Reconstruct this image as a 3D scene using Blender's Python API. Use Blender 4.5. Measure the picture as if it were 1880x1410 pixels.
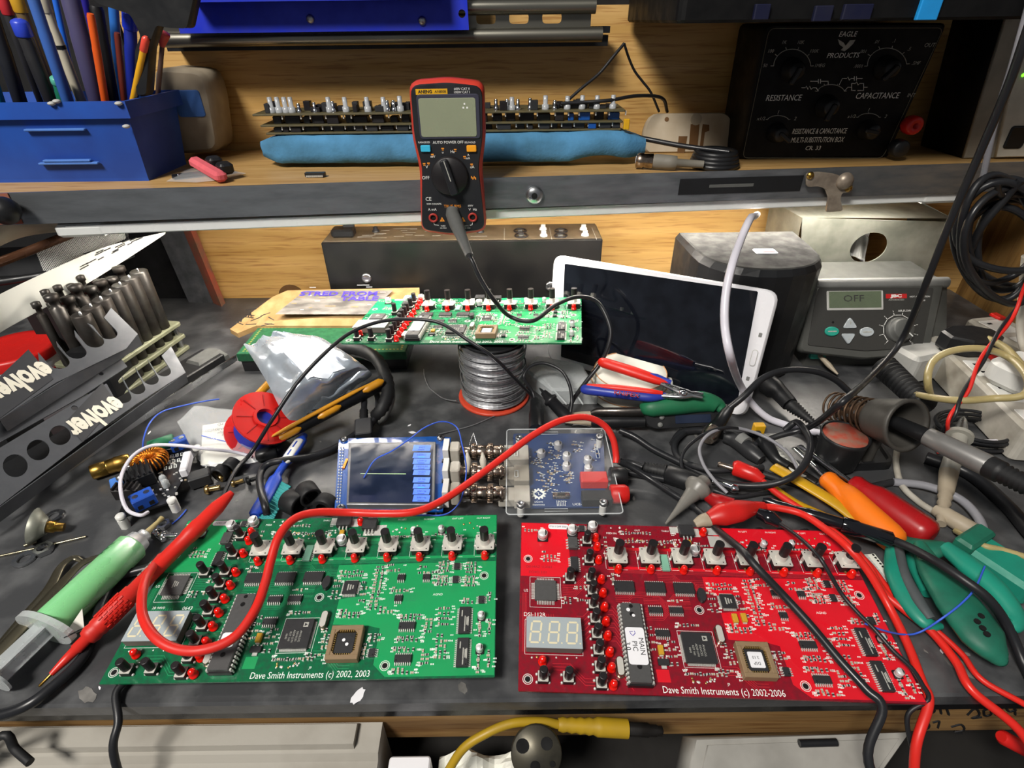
import bpy, math, random
from mathutils import Vector as V, Matrix as MX, noise
random.seed(7)
PI = math.pi
sc = bpy.context.scene
for o in list(bpy.data.objects): bpy.data.objects.remove(o)
COL = sc.collection

# ------------------------------------------------------------------ camera
CAM_H, CAM_P, CAM_R, CAM_F = .328, .59, -.0125, 1000.0
cr, sr, cp, sp = math.cos(CAM_R), math.sin(CAM_R), math.cos(CAM_P), math.sin(CAM_P)
fw = V((0, cp, -sp)); up0 = V((0, sp, cp)); rt0 = V((1, 0, 0))
rt = cr*rt0 + sr*up0; up = -sr*rt0 + cr*up0
EYE = V((0, 0, CAM_H))
cam = bpy.data.objects.new('camera', bpy.data.cameras.new('camera')); COL.objects.link(cam)
cam.matrix_world = MX(((rt.x, up.x, -fw.x, EYE.x), (rt.y, up.y, -fw.y, EYE.y), (rt.z, up.z, -fw.z, EYE.z), (0, 0, 0, 1)))
cam.data.sensor_width = 36; cam.data.lens = 36*CAM_F/1880; cam.data.clip_start = .01
sc.camera = cam
sc.view_settings.view_transform = 'Standard'; sc.view_settings.look = 'None'
sc.view_settings.gamma = 1; sc.view_settings.use_curve_mapping = False
sc.view_settings.exposure = 0.2

# ------------------------------------------------------------------ light
w = bpy.data.worlds.new('world'); sc.world = w; w.use_nodes = True
w.node_tree.nodes['Background'].inputs[0].default_value = (.92, .95, 1, 1)
w.node_tree.nodes['Background'].inputs[1].default_value = .13
def area_light(name, loc, target, sx, sy, power, color):
    l = bpy.data.lights.new(name, 'AREA'); l.shape = 'RECTANGLE'; l.size = sx; l.size_y = sy; l.energy = power; l.color = color
    o = bpy.data.objects.new(name, l); COL.objects.link(o); o.location = loc
    o.rotation_euler = (V(target)-V(loc)).to_track_quat('-Z', 'Y').to_euler()
    return o
LAMP_STRENGTH = 37.0
area_light('room_light', (-.75, -.62, 1.6), (0, .6, .2), .55, .35, 42.0, (1, .95, .88))

# ------------------------------------------------------------------ measuring: a point seen at (px, py) in the photograph, on a known plane
def ray(px, py): return fw + (px-940)/CAM_F*rt - (py-705)/CAM_F*up
def P(px, py, z=0.0):
    d = ray(px, py); return EYE + d*((z-CAM_H)/d.z)
def Q(px, py, y):
    d = ray(px, py); return EYE + d*(y/d.y)
def lp(pts): return [P(*p) for p in pts]

# ------------------------------------------------------------------ materials
MATS = {}
def rgb(h):
    h = h.lstrip('#'); c = [int(h[i:i+2], 16)/255 for i in (0, 2, 4)]
    return tuple((x/12.92 if x <= .04045 else ((x+.055)/1.055)**2.4) for x in c)+(1,)
def M(name, hx, rough=.5, metal=0, var=.15, vs=60, bump=0, bs=250, trans=0, ior=1.45, es=0, alpha=1, hx2=None, stretch=None, lo=.35, hi=.65, spec=.5, rvar=.1, coat=0, detail=4):
    m = bpy.data.materials.new(name); m.use_nodes = True; MATS[name] = m
    nt = m.node_tree; N = nt.nodes; L = nt.links; b = N['Principled BSDF']
    b.inputs['Roughness'].default_value = rough; b.inputs['Metallic'].default_value = metal
    b.inputs['Transmission Weight'].default_value = trans; b.inputs['IOR'].default_value = ior
    b.inputs['Alpha'].default_value = alpha; b.inputs['Specular IOR Level'].default_value = spec
    b.inputs['Coat Weight'].default_value = coat
    c1 = rgb(hx); c2 = rgb(hx2) if hx2 else tuple(x*(1-var) for x in c1[:3])+(1,)
    tc = N.new('ShaderNodeTexCoord'); src = tc.outputs['Object']
    if stretch:
        mp = N.new('ShaderNodeMapping'); mp.inputs['Scale'].default_value = stretch; L.new(src, mp.inputs['Vector']); src = mp.outputs[0]
    nz = N.new('ShaderNodeTexNoise'); nz.inputs['Scale'].default_value = vs; nz.inputs['Detail'].default_value = detail; L.new(src, nz.inputs['Vector'])
    mr = N.new('ShaderNodeMapRange'); mr.inputs['From Min'].default_value = lo; mr.inputs['From Max'].default_value = hi; L.new(nz.outputs['Fac'], mr.inputs['Value'])
    mx = N.new('ShaderNodeMix'); mx.data_type = 'RGBA'; L.new(mr.outputs[0], mx.inputs['Factor'])
    mx.inputs['A'].default_value = c1; mx.inputs['B'].default_value = c2; L.new(mx.outputs['Result'], b.inputs['Base Color'])
    if rvar:
        r2 = N.new('ShaderNodeMapRange'); r2.inputs['To Min'].default_value = max(0, rough-rvar); r2.inputs['To Max'].default_value = min(1, rough+rvar)
        L.new(mr.outputs[0], r2.inputs['Value']); L.new(r2.outputs[0], b.inputs['Roughness'])
    if bump:
        n2 = N.new('ShaderNodeTexNoise'); n2.inputs['Scale'].default_value = bs; n2.inputs['Detail'].default_value = 3; L.new(src, n2.inputs['Vector'])
        bp = N.new('ShaderNodeBump'); bp.inputs['Strength'].default_value = bump; bp.inputs['Distance'].default_value = .001
        L.new(n2.outputs['Fac'], bp.inputs['Height']); L.new(bp.outputs[0], b.inputs['Normal'])
    if es:
        L.new(mx.outputs['Result'], b.inputs['Emission Color']); b.inputs['Emission Strength'].default_value = es
    return m
def wood(name, light, dark, axis, rough=.45, k=1.0):
    st = tuple(.05 if a == axis else 1.0 for a in 'xyz')
    m = M(name, light, rough, hx2=dark, vs=70*k, stretch=st, lo=.36, hi=.66, bump=.15, bs=400, detail=5)
    N = m.node_tree.nodes; L = m.node_tree.links; b = N['Principled BSDF']
    mp = [n for n in N if n.type == 'MAPPING'][0]
    n2 = N.new('ShaderNodeTexNoise'); n2.inputs['Scale'].default_value = 420*k; n2.inputs['Detail'].default_value = 3; n2.inputs['Distortion'].default_value = .4; L.new(mp.outputs[0], n2.inputs['Vector'])
    r = N.new('ShaderNodeMapRange'); r.inputs['From Min'].default_value = .52; r.inputs['From Max'].default_value = .68; r.inputs['To Max'].default_value = .5; L.new(n2.outputs['Fac'], r.inputs['Value'])
    old = b.inputs['Base Color'].links[0].from_socket
    mx = N.new('ShaderNodeMix'); mx.data_type = 'RGBA'; mx.blend_type = 'MULTIPLY'
    L.new(r.outputs[0], mx.inputs['Factor']); L.new(old, mx.inputs['A']); mx.inputs['B'].default_value = rgb('#a87c4c'); L.new(mx.outputs['Result'], b.inputs['Base Color'])
    return m

# ------------------------------------------------------------------ mesh builder
class MB:
    def __init__(s): s.v = []; s.f = []; s.m = []; s.sm = []; s.mats = []; s.T = MX()
    def add(s, vs, fs, mat, smooth=False):
        if mat not in s.mats: s.mats.append(mat)
        k = s.mats.index(mat); b = len(s.v)
        s.v += [s.T @ V(v) for v in vs]
        for f in fs: s.f.append([i+b for i in f]); s.m.append(k); s.sm.append(smooth)
        return s
    def loft(s, rings, mat, caps=True, smooth=True, closed=True):
        n = len(rings[0]); vs = [p for r in rings for p in r]; fs = []
        for i in range(len(rings)-1):
            for j in range(n if closed else n-1):
                a, b = i*n+j, i*n+(j+1) % n; fs.append((a, b, b+n, a+n))
        s.add(vs, fs, mat, smooth)
        if caps: s.add(rings[0], [tuple(range(n))[::-1]], mat); s.add(rings[-1], [tuple(range(n))], mat)
        return s
    def box(s, c, d, mat, R=None):
        x, y, z = (k/2 for k in d); c = V(c)
        vs = [V(p) for p in ((-x,-y,-z),(x,-y,-z),(x,y,-z),(-x,y,-z),(-x,-y,z),(x,-y,z),(x,y,z),(-x,y,z))]
        if R: vs = [R @ p for p in vs]
        return s.add([c+p for p in vs], [(3,2,1,0),(4,5,6,7),(0,1,5,4),(1,2,6,5),(2,3,7,6),(3,0,4,7)], mat)
    def rbox(s, c, d, mat, r=.002, b=None, seg=3, smooth=False):
        b = r*.5 if b is None else b; c = V(c); rr = []
        for z, ins in ((-d[2]/2, b), (-d[2]/2+b, 0), (d[2]/2-b, 0), (d[2]/2, b)):
            rr.append([c+V((p[0], p[1], z)) for p in rrect(d[0]-2*ins, d[1]-2*ins, max(r-ins, r*.3), seg)])
        return s.loft(rr, mat, smooth=smooth)
    def prism(s, o, z0, z1, mat, smooth=False):
        return s.loft([[V((p[0], p[1], z0)) for p in o], [V((p[0], p[1], z1)) for p in o]], mat, smooth=smooth)
    def cyl(s, p0, p1, r0, r1=None, mat='', n=16, caps=True):
        r1 = r0 if r1 is None else r1
        return s.tube([p0, p1], [r0, r1], mat, n, caps)
    def tube(s, pts, r, mat, n=8, caps=True, upv=None, flat=1.0, closed=False):
        pts = [V(p) for p in pts]; k = len(pts); rs = r if isinstance(r, list) else [r]*k
        rings = []; prev = None
        for i, p in enumerate(pts):
            if closed: t = pts[(i+1) % k]-pts[i-1]
            else: t = pts[min(i+1, k-1)]-pts[max(i-1, 0)]
            if t.length < 1e-9: t = V((0, 0, 1))
            t.normalize()
            if upv is not None: a = V(upv)-t*t.dot(V(upv))
            elif prev is None: a = (V((0, 0, 1)) if abs(t.z) < .9 else V((1, 0, 0))); a = a-t*t.dot(a)
            else: a = prev-t*t.dot(prev)
            if a.length < 1e-6: a = t.orthogonal()
            a.normalize(); prev = a; bb = t.cross(a); q = rs[i]
            rx, ry = (q if isinstance(q, (list, tuple)) else (q, q*flat))
            rings.append([p+bb*(math.cos(2*PI*j/n)*rx)+a*(math.sin(2*PI*j/n)*ry) for j in range(n)])
        if closed: rings.append(rings[0])
        return s.loft(rings, mat, caps and not closed)
    def lathe(s, prof, mat, n=24, c=(0, 0, 0), caps=True, smooth=True):
        c = V(c); return s.loft([[c+V((math.cos(2*PI*j/n)*r, math.sin(2*PI*j/n)*r, z)) for j in range(n)] for r, z in prof], mat, caps, smooth)
    def rev(s, prof, mat, n=24, caps=False, smooth=True):
        s2 = s.T; s.T = s2 @ RY(PI/2); s.lathe([(r, x) for x, r in prof], mat, n, caps=caps, smooth=smooth); s.T = s2; return s
    def torus(s, c, R, r, mat, nx=(1, 0, 0), ny=(0, 1, 0), n=28, k=8, a0=0, a1=2*PI):
        c, nx, ny = V(c), V(nx), V(ny); full = abs(a1-a0-2*PI) < 1e-6
        pts = [c+nx*(math.cos(a)*R)+ny*(math.sin(a)*R) for a in [a0+(a1-a0)*i/n for i in range(n if full else n+1)]]
        return s.tube(pts, r, mat, k, closed=full)
    def sphere(s, c, r, mat, n=12, sz=1.0):
        return s.lathe([(max(1e-5, r*math.sin(PI*i/8)), -r*sz*math.cos(PI*i/8)) for i in range(9)], mat, n, c, False)
    def quad(s, a, b, c, d, mat): return s.add([a, b, c, d], [(0, 1, 2, 3)], mat)
    def grid(s, fn, nu, nv, mat, smooth=True, thick=0):
        vs = [V(fn(i/nu, j/nv)) for j in range(nv+1) for i in range(nu+1)]; fs = []
        for j in range(nv):
            for i in range(nu): a = j*(nu+1)+i; fs.append((a, a+1, a+nu+2, a+nu+1))
        return s.add(vs, fs, mat, smooth)
    def mesh_in(s, me, mat, smooth=False):
        return s.add([v.co for v in me.vertices], [tuple(p.vertices) for p in me.polygons], mat, smooth)
    def plate(s, outer, holes, z0, z1, mat):
        key = 'c'; cu = bpy.data.curves.new(key, 'CURVE'); cu.dimensions = '2D'; cu.fill_mode = 'BOTH'; cu.extrude = (z1-z0)/2
        for o in [outer]+list(holes):
            sp_ = cu.splines.new('POLY'); sp_.points.add(len(o)-1); sp_.use_cyclic_u = True
            for q, p in zip(sp_.points, o): q.co = (p[0], p[1], 0, 1)
        me = conv(cu); s2 = s.T; s.T = s2 @ MX.Translation((0, 0, (z0+z1)/2)); s.mesh_in(me, mat); s.T = s2
        bpy.data.meshes.remove(me); return s
    def text(s, body, size, mat, X=None, ext=.00005, align='CENTER', shear=0, sx=1.0, spacing=1.0, bold=0):
        cu = bpy.data.curves.new('t', 'FONT'); cu.body = body; cu.size = size; cu.extrude = ext; cu.align_x = align; cu.align_y = 'CENTER'
        cu.shear = shear; cu.space_character = spacing; cu.resolution_u = 2; cu.offset = bold
        me = conv(cu); s2 = s.T; s.T = s2 @ (X or MX()) @ MX.Diagonal((sx, 1, 1, 1)); s.mesh_in(me, mat); s.T = s2
        bpy.data.meshes.remove(me); return s
    def mesh(s, name, scale=1.0, inv=None):
        me = bpy.data.meshes.new(name); vs = s.v
        if inv is not None: vs = [inv @ p for p in vs]
        me.from_pydata([tuple(p*scale) for p in vs], [], s.f)
        for k in s.mats: me.materials.append(MATS[k])
        me.polygons.foreach_set('material_index', s.m); me.polygons.foreach_set('use_smooth', s.sm); me.update()
        return me
def conv(cu):
    o = bpy.data.objects.new('tmp', cu); me = bpy.data.meshes.new_from_object(o)
    bpy.data.objects.remove(o); bpy.data.curves.remove(cu); return me
def rrect(w_, h_, r, seg=3, c=(0, 0)):
    r = min(r, w_/2, h_/2); o = []
    for cx, cy, a0 in ((w_/2-r, h_/2-r, 0), (-w_/2+r, h_/2-r, 90), (-w_/2+r, -h_/2+r, 180), (w_/2-r, -h_/2+r, 270)):
        for i in range(seg+1):
            a = math.radians(a0+90*i/seg); o.append((c[0]+cx+r*math.cos(a), c[1]+cy+r*math.sin(a)))
    return o
def circ(cx, cy, r, n=20): return [(cx+r*math.cos(2*PI*i/n), cy+r*math.sin(2*PI*i/n)) for i in range(n)]
def smooth(pts, n=8):
    pts = [V(p) for p in pts]; out = []
    if len(pts) < 3: return pts
    e = [pts[0]*2-pts[1]]+pts+[pts[-1]*2-pts[-2]]
    for i in range(1, len(e)-2):
        a, b, c, d = e[i-1:i+3]
        for k in range(n):
            t = k/n; out.append(.5*((2*b)+(c-a)*t+(2*a-5*b+4*c-d)*t*t+(3*b-a-3*c+d)*t**3))
    out.append(pts[-1]); return out
def frame(o, x, upv=(0, 0, 1)):
    x = V(x).normalized(); z = V(upv); z = (z-x*z.dot(x)).normalized(); y = z.cross(x); o = V(o)
    return MX(((x.x, y.x, z.x, o.x), (x.y, y.y, z.y, o.y), (x.z, y.z, z.z, o.z), (0, 0, 0, 1)))
def T(x, y, z=0): return MX.Translation((x, y, z))
def RZ(a): return MX.Rotation(a, 4, 'Z')
def RX(a): return MX.Rotation(a, 4, 'X')
def RY(a): return MX.Rotation(a, 4, 'Y')

# ------------------------------------------------------------------ objects
WM = {}
def tag(o, label=None, cat=None, group=None, kind=None):
    if label: o['label'] = label
    if cat: o['category'] = cat
    if group: o['group'] = group
    if kind: o['kind'] = kind
    return o
def thing(name, label, cat, X=None, group=None, kind=None):
    o = bpy.data.objects.new(name, None); COL.objects.link(o); o.empty_display_size = .01
    o.matrix_world = X if X is not None else MX(); WM[o.name] = X if X is not None else MX()
    return tag(o, label, cat, group, kind)
def part(name, mb, parent, world=False, label=None, scale=1.0, X=None, kind=None):
    inv = WM[parent.name].inverted() if world else None
    me = mb if isinstance(mb, bpy.types.Mesh) else mb.mesh(name, scale, inv)
    o = bpy.data.objects.new(name, me); COL.objects.link(o); o.parent = parent
    if X is not None: o.matrix_local = X
    WM[o.name] = WM[parent.name] @ (X if X is not None else MX())
    return tag(o, label, None, None, kind)
def solo(name, label, cat, mb, group=None, kind=None, X=None):
    if X is None:
        n = len(mb.v); c = sum(mb.v, V())/n; X = MX.Translation((c.x, c.y, min(p.z for p in mb.v))); inv = X.inverted()
    else: inv = None
    o = bpy.data.objects.new(name, mb.mesh(name, 1, inv)); COL.objects.link(o); o.matrix_world = X; WM[o.name] = X
    return tag(o, label, cat, group, kind)
def struct(name, mb): return solo(name, None, None, mb, kind='structure')
def cable(name, label, cat, pts, r, mat, group=None, n=8, seg=8, extra=None):
    mb = MB(); mb.tube(smooth(pts, seg), r, mat, n)
    if extra: extra(mb)
    return solo(name, label, cat, mb, group)

# ------------------------------------------------------------------ palette
M('black_plastic', '#1b1c1e', .42, bump=.05, var=.3); M('black_rubber', '#17181a', .6, var=.3, vs=90); M('dark_plastic', '#2b2c2e', .45)
M('grey_plastic', '#595a58', .5, bump=.05); M('mid_grey', '#7c7d7b', .5); M('light_grey', '#b8b8b4', .5); M('white_plastic', '#dcdcd8', .4, var=.08)
M('dirty_white', '#b9b5ab', .6, hx2='#8d877a', vs=30, bump=.05); M('cream_plastic', '#a89c88', .55, hx2='#8f8370', vs=25)
M('steel', '#b9bbbd', .3, 1, var=.15); M('dark_steel', '#5a5754', .4, .9, hx2='#3a3633', vs=80, bump=.1); M('alu', '#9ea2a6', .42, .85, hx2='#74787c', vs=20, bump=.05, stretch=(1, 6, 6))
M('chrome', '#d8dadc', .12, 1, var=.05); M('nickel', '#b8aa9c', .28, 1, hx2='#8a7c70', vs=200); M('brass', '#b08d45', .35, 1, hx2='#7c6030', vs=100); M('copper', '#c8702a', .3, .9, var=.2)
M('solder_wire', '#8f9092', .3, 1, var=.3, vs=300); M('galvanised', '#9c9d92', .5, .55, hx2='#74766c', vs=28, bump=.08)
M('red_plastic', '#c8201c', .35, var=.12); M('red_cable', '#d8281f', .42, var=.1); M('dark_red', '#a01418', .35); M('blue_plastic', '#1d4fb0', .45, hx2='#173f94', vs=20); M('bin_blue', '#1a2fc0', .45)
M('blue_cap', '#2a60d8', .4); M('green_tool', '#1f8a74', .45, var=.15); M('dark_green_tool', '#1d6a46', .5); M('orange_plastic', '#f07818', .4, var=.08); M('yellow_plastic', '#d8a418', .45, var=.1)
M('white_print', '#e8e8e4', .6, var=.05, rvar=0); M('dim_print', '#b0b0a8', .6, var=.25, vs=300); M('orange_print', '#e89028', .6, var=.05); M('black_print', '#101012', .7, var=.05); M('red_print', '#c02020', .6); M('purple_ink', '#4a3aa8', .6)
M('paper', '#dcdcd2', .8, var=.06, vs=20); M('label_white', '#e6e6ea', .6, var=.04); M('card', '#c49a5a', .8, hx2='#a67e42', vs=50)
M('clear', '#f2f6f8', .08, trans=1, ior=1.3, var=.02); M('clear_dull', '#e8ecec', .35, trans=.85, ior=1.3, var=.05); M('milky', '#dfe5e6', .3, trans=.5, ior=1.35, var=.08)
M('hole', '#060607', .9, var=.1)
# ================================================================== setting
wood('oak_panel', '#d0a86a', '#bb9250', 'x')
wood('shelf_wood', '#c09c66', '#a8844e', 'x')
wood('apron_wood', '#9c7a4c', '#6c5030', 'x', .6)
wood('side_wood', '#86673c', '#5e4626', 'z')
M('desk_black', '#3b3c3e', .37, hx2='#666768', vs=34, bump=.12, bs=220, rvar=.05, lo=.44, hi=.8, spec=.6, detail=10)
M('desk_scuff', '#7c7a76', .7, hx2='#4a4947', vs=60); M('desk_edge', '#0f1012', .3)
M('dark_wall', '#101012', .8); M('floor_dark', '#1c1a18', .8)
YW = .72
mb = MB(); mb.box(((-.425+.64)/2, YW+.009, .12), (1.065, .018, .44), 'oak_panel')
wall = struct('wall_back', mb)
M('hole_brown', '#6a4a28', .8)
c = Q(537, 545, YW); mb = MB(); mb.T = MX.Translation((c.x, YW-.0002, c.z)) @ RX(PI/2)
mb.prism([(math.cos(PI*i/12)*.019, math.sin(PI*i/12)*.019) for i in range(13)], 0, .0006, 'hole_brown')
part('cable_notch', mb, wall, True)
mb = MB(); mb.box((-.62, YW+.012, .1), (.38, .02, .5), 'dark_wall'); struct('trim_1', mb)
mb = MB(); mb.box((0, YW+.016, .64), (1.7, .02, .6), 'dark_wall'); struct('trim_2', mb)
mb = MB(); mb.box((.65, .42, .08), (.02, .62, .4), 'side_wood'); struct('wall_right', mb)
mb = MB(); mb.box((-.82, .4, .1), (.02, .66, .5), 'dark_wall'); struct('wall_left', mb)
mb = MB(); mb.box((0, .3, -.76), (2.4, 2.2, .02), 'floor_dark'); struct('floor', mb)
# timber upright at the left of the oak panel
M('grey_timber', '#54565a', .7, hx2='#3a3c40', vs=60, bump=.1); M('red_timber', '#9c4a38', .7, hx2='#7a5a48', vs=50, bump=.1)
b0 = P(372, 545); b1 = P(402, 558); mb = MB()
def upright(a, b, z, m, t):
    d = V((0, t, 0)); q = [V((a.x, a.y, 0)), V((b.x, b.y, 0)), V((b.x, b.y, 0))+d, V((a.x, a.y, 0))+d]
    mb.loft([q, [p+V((-.012, 0, z)) for p in q]], m, smooth=False)
a = P(342, 543); m_ = P(388, 546); e = P(405, 557)
for q_, y_ in ((a, .708), (m_, .704), (e, .692)): k_ = y_/q_.y; q_.x *= k_; q_.y = y_
t = thing('bench_upright', 'grey and rust red timber upright left of the oak back panel', 'post', T(a.x, a.y))
mb = MB(); upright(a, m_, .186, 'grey_timber', .004); part('post', mb, t, True)
mb = MB(); upright(m_, e, .186, 'red_timber', .012); part('painted_edge', mb, t, True, 'rust red edge strip')

# ---- bench
t = thing('workbench', 'workbench with a scuffed black worktop and a wooden front rail', 'workbench', T(0, .44))
YF = .160
mb = MB(); mb.rbox((-.09, (YF+.74)/2, -.006), (1.44, .74-YF, .012), 'desk_black', .006, .0015); wt = part('worktop', mb, t, True)
mb = MB(); mb.box((-.09, YF+.02, -.0185), (1.44, .032, .013), 'desk_edge'); part('edge_strip', mb, t, True)
mb = MB(); mb.box((-.09, YF+.022, -.045), (1.44, .024, .042), 'apron_wood'); rail = part('front_rail', mb, t, True)
mb = MB(); mb.box((-.09, .22, -.112), (1.44, .36, .012), 'floor_dark'); part('lower_shelf', mb, t, True)
for x in (-.78, .60):
    for y, z, h in ((YF+.05, -.434, .632), (.68, -.381, .738)):
        mb = MB(); mb.box((x, y, z), (.05, .05, h), 'apron_wood'); part('leg', mb, t, True)
# marker scribble on the rail: strokes
def rail_pt(px, py): p = Q(px, py, YF+.0098); return p
mb = MB()
for s_ in ([(1683,1302),(1700,1296),(1716,1305),(1700,1312),(1692,1322)],[(1712,1300),(1724,1298),(1728,1310)],[(1736,1296),(1742,1312)],[(1776,1312),(1790,1300),(1798,1312),(1784,1318),(1802,1316)],[(1806,1304),(1816,1300),(1820,1310),(1808,1314),(1806,1304)],[(1826,1300),(1836,1298),(1838,1308),(1828,1312),(1826,1300)],[(1846,1296),(1852,1306),(1866,1302)],[(1862,1292),(1864,1312)],
           [(1682,1332),(1698,1324),(1706,1334),(1692,1342)],[(1712,1326),(1724,1324),(1722,1336)],[(1746,1334),(1764,1330),(1770,1340),(1752,1344),(1766,1346)]):
    mb.tube(smooth([rail_pt(*q) for q in s_], 4), .0008, 'black_print', 4)
part('marker_writing', mb, rail, True)
mb = MB()
for i in range(90):
    x, y = random.uniform(-.36, .3), random.uniform(.17, .42)
    k = random.uniform(.0005, .0022); mb.T = T(x, y, .0001) @ RZ(random.uniform(0, 3))
    mb.prism([(k*random.uniform(.5, 1.3)*math.cos(j*PI/4)*1.6, k*random.uniform(.4, 1)*math.sin(j*PI/4)) for j in range(8)], 0, .00012, random.choice(['desk_scuff', 'desk_scuff', 'label_white']))
for (px, py, k) in ((657, 1278, .004), (850, 1263, .003), (1765, 1225, .007), (1625, 1250, .006), (160, 1276, .005)):
    p = P(px, py); mb.T = T(p.x, p.y, .0001) @ RZ(random.uniform(0, 3))
    mb.prism([(k*random.uniform(.75, 1.1)*math.cos(j*PI/7)*1.4, k*random.uniform(.6, .9)*math.sin(j*PI/7)) for j in range(14)], 0, .00014, 'label_white' if px < 700 and px > 600 else 'desk_scuff')
part('scuffs_and_flecks', mb, wt, True, kind='stuff')

# ---- shelf
SH = .198; SA = .075
def sy(x): return .552+SA*x
t = thing('shelf', 'wooden shelf with a grey aluminium front lip above the bench lamp', 'shelf', T(0, .55, SH))
mb = MB(); ax, bx = -.60, .63
mb.prism([(ax, sy(ax)+.003), (bx, sy(bx)+.003), (bx, YW-.0006), (ax, YW-.0006)], SH-.012, SH, 'shelf_wood'); part('shelf_board', mb, t, True)
SX = frame((0, sy(0), SH), (1, SA, 0))
mb = MB(); mb.T = SX; mb.box((.015, .0008, -.0125), (1.23, .0022, .029), 'alu'); mb.box((.015, .012, -.0265), (1.23, .022, .002), 'alu'); lip = part('front_lip', mb, t, True, 'grey aluminium lip')
c = Q(981, 358, sy(.02)-.001); mb = MB(); mb.T = MX.Translation(c) @ RX(PI/2); mb.lathe([(.0001, .0), (.0088, .0), (.0084, .0018), (.006, .0036), (.0036, .0042)], 'steel', 20); mb.lathe([(.003, .0043), (.0001, .0046)], 'hole', 12)
part('screw_head', mb, lip, True)
a, b = Q(1236, 330, sy(.16)-.0012), Q(1480, 316, sy(.3)-.0012); mb = MB()
mb.T = SX; mb.box((.235, -.0006, -.012), (.128, .0006, .0155), 'black_plastic'); mb.box((.225, -.0010, -.012), (.046, .0004, .003), 'grey_plastic'); part('black_tape_sticker', mb, lip, True)
mb = MB(); mb.T = SX; mb.box((-.475, -.001, -.012), (.025, .001, .028), 'red_timber'); part('rust_patch', mb, lip, True)
# ---- bench lamp
M('lamp_white', '#d8dad8', .35, var=.04)
M('lamp_glow', '#fff6ea', .5, es=LAMP_STRENGTH, var=.02)
t = thing('bench_lamp', 'long white strip lamp fixed under the shelf lip, lit', 'lamp', T(0, .57, .165))
LX = frame((0, sy(0)+.004, .1600), (1, SA, .004)); L0, L1 = -.43, .475
mb = MB(); mb.T = LX
prof = [(0, .0085), (0, 0), (.0012, -.0012), (.0025, 0), (.0035, .0055), (.032, .0055), (.033, -.001), (.0345, 0), (.0345, .0085)]
mb.loft([[V((x, p[0], p[1])) for p in prof] for x in (L0, L1)], 'lamp_white', smooth=False); part('housing', mb, t, True)
mb = MB(); mb.T = LX
mb.loft([[V((x, .018+.012*math.cos(a), .0045-.0085*math.sin(a)*s_)) for a in [PI*i/10 for i in range(11)]] for x, s_ in ((L0+.035, .25), (L0+.045, 1), (L1-.045, 1), (L1-.035, .25))], 'lamp_glow'); part('diffuser', mb, t, True)
for x0, x1 in ((L0-.012, L0+.034), (L1-.034, L1+.012)):
    mb = MB(); mb.T = LX
    mb.rbox(((x0+x1)/2, .0175, .003), (x1-x0, .036, .0125), 'lamp_white', .004, .003); part('end_cap', mb, t, True)
# ================================================================== the three synthesiser boards (millimetres, origin at the front left corner)
for nm, a, b in (('green', '#0f6b42', '#0b5336'), ('red', '#8c0f22', '#74101f'), ('bright_green', '#189a52', '#0f5a3c')):
    M('pcb_'+nm, a, .32, hx2=b, vs=300, coat=.3)
M('pour_green', '#1f9a5a', .32, var=.08, coat=.3); M('pour_red', '#dc1626', .32, var=.08, coat=.3)
M('trace_green', '#2a8f5e', .35); M('trace_red', '#c22a34', .35)
M('ic_black', '#2c2c2e', .5, var=.2, vs=400); M('ic_grey', '#4c4c4c', .5, var=.15, vs=400); M('tin', '#dadad4', .35, .35, var=.1); M('gold_pin', '#c8a868', .35, .8)
M('led_red', '#e01408', .22, var=.05, coat=.5); M('cap_alu', '#dedede', .4, .35, var=.06); M('knob_black', '#1a1719', .45); M('enc_plate', '#d8d5cc', .4, .35, var=.1)
M('disp_face', '#9fa9ad', .5, var=.05); M('disp_side', '#6e6660', .6); M('disp_seg', '#d8cfae', .5, var=.03)
M('plcc_tan', '#8c7558', .55); M('tantalum', '#c8982c', .5); M('rpack', '#7fb49c', .5); M('silk', '#eef4ee', .6, var=.05); M('passive_dark', '#3a3634', .5); M('passive_tan', '#b8a488', .5)
M('blue_cap_body', '#4a7fd0', .4); M('pencil_mark', '#8a1420', .7)
def mm(d): return d
CM = {}
def cmesh(key, fn):
    if key not in CM:
        b = MB(); fn(b); CM[key] = b.mesh(key, .001)
    return CM[key]
def pins(b, n, w_, y0, y1, z=1.2, pw=.7, mat='tin', both=True):
    for i in range(n):
        x = (i-(n-1)/2)*w_
        for s_ in ((1, -1) if both else (-1,)):
            b.box((x, s_*(y0+y1)/2, z*.35), (pw, y1-y0, .5), mat); b.box((x, s_*y0, z*.6), (pw, .6, z), mat)
def m_so(n, L_, w_, pitch, pw, h=2.3, grey=False, big=0):
    def f(b):
        b.rbox((0, 0, .3+h/2), (L_, w_, h), 'ic_grey' if grey else 'ic_black', .4, .25); pins(b, n, pitch, w_/2, w_/2+1.5, 1.4, pw)
        b.prism(circ(-L_/2+1.2, -w_/2+1.2, .45, 8), h+.31, h+.34, 'hole')
    return f
def m_qfp(n, s_, h, pitch, pw, t_=1.5):
    def f(b):
        b.rbox((0, 0, .3+h/2), (s_, s_, h), 'ic_grey' if s_ < 15 and s_ > 10 else 'ic_black', .6, .3)
        for k in range(4): b.T = RZ(k*PI/2); pins(b, n, pitch, s_/2, s_/2+t_, 1.2, pw, both=False)
        b.T = MX()
    return f
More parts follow.
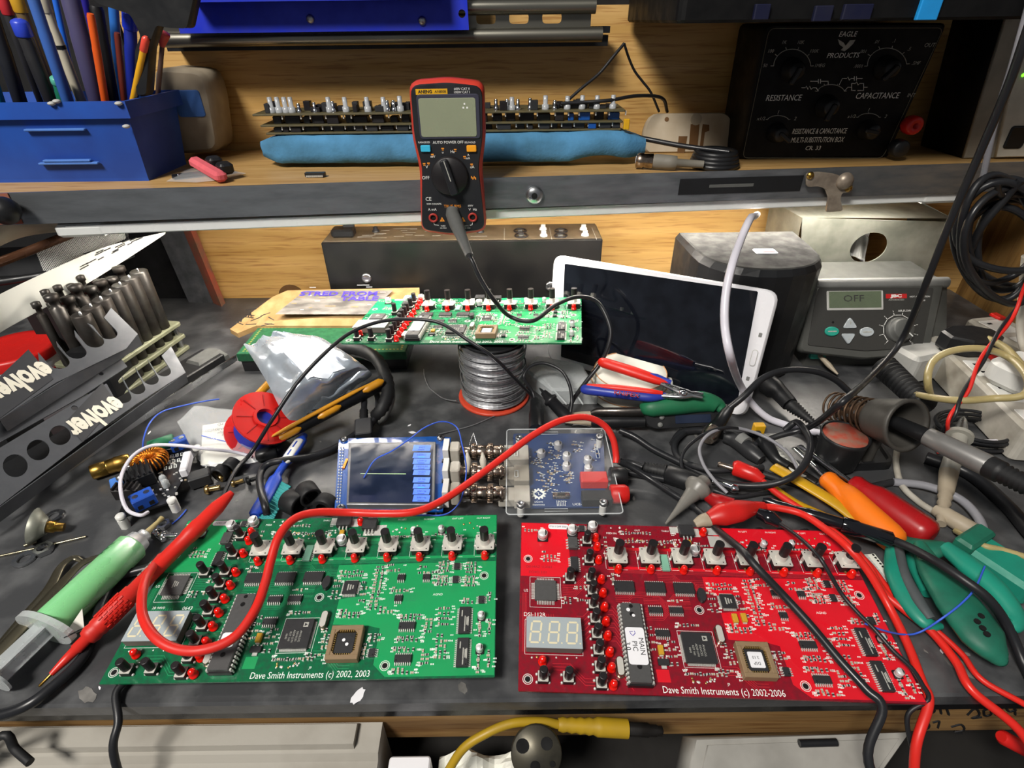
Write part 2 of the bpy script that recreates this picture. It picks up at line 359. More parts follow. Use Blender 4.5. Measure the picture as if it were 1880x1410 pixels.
def f_enc(b):
    b.rbox((0, 0, 2.6), (12, 11.5, 5.2), 'knob_black', .5, .3)
    for i in range(3): b.box((-2.5+2.5*i, -6.6, 1), (.9, 1.6, 1.2), 'gold_pin')
    b.rbox((0, .2, 5.5), (13, 12.4, .7), 'enc_plate', .8, .2)
    for x in (-4.6, 4.6):
        for y in (-4.4, 4.8): b.prism(circ(x, y, .5, 6), 5.86, 5.9, 'hole')
    for s_ in (-1, 1): b.box((s_*6.6, 1, 2.8), (.7, 2.4, 5.4), 'enc_plate'); b.sphere((s_*7, .5, .6), 1.1, 'tin', 8)
    b.lathe([(3.6, 5.8), (3.5, 6.4), (3.2, 6.6), (3.2, 10.2), (2.9, 10.6)], 'enc_plate', 16)
def f_shaft(b):
    o = [(3.0*math.cos(a), 3.0*math.sin(a)) for a in [math.radians(20+320*i/13) for i in range(14)]]
    b.prism([(y, x) for x, y in o][::-1], 10.4, 20.5, 'knob_black')
def f_but(b):
    b.rbox((0, 0, 1.8), (6.2, 6.2, 3.4), 'knob_black', .4, .2); b.rbox((0, 0, 3.7), (6.0, 6.0, .4), 'enc_plate', .4, .1)
    for x in (-3.6, 3.6):
        for y in (-2.2, 2.2): b.sphere((x, y, .5), .9, 'tin', 6)
def f_cap(b): b.lathe([(2.4, 3.8), (2.45, 12.2), (2.2, 12.8), (1.8, 12.9)], 'knob_black', 14)
def f_led(b):
    b.lathe([(2.6, .6), (2.6, 1.6), (2.25, 1.7)]+[(2.25, 4.6)]+[(2.25*math.cos(a), 4.6+2.2*math.sin(a)) for a in (.35, .7, 1.05, 1.35)], 'led_red', 14)
    for x in (-1, 1): b.box((x, 0, .3), (.5, .5, .7), 'tin')
def f_can(r, h):
    def f(b):
        b.rbox((0, 0, .6), (2*r+.5, 2*r+.5, 1.2), 'knob_black', .5, .2); b.lathe([(r, 1.2), (r, 1.9), (r*.93, 2.1), (r, 2.4), (r, h-.4), (r*.92, h), (.001, h)], 'cap_alu', 16)
        b.prism([(r*.86*math.cos(a), r*.86*math.sin(a)) for a in [math.radians(-60+120*i/8) for i in range(9)]], h+.01, h+.04, 'passive_dark')
    return f
def f_xtal(b): b.prism(rrect(4.2, 11, 2.1, 5), .5, 3.6, 'nickel'); b.prism(rrect(3.6, 10.2, 1.8, 5), 3.6, 3.9, 'enc_plate'); b.prism(rrect(4.9, 11.7, 2.4, 5), .2, .8, 'nickel')
def f_reg(b):
    b.box((0, 3.6, .7), (10.2, 3, 1.2), 'tin'); b.rbox((0, 0, 2.6), (10.2, 8.6, 4.2), 'ic_black', .3, .3)
    for x in (-2.54, 0, 2.54): b.box((x, -5.2, 2.2), (.9, 2.2, .5), 'tin'); b.box((x, -6.4, 1), (.9, .5, 2), 'tin')
def f_tant(b): b.rbox((0, 0, 1.4), (3.2, 5.6, 2.4), 'tantalum', .3, .3); b.box((0, 3, .6), (2.4, .8, 1), 'tin'); b.box((0, -3, .6), (2.4, .8, 1), 'tin')
def f_sot(b):
    b.rbox((0, 0, 1.2), (6.6, 3.6, 1.7), 'ic_black', .3, .2); b.box((0, -2.6, .5), (3, 1.6, .5), 'tin')
    for x in (-2.3, 0, 2.3): b.box((x, 2.4, .5), (.9, 1.4, .5), 'tin')
def f_to92(b): b.prism([(2.6*math.cos(a), 5.2*math.sin(a)*.9) for a in [2*PI*i/14 for i in range(14)]], .5, 3.8, 'ic_black')
def f_rpack(b): b.rbox((0, 0, 1.3), (5, 12.4, 1.8), 'rpack', .3, .2); b.T = RZ(PI/2); pins(b, 8, 1.4, 2.6, 3.6, 1, .6); b.T = MX()
def f_dip(b):
    b.rbox((0, 0, 1.9), (14.6, 48.6, 3.4), 'knob_black', .4, .3); b.rbox((0, 0, 5.3), (12.4, 47.4, 3.4), 'ic_grey', .5, .5)
    b.prism(circ(0, 21.5, 1.3, 10), 7.01, 7.05, 'hole'); b.prism(circ(0, -15.2, 1.5, 12), 7.01, 7.05, 'hole'); b.prism(circ(0, 16.2, 1.5, 12), 7.01, 7.05, 'hole')
    for i in range(20):
        for s_ in (-1, 1): b.box((s_*6.85, -23+2.42*i, 4.4), (1.1, 1.3, 2.4), 'tin'); b.box((s_*7.5, -23+2.42*i, 2.6), (.9, .8, 3), 'tin')
def f_plcc(b):
    o = rrect(19.4, 20.6, 1.2, 2)
    for w0, h0, w1, h1, z0, z1, mt in ((9.7, 10.3, 7.0, 7.6, 0, 5, 'plcc_tan'),):
        for (cx, cy, dx, dy) in ((0, 8.95, 19.4, 2.7), (0, -8.95, 19.4, 2.7), (8.35, 0, 2.7, 15.4), (-8.35, 0, 2.7, 15.4)): b.rbox((cx, cy, 2.7), (dx, dy, 5.4), mt, .4, .35)
    for s_ in (-1, 1):
        for q in (-1, 1): b.prism([(s_*7, q*7.6), (s_*4.4, q*7.6), (s_*7, q*5)] if s_*q < 0 else [(s_*7, q*7.6), (s_*7, q*5), (s_*4.4, q*7.6)], 1, 5, 'plcc_tan')
    b.rbox((0, 0, 2.4), (11.4, 12.4, 3.4), 'ic_black', .5, .3)
    for i in range(7):
        for s_ in (-1, 1): b.box((-4+1.33*i, s_*7.1, 3.6), (.6, 1.2, 1.6), 'gold_pin')
    for i in range(9):
        for s_ in (-1, 1): b.box((s_*6.5, -5.2+1.3*i, 3.6), (1.2, .6, 1.6), 'gold_pin')
def f_disp(b):
    b.rbox((0, 0, 3.6), (33.4, 19, 5.6), 'disp_side', .4, .1, 1); b.box((0, 0, 6.5), (33.4, 19, .5), 'disp_face')
SEG = {0: (0, 6.4, 4.4, 0), 1: (0, 0, 4.4, 0), 2: (0, -6.4, 4.4, 0), 3: (-2.9, 3.2, 4.6, 1), 4: (2.9, 3.2, 4.6, 1), 5: (-2.9, -3.2, 4.6, 1), 6: (2.9, -3.2, 4.6, 1)}
def f_seg(b):
    for k in range(3):
        for x, y, l, v in SEG.values():
            b.T = T(-11+11*k+(x+y*.12), y, 0) @ (RZ(PI/2-.12) if v else MX())
            b.prism([(-l/2-.5, 0), (-l/2, -.55), (l/2, -.55), (l/2+.5, 0), (l/2, .55), (-l/2, .55)], 6.76, 6.8, 'disp_seg')
        b.T = MX(); b.prism(circ(-6.6+11*k, -6.4, .5, 8), 6.76, 6.8, 'disp_seg')
def f_ring(b):
    for r0, r1, mt in ((1.6, 2.2, 'tin'), (2.7, 3.0, 'silk')):
        n = 18; b.loft([[V((r*math.cos(2*PI*i/n), r*math.sin(2*PI*i/n), z)) for i in range(n)] for r, z in ((r0, .03), (r0, .06), (r1, .06), (r1, .03))], mt, False, False)
    b.prism(circ(0, 0, 1.55, 14), .02, .05, 'hole')
ENC = [(66, 86.2), (88, 86.6), (110, 86.9), (132.3, 87.2), (154.6, 87.3), (177, 87.3), (199.4, 87.4), (222, 87.4)]
LEDS = [(53, 101.9), (53.5, 94.5), (53.5, 84.2), (53.9, 69.6), (54, 60), (54, 50.4), (54, 41), (54, 32), (54.2, 22.3), (54.2, 13.3), (54.2, 3.8), (14, 15.9), (130.4, 109)]
BUT = [(46.4, 98.9), (46.7, 83.9), (46.8, 70.1), (47, 60.9), (47, 51.6), (47.2, 42.3), (47.3, 32.8), (47.4, 23), (47.4, 13.4), (47.3, 4.4), (32.9, 70), (14.2, 6.9), (28.6, 7)]
SMD = [(8, 108, 12, 8, 5), (20, 87, 10, 10, 9), (60, 97, 4, 16, 5), (40, 60, 8, 18, 6), (31, 55, 6, 6, 4), (62, 72, 4, 8, 4), (90, 108, 36, 4, 9), (88, 101, 40, 6, 16), (80, 32, 6, 18, 8), (92, 26, 6, 22, 9), (105, 41, 14, 3, 5), (112, 12, 30, 6, 10), (126, 24, 5, 14, 7), (124, 57, 6, 16, 8), (132, 68, 16, 6, 12), (143, 55, 5, 18, 7), (137, 40, 14, 6, 12), (151, 58, 7, 32, 28), (160, 72, 10, 8, 6), (167, 56, 12, 5, 6), (160, 42, 10, 6, 6), (176, 37, 14, 4, 10), (176, 23, 14, 4, 9), (188, 31, 6, 10, 8), (184, 70, 14, 8, 7), (190, 62, 6, 8, 4), (194, 72, 8, 9, 12), (213, 71, 8, 9, 12), (194, 62, 8, 8, 12), (212, 61, 8, 8, 12), (156, 24, 8, 6, 6), (151, 16, 4, 10, 5), (175, 17, 14, 3, 8), (176, 4, 14, 3, 8), (188, 12, 6, 10, 7), (197, 37, 8, 14, 12), (197, 18, 8, 16, 14), (220, 28, 4, 10, 6), (220, 8, 4, 12, 7), (226, 30, 4, 10, 5), (226, 10, 4, 10, 5), (212, 47, 8, 4, 5), (226, 50, 4, 6, 3), (165, 97, 24, 12, 8), (195, 98, 20, 10, 7), (222, 100, 10, 12, 5), (128, 100, 8, 4, 4), (63, 66, 3, 6, 2), (122, 14, 12, 5, 4), (100, 57, 6, 3, 2)]
SMD_RND = random.Random(3)
def f_smd(b):
    R_ = SMD_RND
    for cx, cy, w_, h_, n in SMD:
        cols = max(1, int(w_/2.4)); rows = max(1, math.ceil(n/cols))
        for i in range(n):
            x = cx-w_/2+(i % cols+.5)*w_/cols+R_.uniform(-.3, .3); y = cy-h_/2+(i//cols+.5)*h_/rows+R_.uniform(-.3, .3)
            mt = R_.choice(['passive_dark', 'passive_tan', 'passive_dark', 'passive_tan', 'ic_black']); a = R_.choice([0, PI/2])
            b.T = T(x, y) @ RZ(a); b.box((0, 0, .4), (1.0, 1.1, .7), mt)
            for s_ in (-1, 1): b.box((s_*.75, 0, .4), (.5, 1.2, .74), 'tin')
    b.T = MX()
def f_silk(b):
    R_ = SMD_RND
    for cx, cy, w_, h_, n in SMD:
        for i in range(max(2, int(n*1.0))):
            x = cx+R_.choice([-1, 1])*(w_/2+R_.uniform(-.5, 1.8)); y = cy+R_.uniform(-h_/2, h_/2)
            for k in range(3): b.box((x+k*.75, y, .03), (.45, R_.uniform(.7, 1.1), .03), 'silk')
    for x0, y0, x1, y1 in ((6.6, 50.2, 26.8, 71.3), (3.6, 20.6, 38.4, 42), (97.4, 15.8, 119, 37.6)):
        for a, c_ in (((x0, y0), (x1, y0)), ((x1, y0), (x1, y1)), ((x1, y1), (x0, y1)), ((x0, y1), (x0, y0))):
            b.box(((a[0]+c_[0])/2, (a[1]+c_[1])/2, .03), (abs(a[0]-c_[0])+.2, abs(a[1]-c_[1])+.2, .03), 'silk')
    for ex, ey in ENC:
        b.box((ex, ey-7.6, .03), (14, .2, .03), 'silk'); b.box((ex-7.6, ey, .03), (.2, 14, .03), 'silk')
def f_solder(b):
    R_ = SMD_RND
    for cx, cy, w_, h_, n in ((92, 100, 44, 8, 30), (108, 8.5, 16, 3, 14), (185, 104, 66, 8, 16), (70, 112, 20, 2, 3), (26, 47, 30, 4, 0), (16, 44, 26, 1, 0), (22, 19, 30, 1, 6)):
        for i in range(n): b.sphere((cx+R_.uniform(-w_, w_)/2, cy+R_.uniform(-h_, h_)/2, .15), R_.uniform(.5, .95), R_.choice(['tin', 'gold_pin', 'tin']), 7, .5)
def f_trace(mat):
    def f(b):
        R_ = random.Random(11)
        def line(pts):
            for p, q in zip(pts, pts[1:]):
                p, q = V((*p, 0)), V((*q, 0)); d = q-p
                if d.length < .1: continue
                b.T = frame((p+q)/2+V((0, 0, .012)), d); b.box((0, 0, 0), (d.length, .32, .016), mat)
        for x0, y0, dx, dy, n, st, vert in ((8, 46, 0, -5, 10, 1.5, 1), (2, 60, 0, -38, 4, .8, 1), (28, 58, 22, 12, 7, 1.3, 0), (60, 92, 160, 0, 4, .8, 0), (60, 76.5, 150, 0, 4, .8, 0), (56, 30, 8, -8, 9, 2.8, 0), (80, 44, 30, 10, 8, 1.1, 0), (92, 70, 30, -4, 6, 1.2, 0), (120, 12, 24, -9, 4, 1.6, 0), (56, 10, 10, -8, 5, 2.4, 0), (110, 66, 14, -6, 6, 1, 0), (150, 44, 28, 4, 5, 1.3, 0), (62, 56, 24, 3, 4, 1.2, 0), (36, 30, 12, 6, 6, 3, 0), (20, 12, 30, -8, 3, 1.8, 0), (80, 55, 30, -3, 6, 1, 0)):
            for i in range(n):
                ox, oy = (i*st, 0) if vert else (0, i*st); x, y = x0+ox, y0+oy
                k = min(abs(dx), abs(dy))*.8
                if vert: line([(x, y), (x, y+dy*.6), (x+k*.5*R_.choice([-1, 1]), y+dy)] if dx == 0 and abs(dy) < 20 else [(x, y), (x, y+dy)])
                else: line([(x, y), (x+dx*.35, y), (x+dx*.35+abs(dy)*math.copysign(1, dx), y+dy), (x+dx, y+dy)] if abs(dx) > abs(dy)*1.5 else [(x, y), (x+dx*.4, y), (x+dx, y+dy)])
        b.T = MX()
    return f
def f_pour(mat):
    def f(b):
        for o in ([(.5, 114.5), (.5, 72), (30, 72), (34, 76), (34, 108), (38, 114.5)],
                  [(122, 75), (229.5, 76), (229.5, 1), (166, 1), (158, 8), (158, 30), (150, 32), (128, 33), (128, 50), (144, 52), (144, 62), (126, 62), (122, 66)],
                  [(138, 114.5), (229.5, 114.5), (229.5, 93), (150, 93), (150, 101), (138, 104)], [(80.5, 14), (88, 14), (88, 7), (80.5, 7)]):
            o = o if sum((p[0]*q[1]-q[0]*p[1]) for p, q in zip(o, o[1:]+o[:1])) > 0 else o[::-1]
            b.prism(o, .0, .012, mat)
        for x0, x1, y in ((60, 228, 80), (60, 228, 95)): b.box(((x0+x1)/2, y, .006), (x1-x0, 2.2, .012), mat)
    return f
def make_board(name, label, X, col, silk, serial, dip_lines, plcc_lines, extra=None, shift=None):
    t = thing(name, label, 'circuit board', X, 'synthesiser circuit boards')
    b = MB(); b.rbox((115, 57.5, -.8), (230, 115, 1.6), 'pcb_'+col, .6, .15); part('substrate', b, t, scale=.001)
    part('copper_pour', cmesh('pour_'+col, f_pour('pour_'+col)), t)
    part('copper_traces', cmesh('tr_'+col, f_trace('trace_'+col)), t, kind='stuff')
    k = .001
    def put(nm, key, fn, x, y, rz=0, sub=None, par=None, label=None):
        o = part(nm, cmesh(key, fn), par or t, X=T(x*k, y*k) @ RZ(rz), label=label)
        if sub: part(sub[0], cmesh(sub[1], sub[2]), o, X=RZ(random.uniform(-1, 1)*.0+sub[3]))
        return o
    for i, (x, y) in enumerate(ENC): put('rotary_encoder', 'enc', f_enc, x, y, 0, ('shaft', 'shaft', f_shaft, random.uniform(-2.5, 2.5)))
    for x, y in LEDS: put('red_led', 'led', f_led, x, y, random.uniform(-1, 1))
    for x, y in ENC: put('red_led', 'led', f_led, x, y-8.6, random.uniform(-1, 1))
    for x, y in BUT: put('push_button', 'but', f_but, x, y, 0, ('button_cap', 'bcap', f_cap, 0))
    put('digit_display', 'disp', f_disp, 21, 31, 0, ('digit_segments', 'seg', f_seg, 0))
    for x, y in ((36.7, 107.1), (51.5, 110.5), (15.5, 102.4), (120.3, 93)): put('electrolytic_capacitor', 'can1', f_can(3.4, 6.4), x, y)
    for x, y in ((170.4, 100.2), (190.1, 101.1), (221, 35.6), (220.7, 15.2)): put('electrolytic_capacitor', 'can2', f_can(2.2, 5.2), x, y)
    so8 = m_so(4, 5, 4, 1.27, .55, 1.5)
    for x, y in ((166.4, 64.1), (183.4, 64), (166.7, 49.1)): put('small_chip', 'so8', so8, x, y)
    for x, y in ((156.2, 14.6), (203.3, 71.8), (203.1, 61.9), (220.8, 47.2), (43.9, 110.2)): put('small_chip', 'so8', so8, x, y, PI/2)
    put('amplifier_chip', 'dip8', m_so(4, 9, 6.4, 2.2, 1, 3, True), 36.6, 97.2, PI/2)
    put('logic_chip', 'so20v', m_so(8, 11, 5, 1.35, .6, 2), 36.8, 81, PI/2)
    for x in (68.5, 88.7, 107.5): put('logic_chip', 'so20', m_so(10, 13, 7.2, 1.27, .6, 2.3), x, 65.3)
    for x, y in ((86.3, 49.9), (99.4, 50.1), (88, 35)): put('logic_chip', 'so14', m_so(7, 8.8, 4, 1.27, .55, 1.7), x, y)
    for x, y in ((174.9, 30.8), (175.3, 10.7)): put('logic_chip', 'so16', m_so(8, 10, 4.4, 1.27, .6, 1.7), x, y)
    put('square_chip', 'qfp44', m_qfp(11, 14, 2.2, 1.05, .55, 2.2), 16.7, 61)
    put('large_processor_chip', 'qfp100', m_qfp(25, 18.2, 2.8, .66, .36, 1.1), 107.8, 26.6)
    put('converter_chip', 'qfp48', m_qfp(12, 9.4, 1.8, .7, .36, 1.2), 134, 57.2)
    for y in (33.5, 13.6): put('long_chip', 'so28', m_so(14, 17, 7, 1.18, .6, 2.3), 210.6, y, PI/2)
    put('crystal', 'xtal', f_xtal, 122.5, 35); put('crystal', 'xtal', f_xtal, 59.3, 14)
    put('voltage_regulator', 'reg', f_reg, 118.3, 109.5); put('transistor', 'to92', f_to92, 117.6, 60.4); put('resistor_pack', 'rpack', f_rpack, 98.6, 84)
    for x, y in ((118.4, 99.6), (85, 24.7)): put('tantalum_capacitor', 'tant', f_tant, x, y)
    if col == 'red':
        for x, y in ((135.3, 45.9), (141, 46.4)): put('tantalum_capacitor', 'tant', f_tant, x, y)
    else:
        put('voltage_regulator', 'reg', f_reg, 137.5, 106.5)
    put('small_regulator', 'sot', f_sot, 85.4, 17.8)
    for x, y in ((114.6, 51.5), (164.9, 7.4), (5.4, 6.4), (5.3, 85), (221.8, 65)): put('mounting_hole', 'ring', f_ring, x, y)
    def f_pad(b):
        for x, y, w_, h_ in ((111.5, 112, 8, 5), (125, 110, 7, 7), (138, 111.5, 7, 6), (141.5, 103, 16, 9)): b.box((x, y, .025), (w_, h_, .05), 'tin')
    part('solder_pads', cmesh('pad', f_pad), t)
    dip = put('socketed_chip', 'dip', f_dip, 69.7, 27.6); pl = put('chip_socket', 'plcc', f_plcc, 139.4, 19.6)
    b = MB()
    if dip_lines: 
        b.prism(rrect(11.4, 22, 1.6, 3, (-.1, -3.2)), 7.02, 7.08, 'label_white')
        for i, s_ in enumerate(dip_lines): b.text(s_, 4.2, 'black_print', T(3-4.1*i, -3.6, 7.12) @ RZ(-PI/2), .01)
        b.T = T(-1.6, 4.2, 7.1); b.tube([(1.4, 1.4, 0), (1.8, 0, 0), (.2, -1.6, 0), (-1, -.4, 0), (-1.4, 1, 0), (.4, 1, 0)], .22, 'purple_ink', 4); b.T = MX()
        for x, y, r in ((-2, 19, 1.2), (.8, 15.4, 1.0)): b.prism(circ(x, y, r, 12), 7.06, 7.1, 'label_white')
    else: b.prism(rrect(8.6, 9, 1.4, 3, (-.6, -6.5)), 7.02, 7.08, 'label_white'); b.text('3.0', 3, 'black_print', T(-.6, -6.5, 7.12) @ RZ(-PI/2), .01)
    part('sticker', b, dip, scale=.001, label='white sticker')
    b = MB()
    if plcc_lines is not None:
        b.prism(rrect(8.6, 9.2, .8, 3), 4.12, 4.2, 'label_white')
        for i, s_ in enumerate(plcc_lines): b.text(s_, 2.4, 'black_print', T(0, -2+3.4*i, 4.24) @ RZ(PI), .01)
    else:
        for x, y in ((-1, 1.6), (1.4, -1)): b.prism(circ(x, y, 1.0, 12), 4.12, 4.2, 'label_white')
    part('sticker', b, pl, scale=.001, label='white sticker')
    b = MB()
    for i, s_ in enumerate(('ANALOG', 'DEVICES', 'ADSP-2191', 'KST 160', '0643')[:5]): b.text(s_, 1.7, 'dim_print', T(110.6-2.1*i, 24.5, 3.14) @ RZ(-PI/2), .01)
    b.box((112.4, 31.8, 3.13), (3, 3, .02), 'dim_print'); b.prism([(111.6, 32.9), (111.6, 30.7), (113.4, 31.8)], 3.14, 3.17, 'ic_black')
    for i in range(3): b.box((132.6+1.6*i, 57.2, 2.13), (.9, 4.6-i, .02), 'dim_print')
    for y in (33.5, 13.6):
        for x_, y_, l in ((209, 4, 4), (211, -1, 6.6), (212.2, -1, 5), (213, -1, 6), (211, -6, 3)): b.box((x_, y+y_, 2.64), (.7, l, .02), 'dim_print')
    if col != 'red':
        for i in range(3): b.box((15.6+1.3*i, 61.5, 2.54), (.7, 5-i, .02), 'dim_print')
    part('chip_printing', b, t, scale=.001, kind='stuff')
    b = MB(); b.text(silk, 5.4, 'silk', T(117 if col == 'red' else 122, 2.9, .03), .01, sx=.82)
    if col == 'red':
        b.text('DSI-112R', 3.6, 'silk', T(9.6, 45.2, .03), .01); b.text('MIDI IN', 2.2, 'silk', T(65, 107.5, .03), .01); b.text('OUT', 2, 'silk', T(84, 110.6, .03), .01); b.text('THRU', 2, 'silk', T(104, 110.6, .03), .01)
        b.text('DE-HAZ 112061', 2.6, 'pencil_mark', T(13, 79, .03), .01); b.text('ECHO 3.01', 2.6, 'pencil_mark', T(12, 75, .03), .01)
    else:
        b.text('0643', 3.4, 'silk', T(31, 45.6, .03), .01); b.text('2B 94V0', 2.4, 'silk', T(12, 46.2, .03), .01); b.text('MIDI', 2.2, 'silk', T(62, 109.5, .03), .01); b.text('OUT', 2, 'silk', T(84, 112.4, .03), .01); b.text('THRU', 2, 'silk', T(104, 112.4, .03), .01)
    for x, s_ in ((160, 'IN LEFT'), (180, 'IN RIGHT'), (201, 'OUT LEFT'), (220, 'OUT RIGHT')): b.text(s_, 1.9, 'silk', T(x, 112, .03), .01)
    b.text('U2', 2.4, 'silk', T(4, 61.5, .03), .01); b.text('DGND', 1.9, 'silk', T(69, 54.6, .03), .01); b.text('AGND', 2.2, 'silk', T(192, 52, .03), .01); b.text('J9', 2, 'silk', T(121, 7, .03), .01)
    part('board_lettering', b, t, scale=.001, kind='stuff')
    b = MB(); b.prism(rrect(14.6, 4.2, 1.6, 3, (27.2, 112)), .02, .1, 'label_white'); b.text(serial, 2.1, 'black_print', T(27, 112, .14), .01); part('serial_sticker', b, t, scale=.001, label='white serial sticker')
    part('chip_resistors_and_capacitors', cmesh('smd', f_smd), t, kind='stuff'); part('reference_marks', cmesh('silk', f_silk), t, kind='stuff'); part('solder_joints', cmesh('sold', f_solder), t, kind='stuff')
    if extra: extra(t)
    return t
def BX(x, y, z, rz, ti, ro): return MX.Translation((x, y, z)) @ RZ(rz) @ RX(ti) @ RY(ro)
def jacks(t):
    for x in (158, 175, 192, 209): 
        b = MB(); b.rbox((x, 108, -8), (11, 16, 12.4), 'black_plastic', 1, .4); b.cyl((x, 115, -8), (x, 119, -8), 4.6, None, 'black_plastic', 14); part('audio_jack', b, t, scale=.001)
    for x in (66, 84, 104):
        b = MB(); b.rbox((x, 107, -8), (15, 14, 12.4), 'black_plastic', 1, .4); part('din_socket', b, t, scale=.001)
    for x in (6, 224):
        b = MB(); b.cyl((x, 6, -1.6), (x, 6, -8.5), 2.2, None, 'white_plastic', 10); part('standoff', b, t, scale=.001)
def jacks_rear(t):
    b = MB(); b.rbox((5.2, 112, 4), (8, 3.4, 3.4), 'blue_cap_body', 1.4, 1); 
make_board('circuit_board', 'large green circuit board in the left foreground under the red test lead', BX(-.2420, .1674, .0100, .0023, .0927, -.0082), 'green', 'Dave Smith Instruments (c) 2002, 2003', '15901.10-04', None, None, jacks)
make_board('circuit_board', 'red circuit board with knobs and chips in the right foreground', BX(.0013, .1602, .0110, -.0354, .0995, .0211), 'red', 'Dave Smith Instruments (c) 2002-2006', '17011 DM 0061', ('MAIN', 'PIC', '3.0'), ('DSP', '3.10'), jacks)
def blue_axial(t):
    b = MB(); b.tube([(34, 108, 4), (35, 108, 4), (45, 108, 4), (46, 108, 4)], [2.2, 2.8, 2.8, 2.2], 'blue_cap_body', 12); b.tube([(31, 108, 1), (32, 108, 4), (34, 108, 4)], .4, 'tin', 6); b.tube([(46, 108, 4), (48, 108, 4), (49, 108, 1)], .4, 'tin', 6)
    part('axial_capacitor', b, t, scale=.001, label='blue axial capacitor')
BACK = BX(-.1641, .4589, .0706, -.1138, -.0624, -.049)
make_board('circuit_board', 'green circuit board resting on top of the solder spool', BACK, 'bright_green' if False else 'green', 'Dave Smith Instruments (c) 2002, 2003', '15901.10-04', ('MAIN', 'PIC', '3.0'), (), blue_axial)
# ================================================================== things in the middle of the bench
def on(X, px, py, dz=0.0):
    n = V((X[0][2], X[1][2], X[2][2])); o = V((X[0][3], X[1][3], X[2][3]))+n*dz; d = ray(px, py)
    p = EYE+d*((o-EYE).dot(n)/d.dot(n)); q = X.inverted() @ p
    return (q.x, q.y)
def ons(X, pts, dz=0.0): return [on(X, *p, dz) for p in pts]
def face(y, x=0, z=0): return frame((x, y, z), (1, 0, 0), (0, -1, 0))
def hull_round(o, r, seg=3):
    out = []; n = len(o)
    for i in range(n):
        a, b, c = V((*o[i-1], 0)), V((*o[i], 0)), V((*o[(i+1) % n], 0)); k = min(r, (a-b).length*.45, (c-b).length*.45)
        p, q = b+(a-b).normalized()*k, b+(c-b).normalized()*k
        for j in range(seg+1):
            t_ = j/seg; s_ = p*(1-t_)**2+b*2*t_*(1-t_)+q*t_*t_; out.append((s_.x, s_.y))
    return out
def inset(o, k):
    cx = sum(p[0] for p in o)/len(o); cy = sum(p[1] for p in o)/len(o)
    out = []
    for x, y in o:
        d = V((cx-x, cy-y)); out.append((x+d.x/d.length*k, y+d.y/d.length*k))
    return out
def ccw(o): return o if sum(p[0]*q[1]-q[0]*p[1] for p, q in zip(o, o[1:]+o[:1])) > 0 else o[::-1]

# ---- multimeter hanging on the shelf lip
M('meter_red', '#c03a2c', .45, var=.08); M('meter_black', '#1d1e22', .5, bump=.05); M('meter_bezel', '#3a3a48', .4); M('lcd_green', '#8a9078', .3, var=.06); M('key_cyan', '#3cb4d8', .45); M('key_orange', '#f0a020', .45); M('jack_red', '#a83028', .5)
X = face(.5265, -.057, .152); t = thing('multimeter', 'black digital multimeter with red edge hanging on the shelf lip', 'multimeter', X)
out = ccw(hull_round(ons(X, [(750, 150), (820, 144), (888, 152), (891, 255), (884, 310), (893, 425), (832, 434), (773, 426), (770, 310), (756, 250)]), .008, 4))
def shell(mb, o, z0, z1, mat, b=.0015): mb.loft([[V((*p, z)) for p in (inset(o, k) if k else o)] for z, k in ((z0, b), (z0+b, 0), (z1-b, 0), (z1, b))], mat, smooth=True)
mb = MB(); shell(mb, out, -.0225, 0, 'meter_red', .003); part('shell', mb, t, label='red protective shell')
mb = MB(); shell(mb, inset(out, .0028), -.004, .0012, 'meter_black', .0008); part('front_panel', mb, t)
def rect(X, a, b): p, q = on(X, *a), on(X, *b); return (p[0]+q[0])/2, (p[1]+q[1])/2, abs(q[0]-p[0]), abs(q[1]-p[1])
cx, cy, w_, h_ = rect(X, (764, 173), (883, 254)); mb = MB(); mb.rbox((cx, cy, .0014), (w_, h_, .0016), 'meter_bezel', .003, .0006); scr = part('screen_bezel', mb, t)
cx, cy, w_, h_ = rect(X, (768, 180), (876, 250)); mb = MB(); mb.rbox((cx, cy, .0020), (w_, h_, .0012), 'lcd_green', .002, .0003)
part('screen', mb, scr)
for nm, px, mt in (('range_button', 782, 'key_cyan'), ('select_button', 866, 'key_orange')):
    x, y = on(X, px, 272); mb = MB(); mb.rbox((x, y, .002), (.0088, .0056, .0024), mt, .001, .0005); part(nm, mb, t, label=('cyan' if px < 800 else 'orange')+' range key' if px < 800 else 'orange select key')
x, y = on(X, 826, 322); mb = MB(); kx = ('' , x, y)
mb.T = T(x, y); mb.lathe([(.0172, .0008), (.0170, .0045), (.0158, .0058), (.001, .0060)], 'knob_black', 32); dial = part('dial', mb, t)
mb = MB(); mb.T = T(x, y) @ RZ(.28); mb.rbox((0, 0, .0085), (.0075, .032, .006), 'meter_black', .002, .001); mb.box((.0008, .006, .0117), (.0008, .018, .0004), 'dim_print'); part('dial_grip', mb, dial)
for i, (px, py) in enumerate(((796, 399), (868, 398), (831, 400))):
    x, y = on(X, px, py); mb = MB(); mb.T = T(x, y); mb.lathe([(.0040, .0010), (.0046, .002), (.0042, .0028), (.0028, .0028), (.0026, .0012)], 'jack_red' if i < 2 else 'meter_black', 18); mb.prism(circ(0, 0, .0026, 14), .001, .0014, 'hole'); part('input_jack', mb, t)
mb = MB()
cx, cy, w_, h_ = rect(X, (763, 163), (822, 173)); mb.box((cx, cy, .0013), (w_, h_, .0003), 'yellow_plastic'); mb.text('ANENG', .0034, 'black_print', T(cx-.0055, cy, .0016), bold=.0001); mb.text('AN8008', .0028, 'black_print', T(cx+.0075, cy, .0016))
def mt(s_, px, py, size, mat_='white_print', **k): x, y = on(X, px, py); mb.text(s_, size, mat_, T(x, y, .0014), **k)
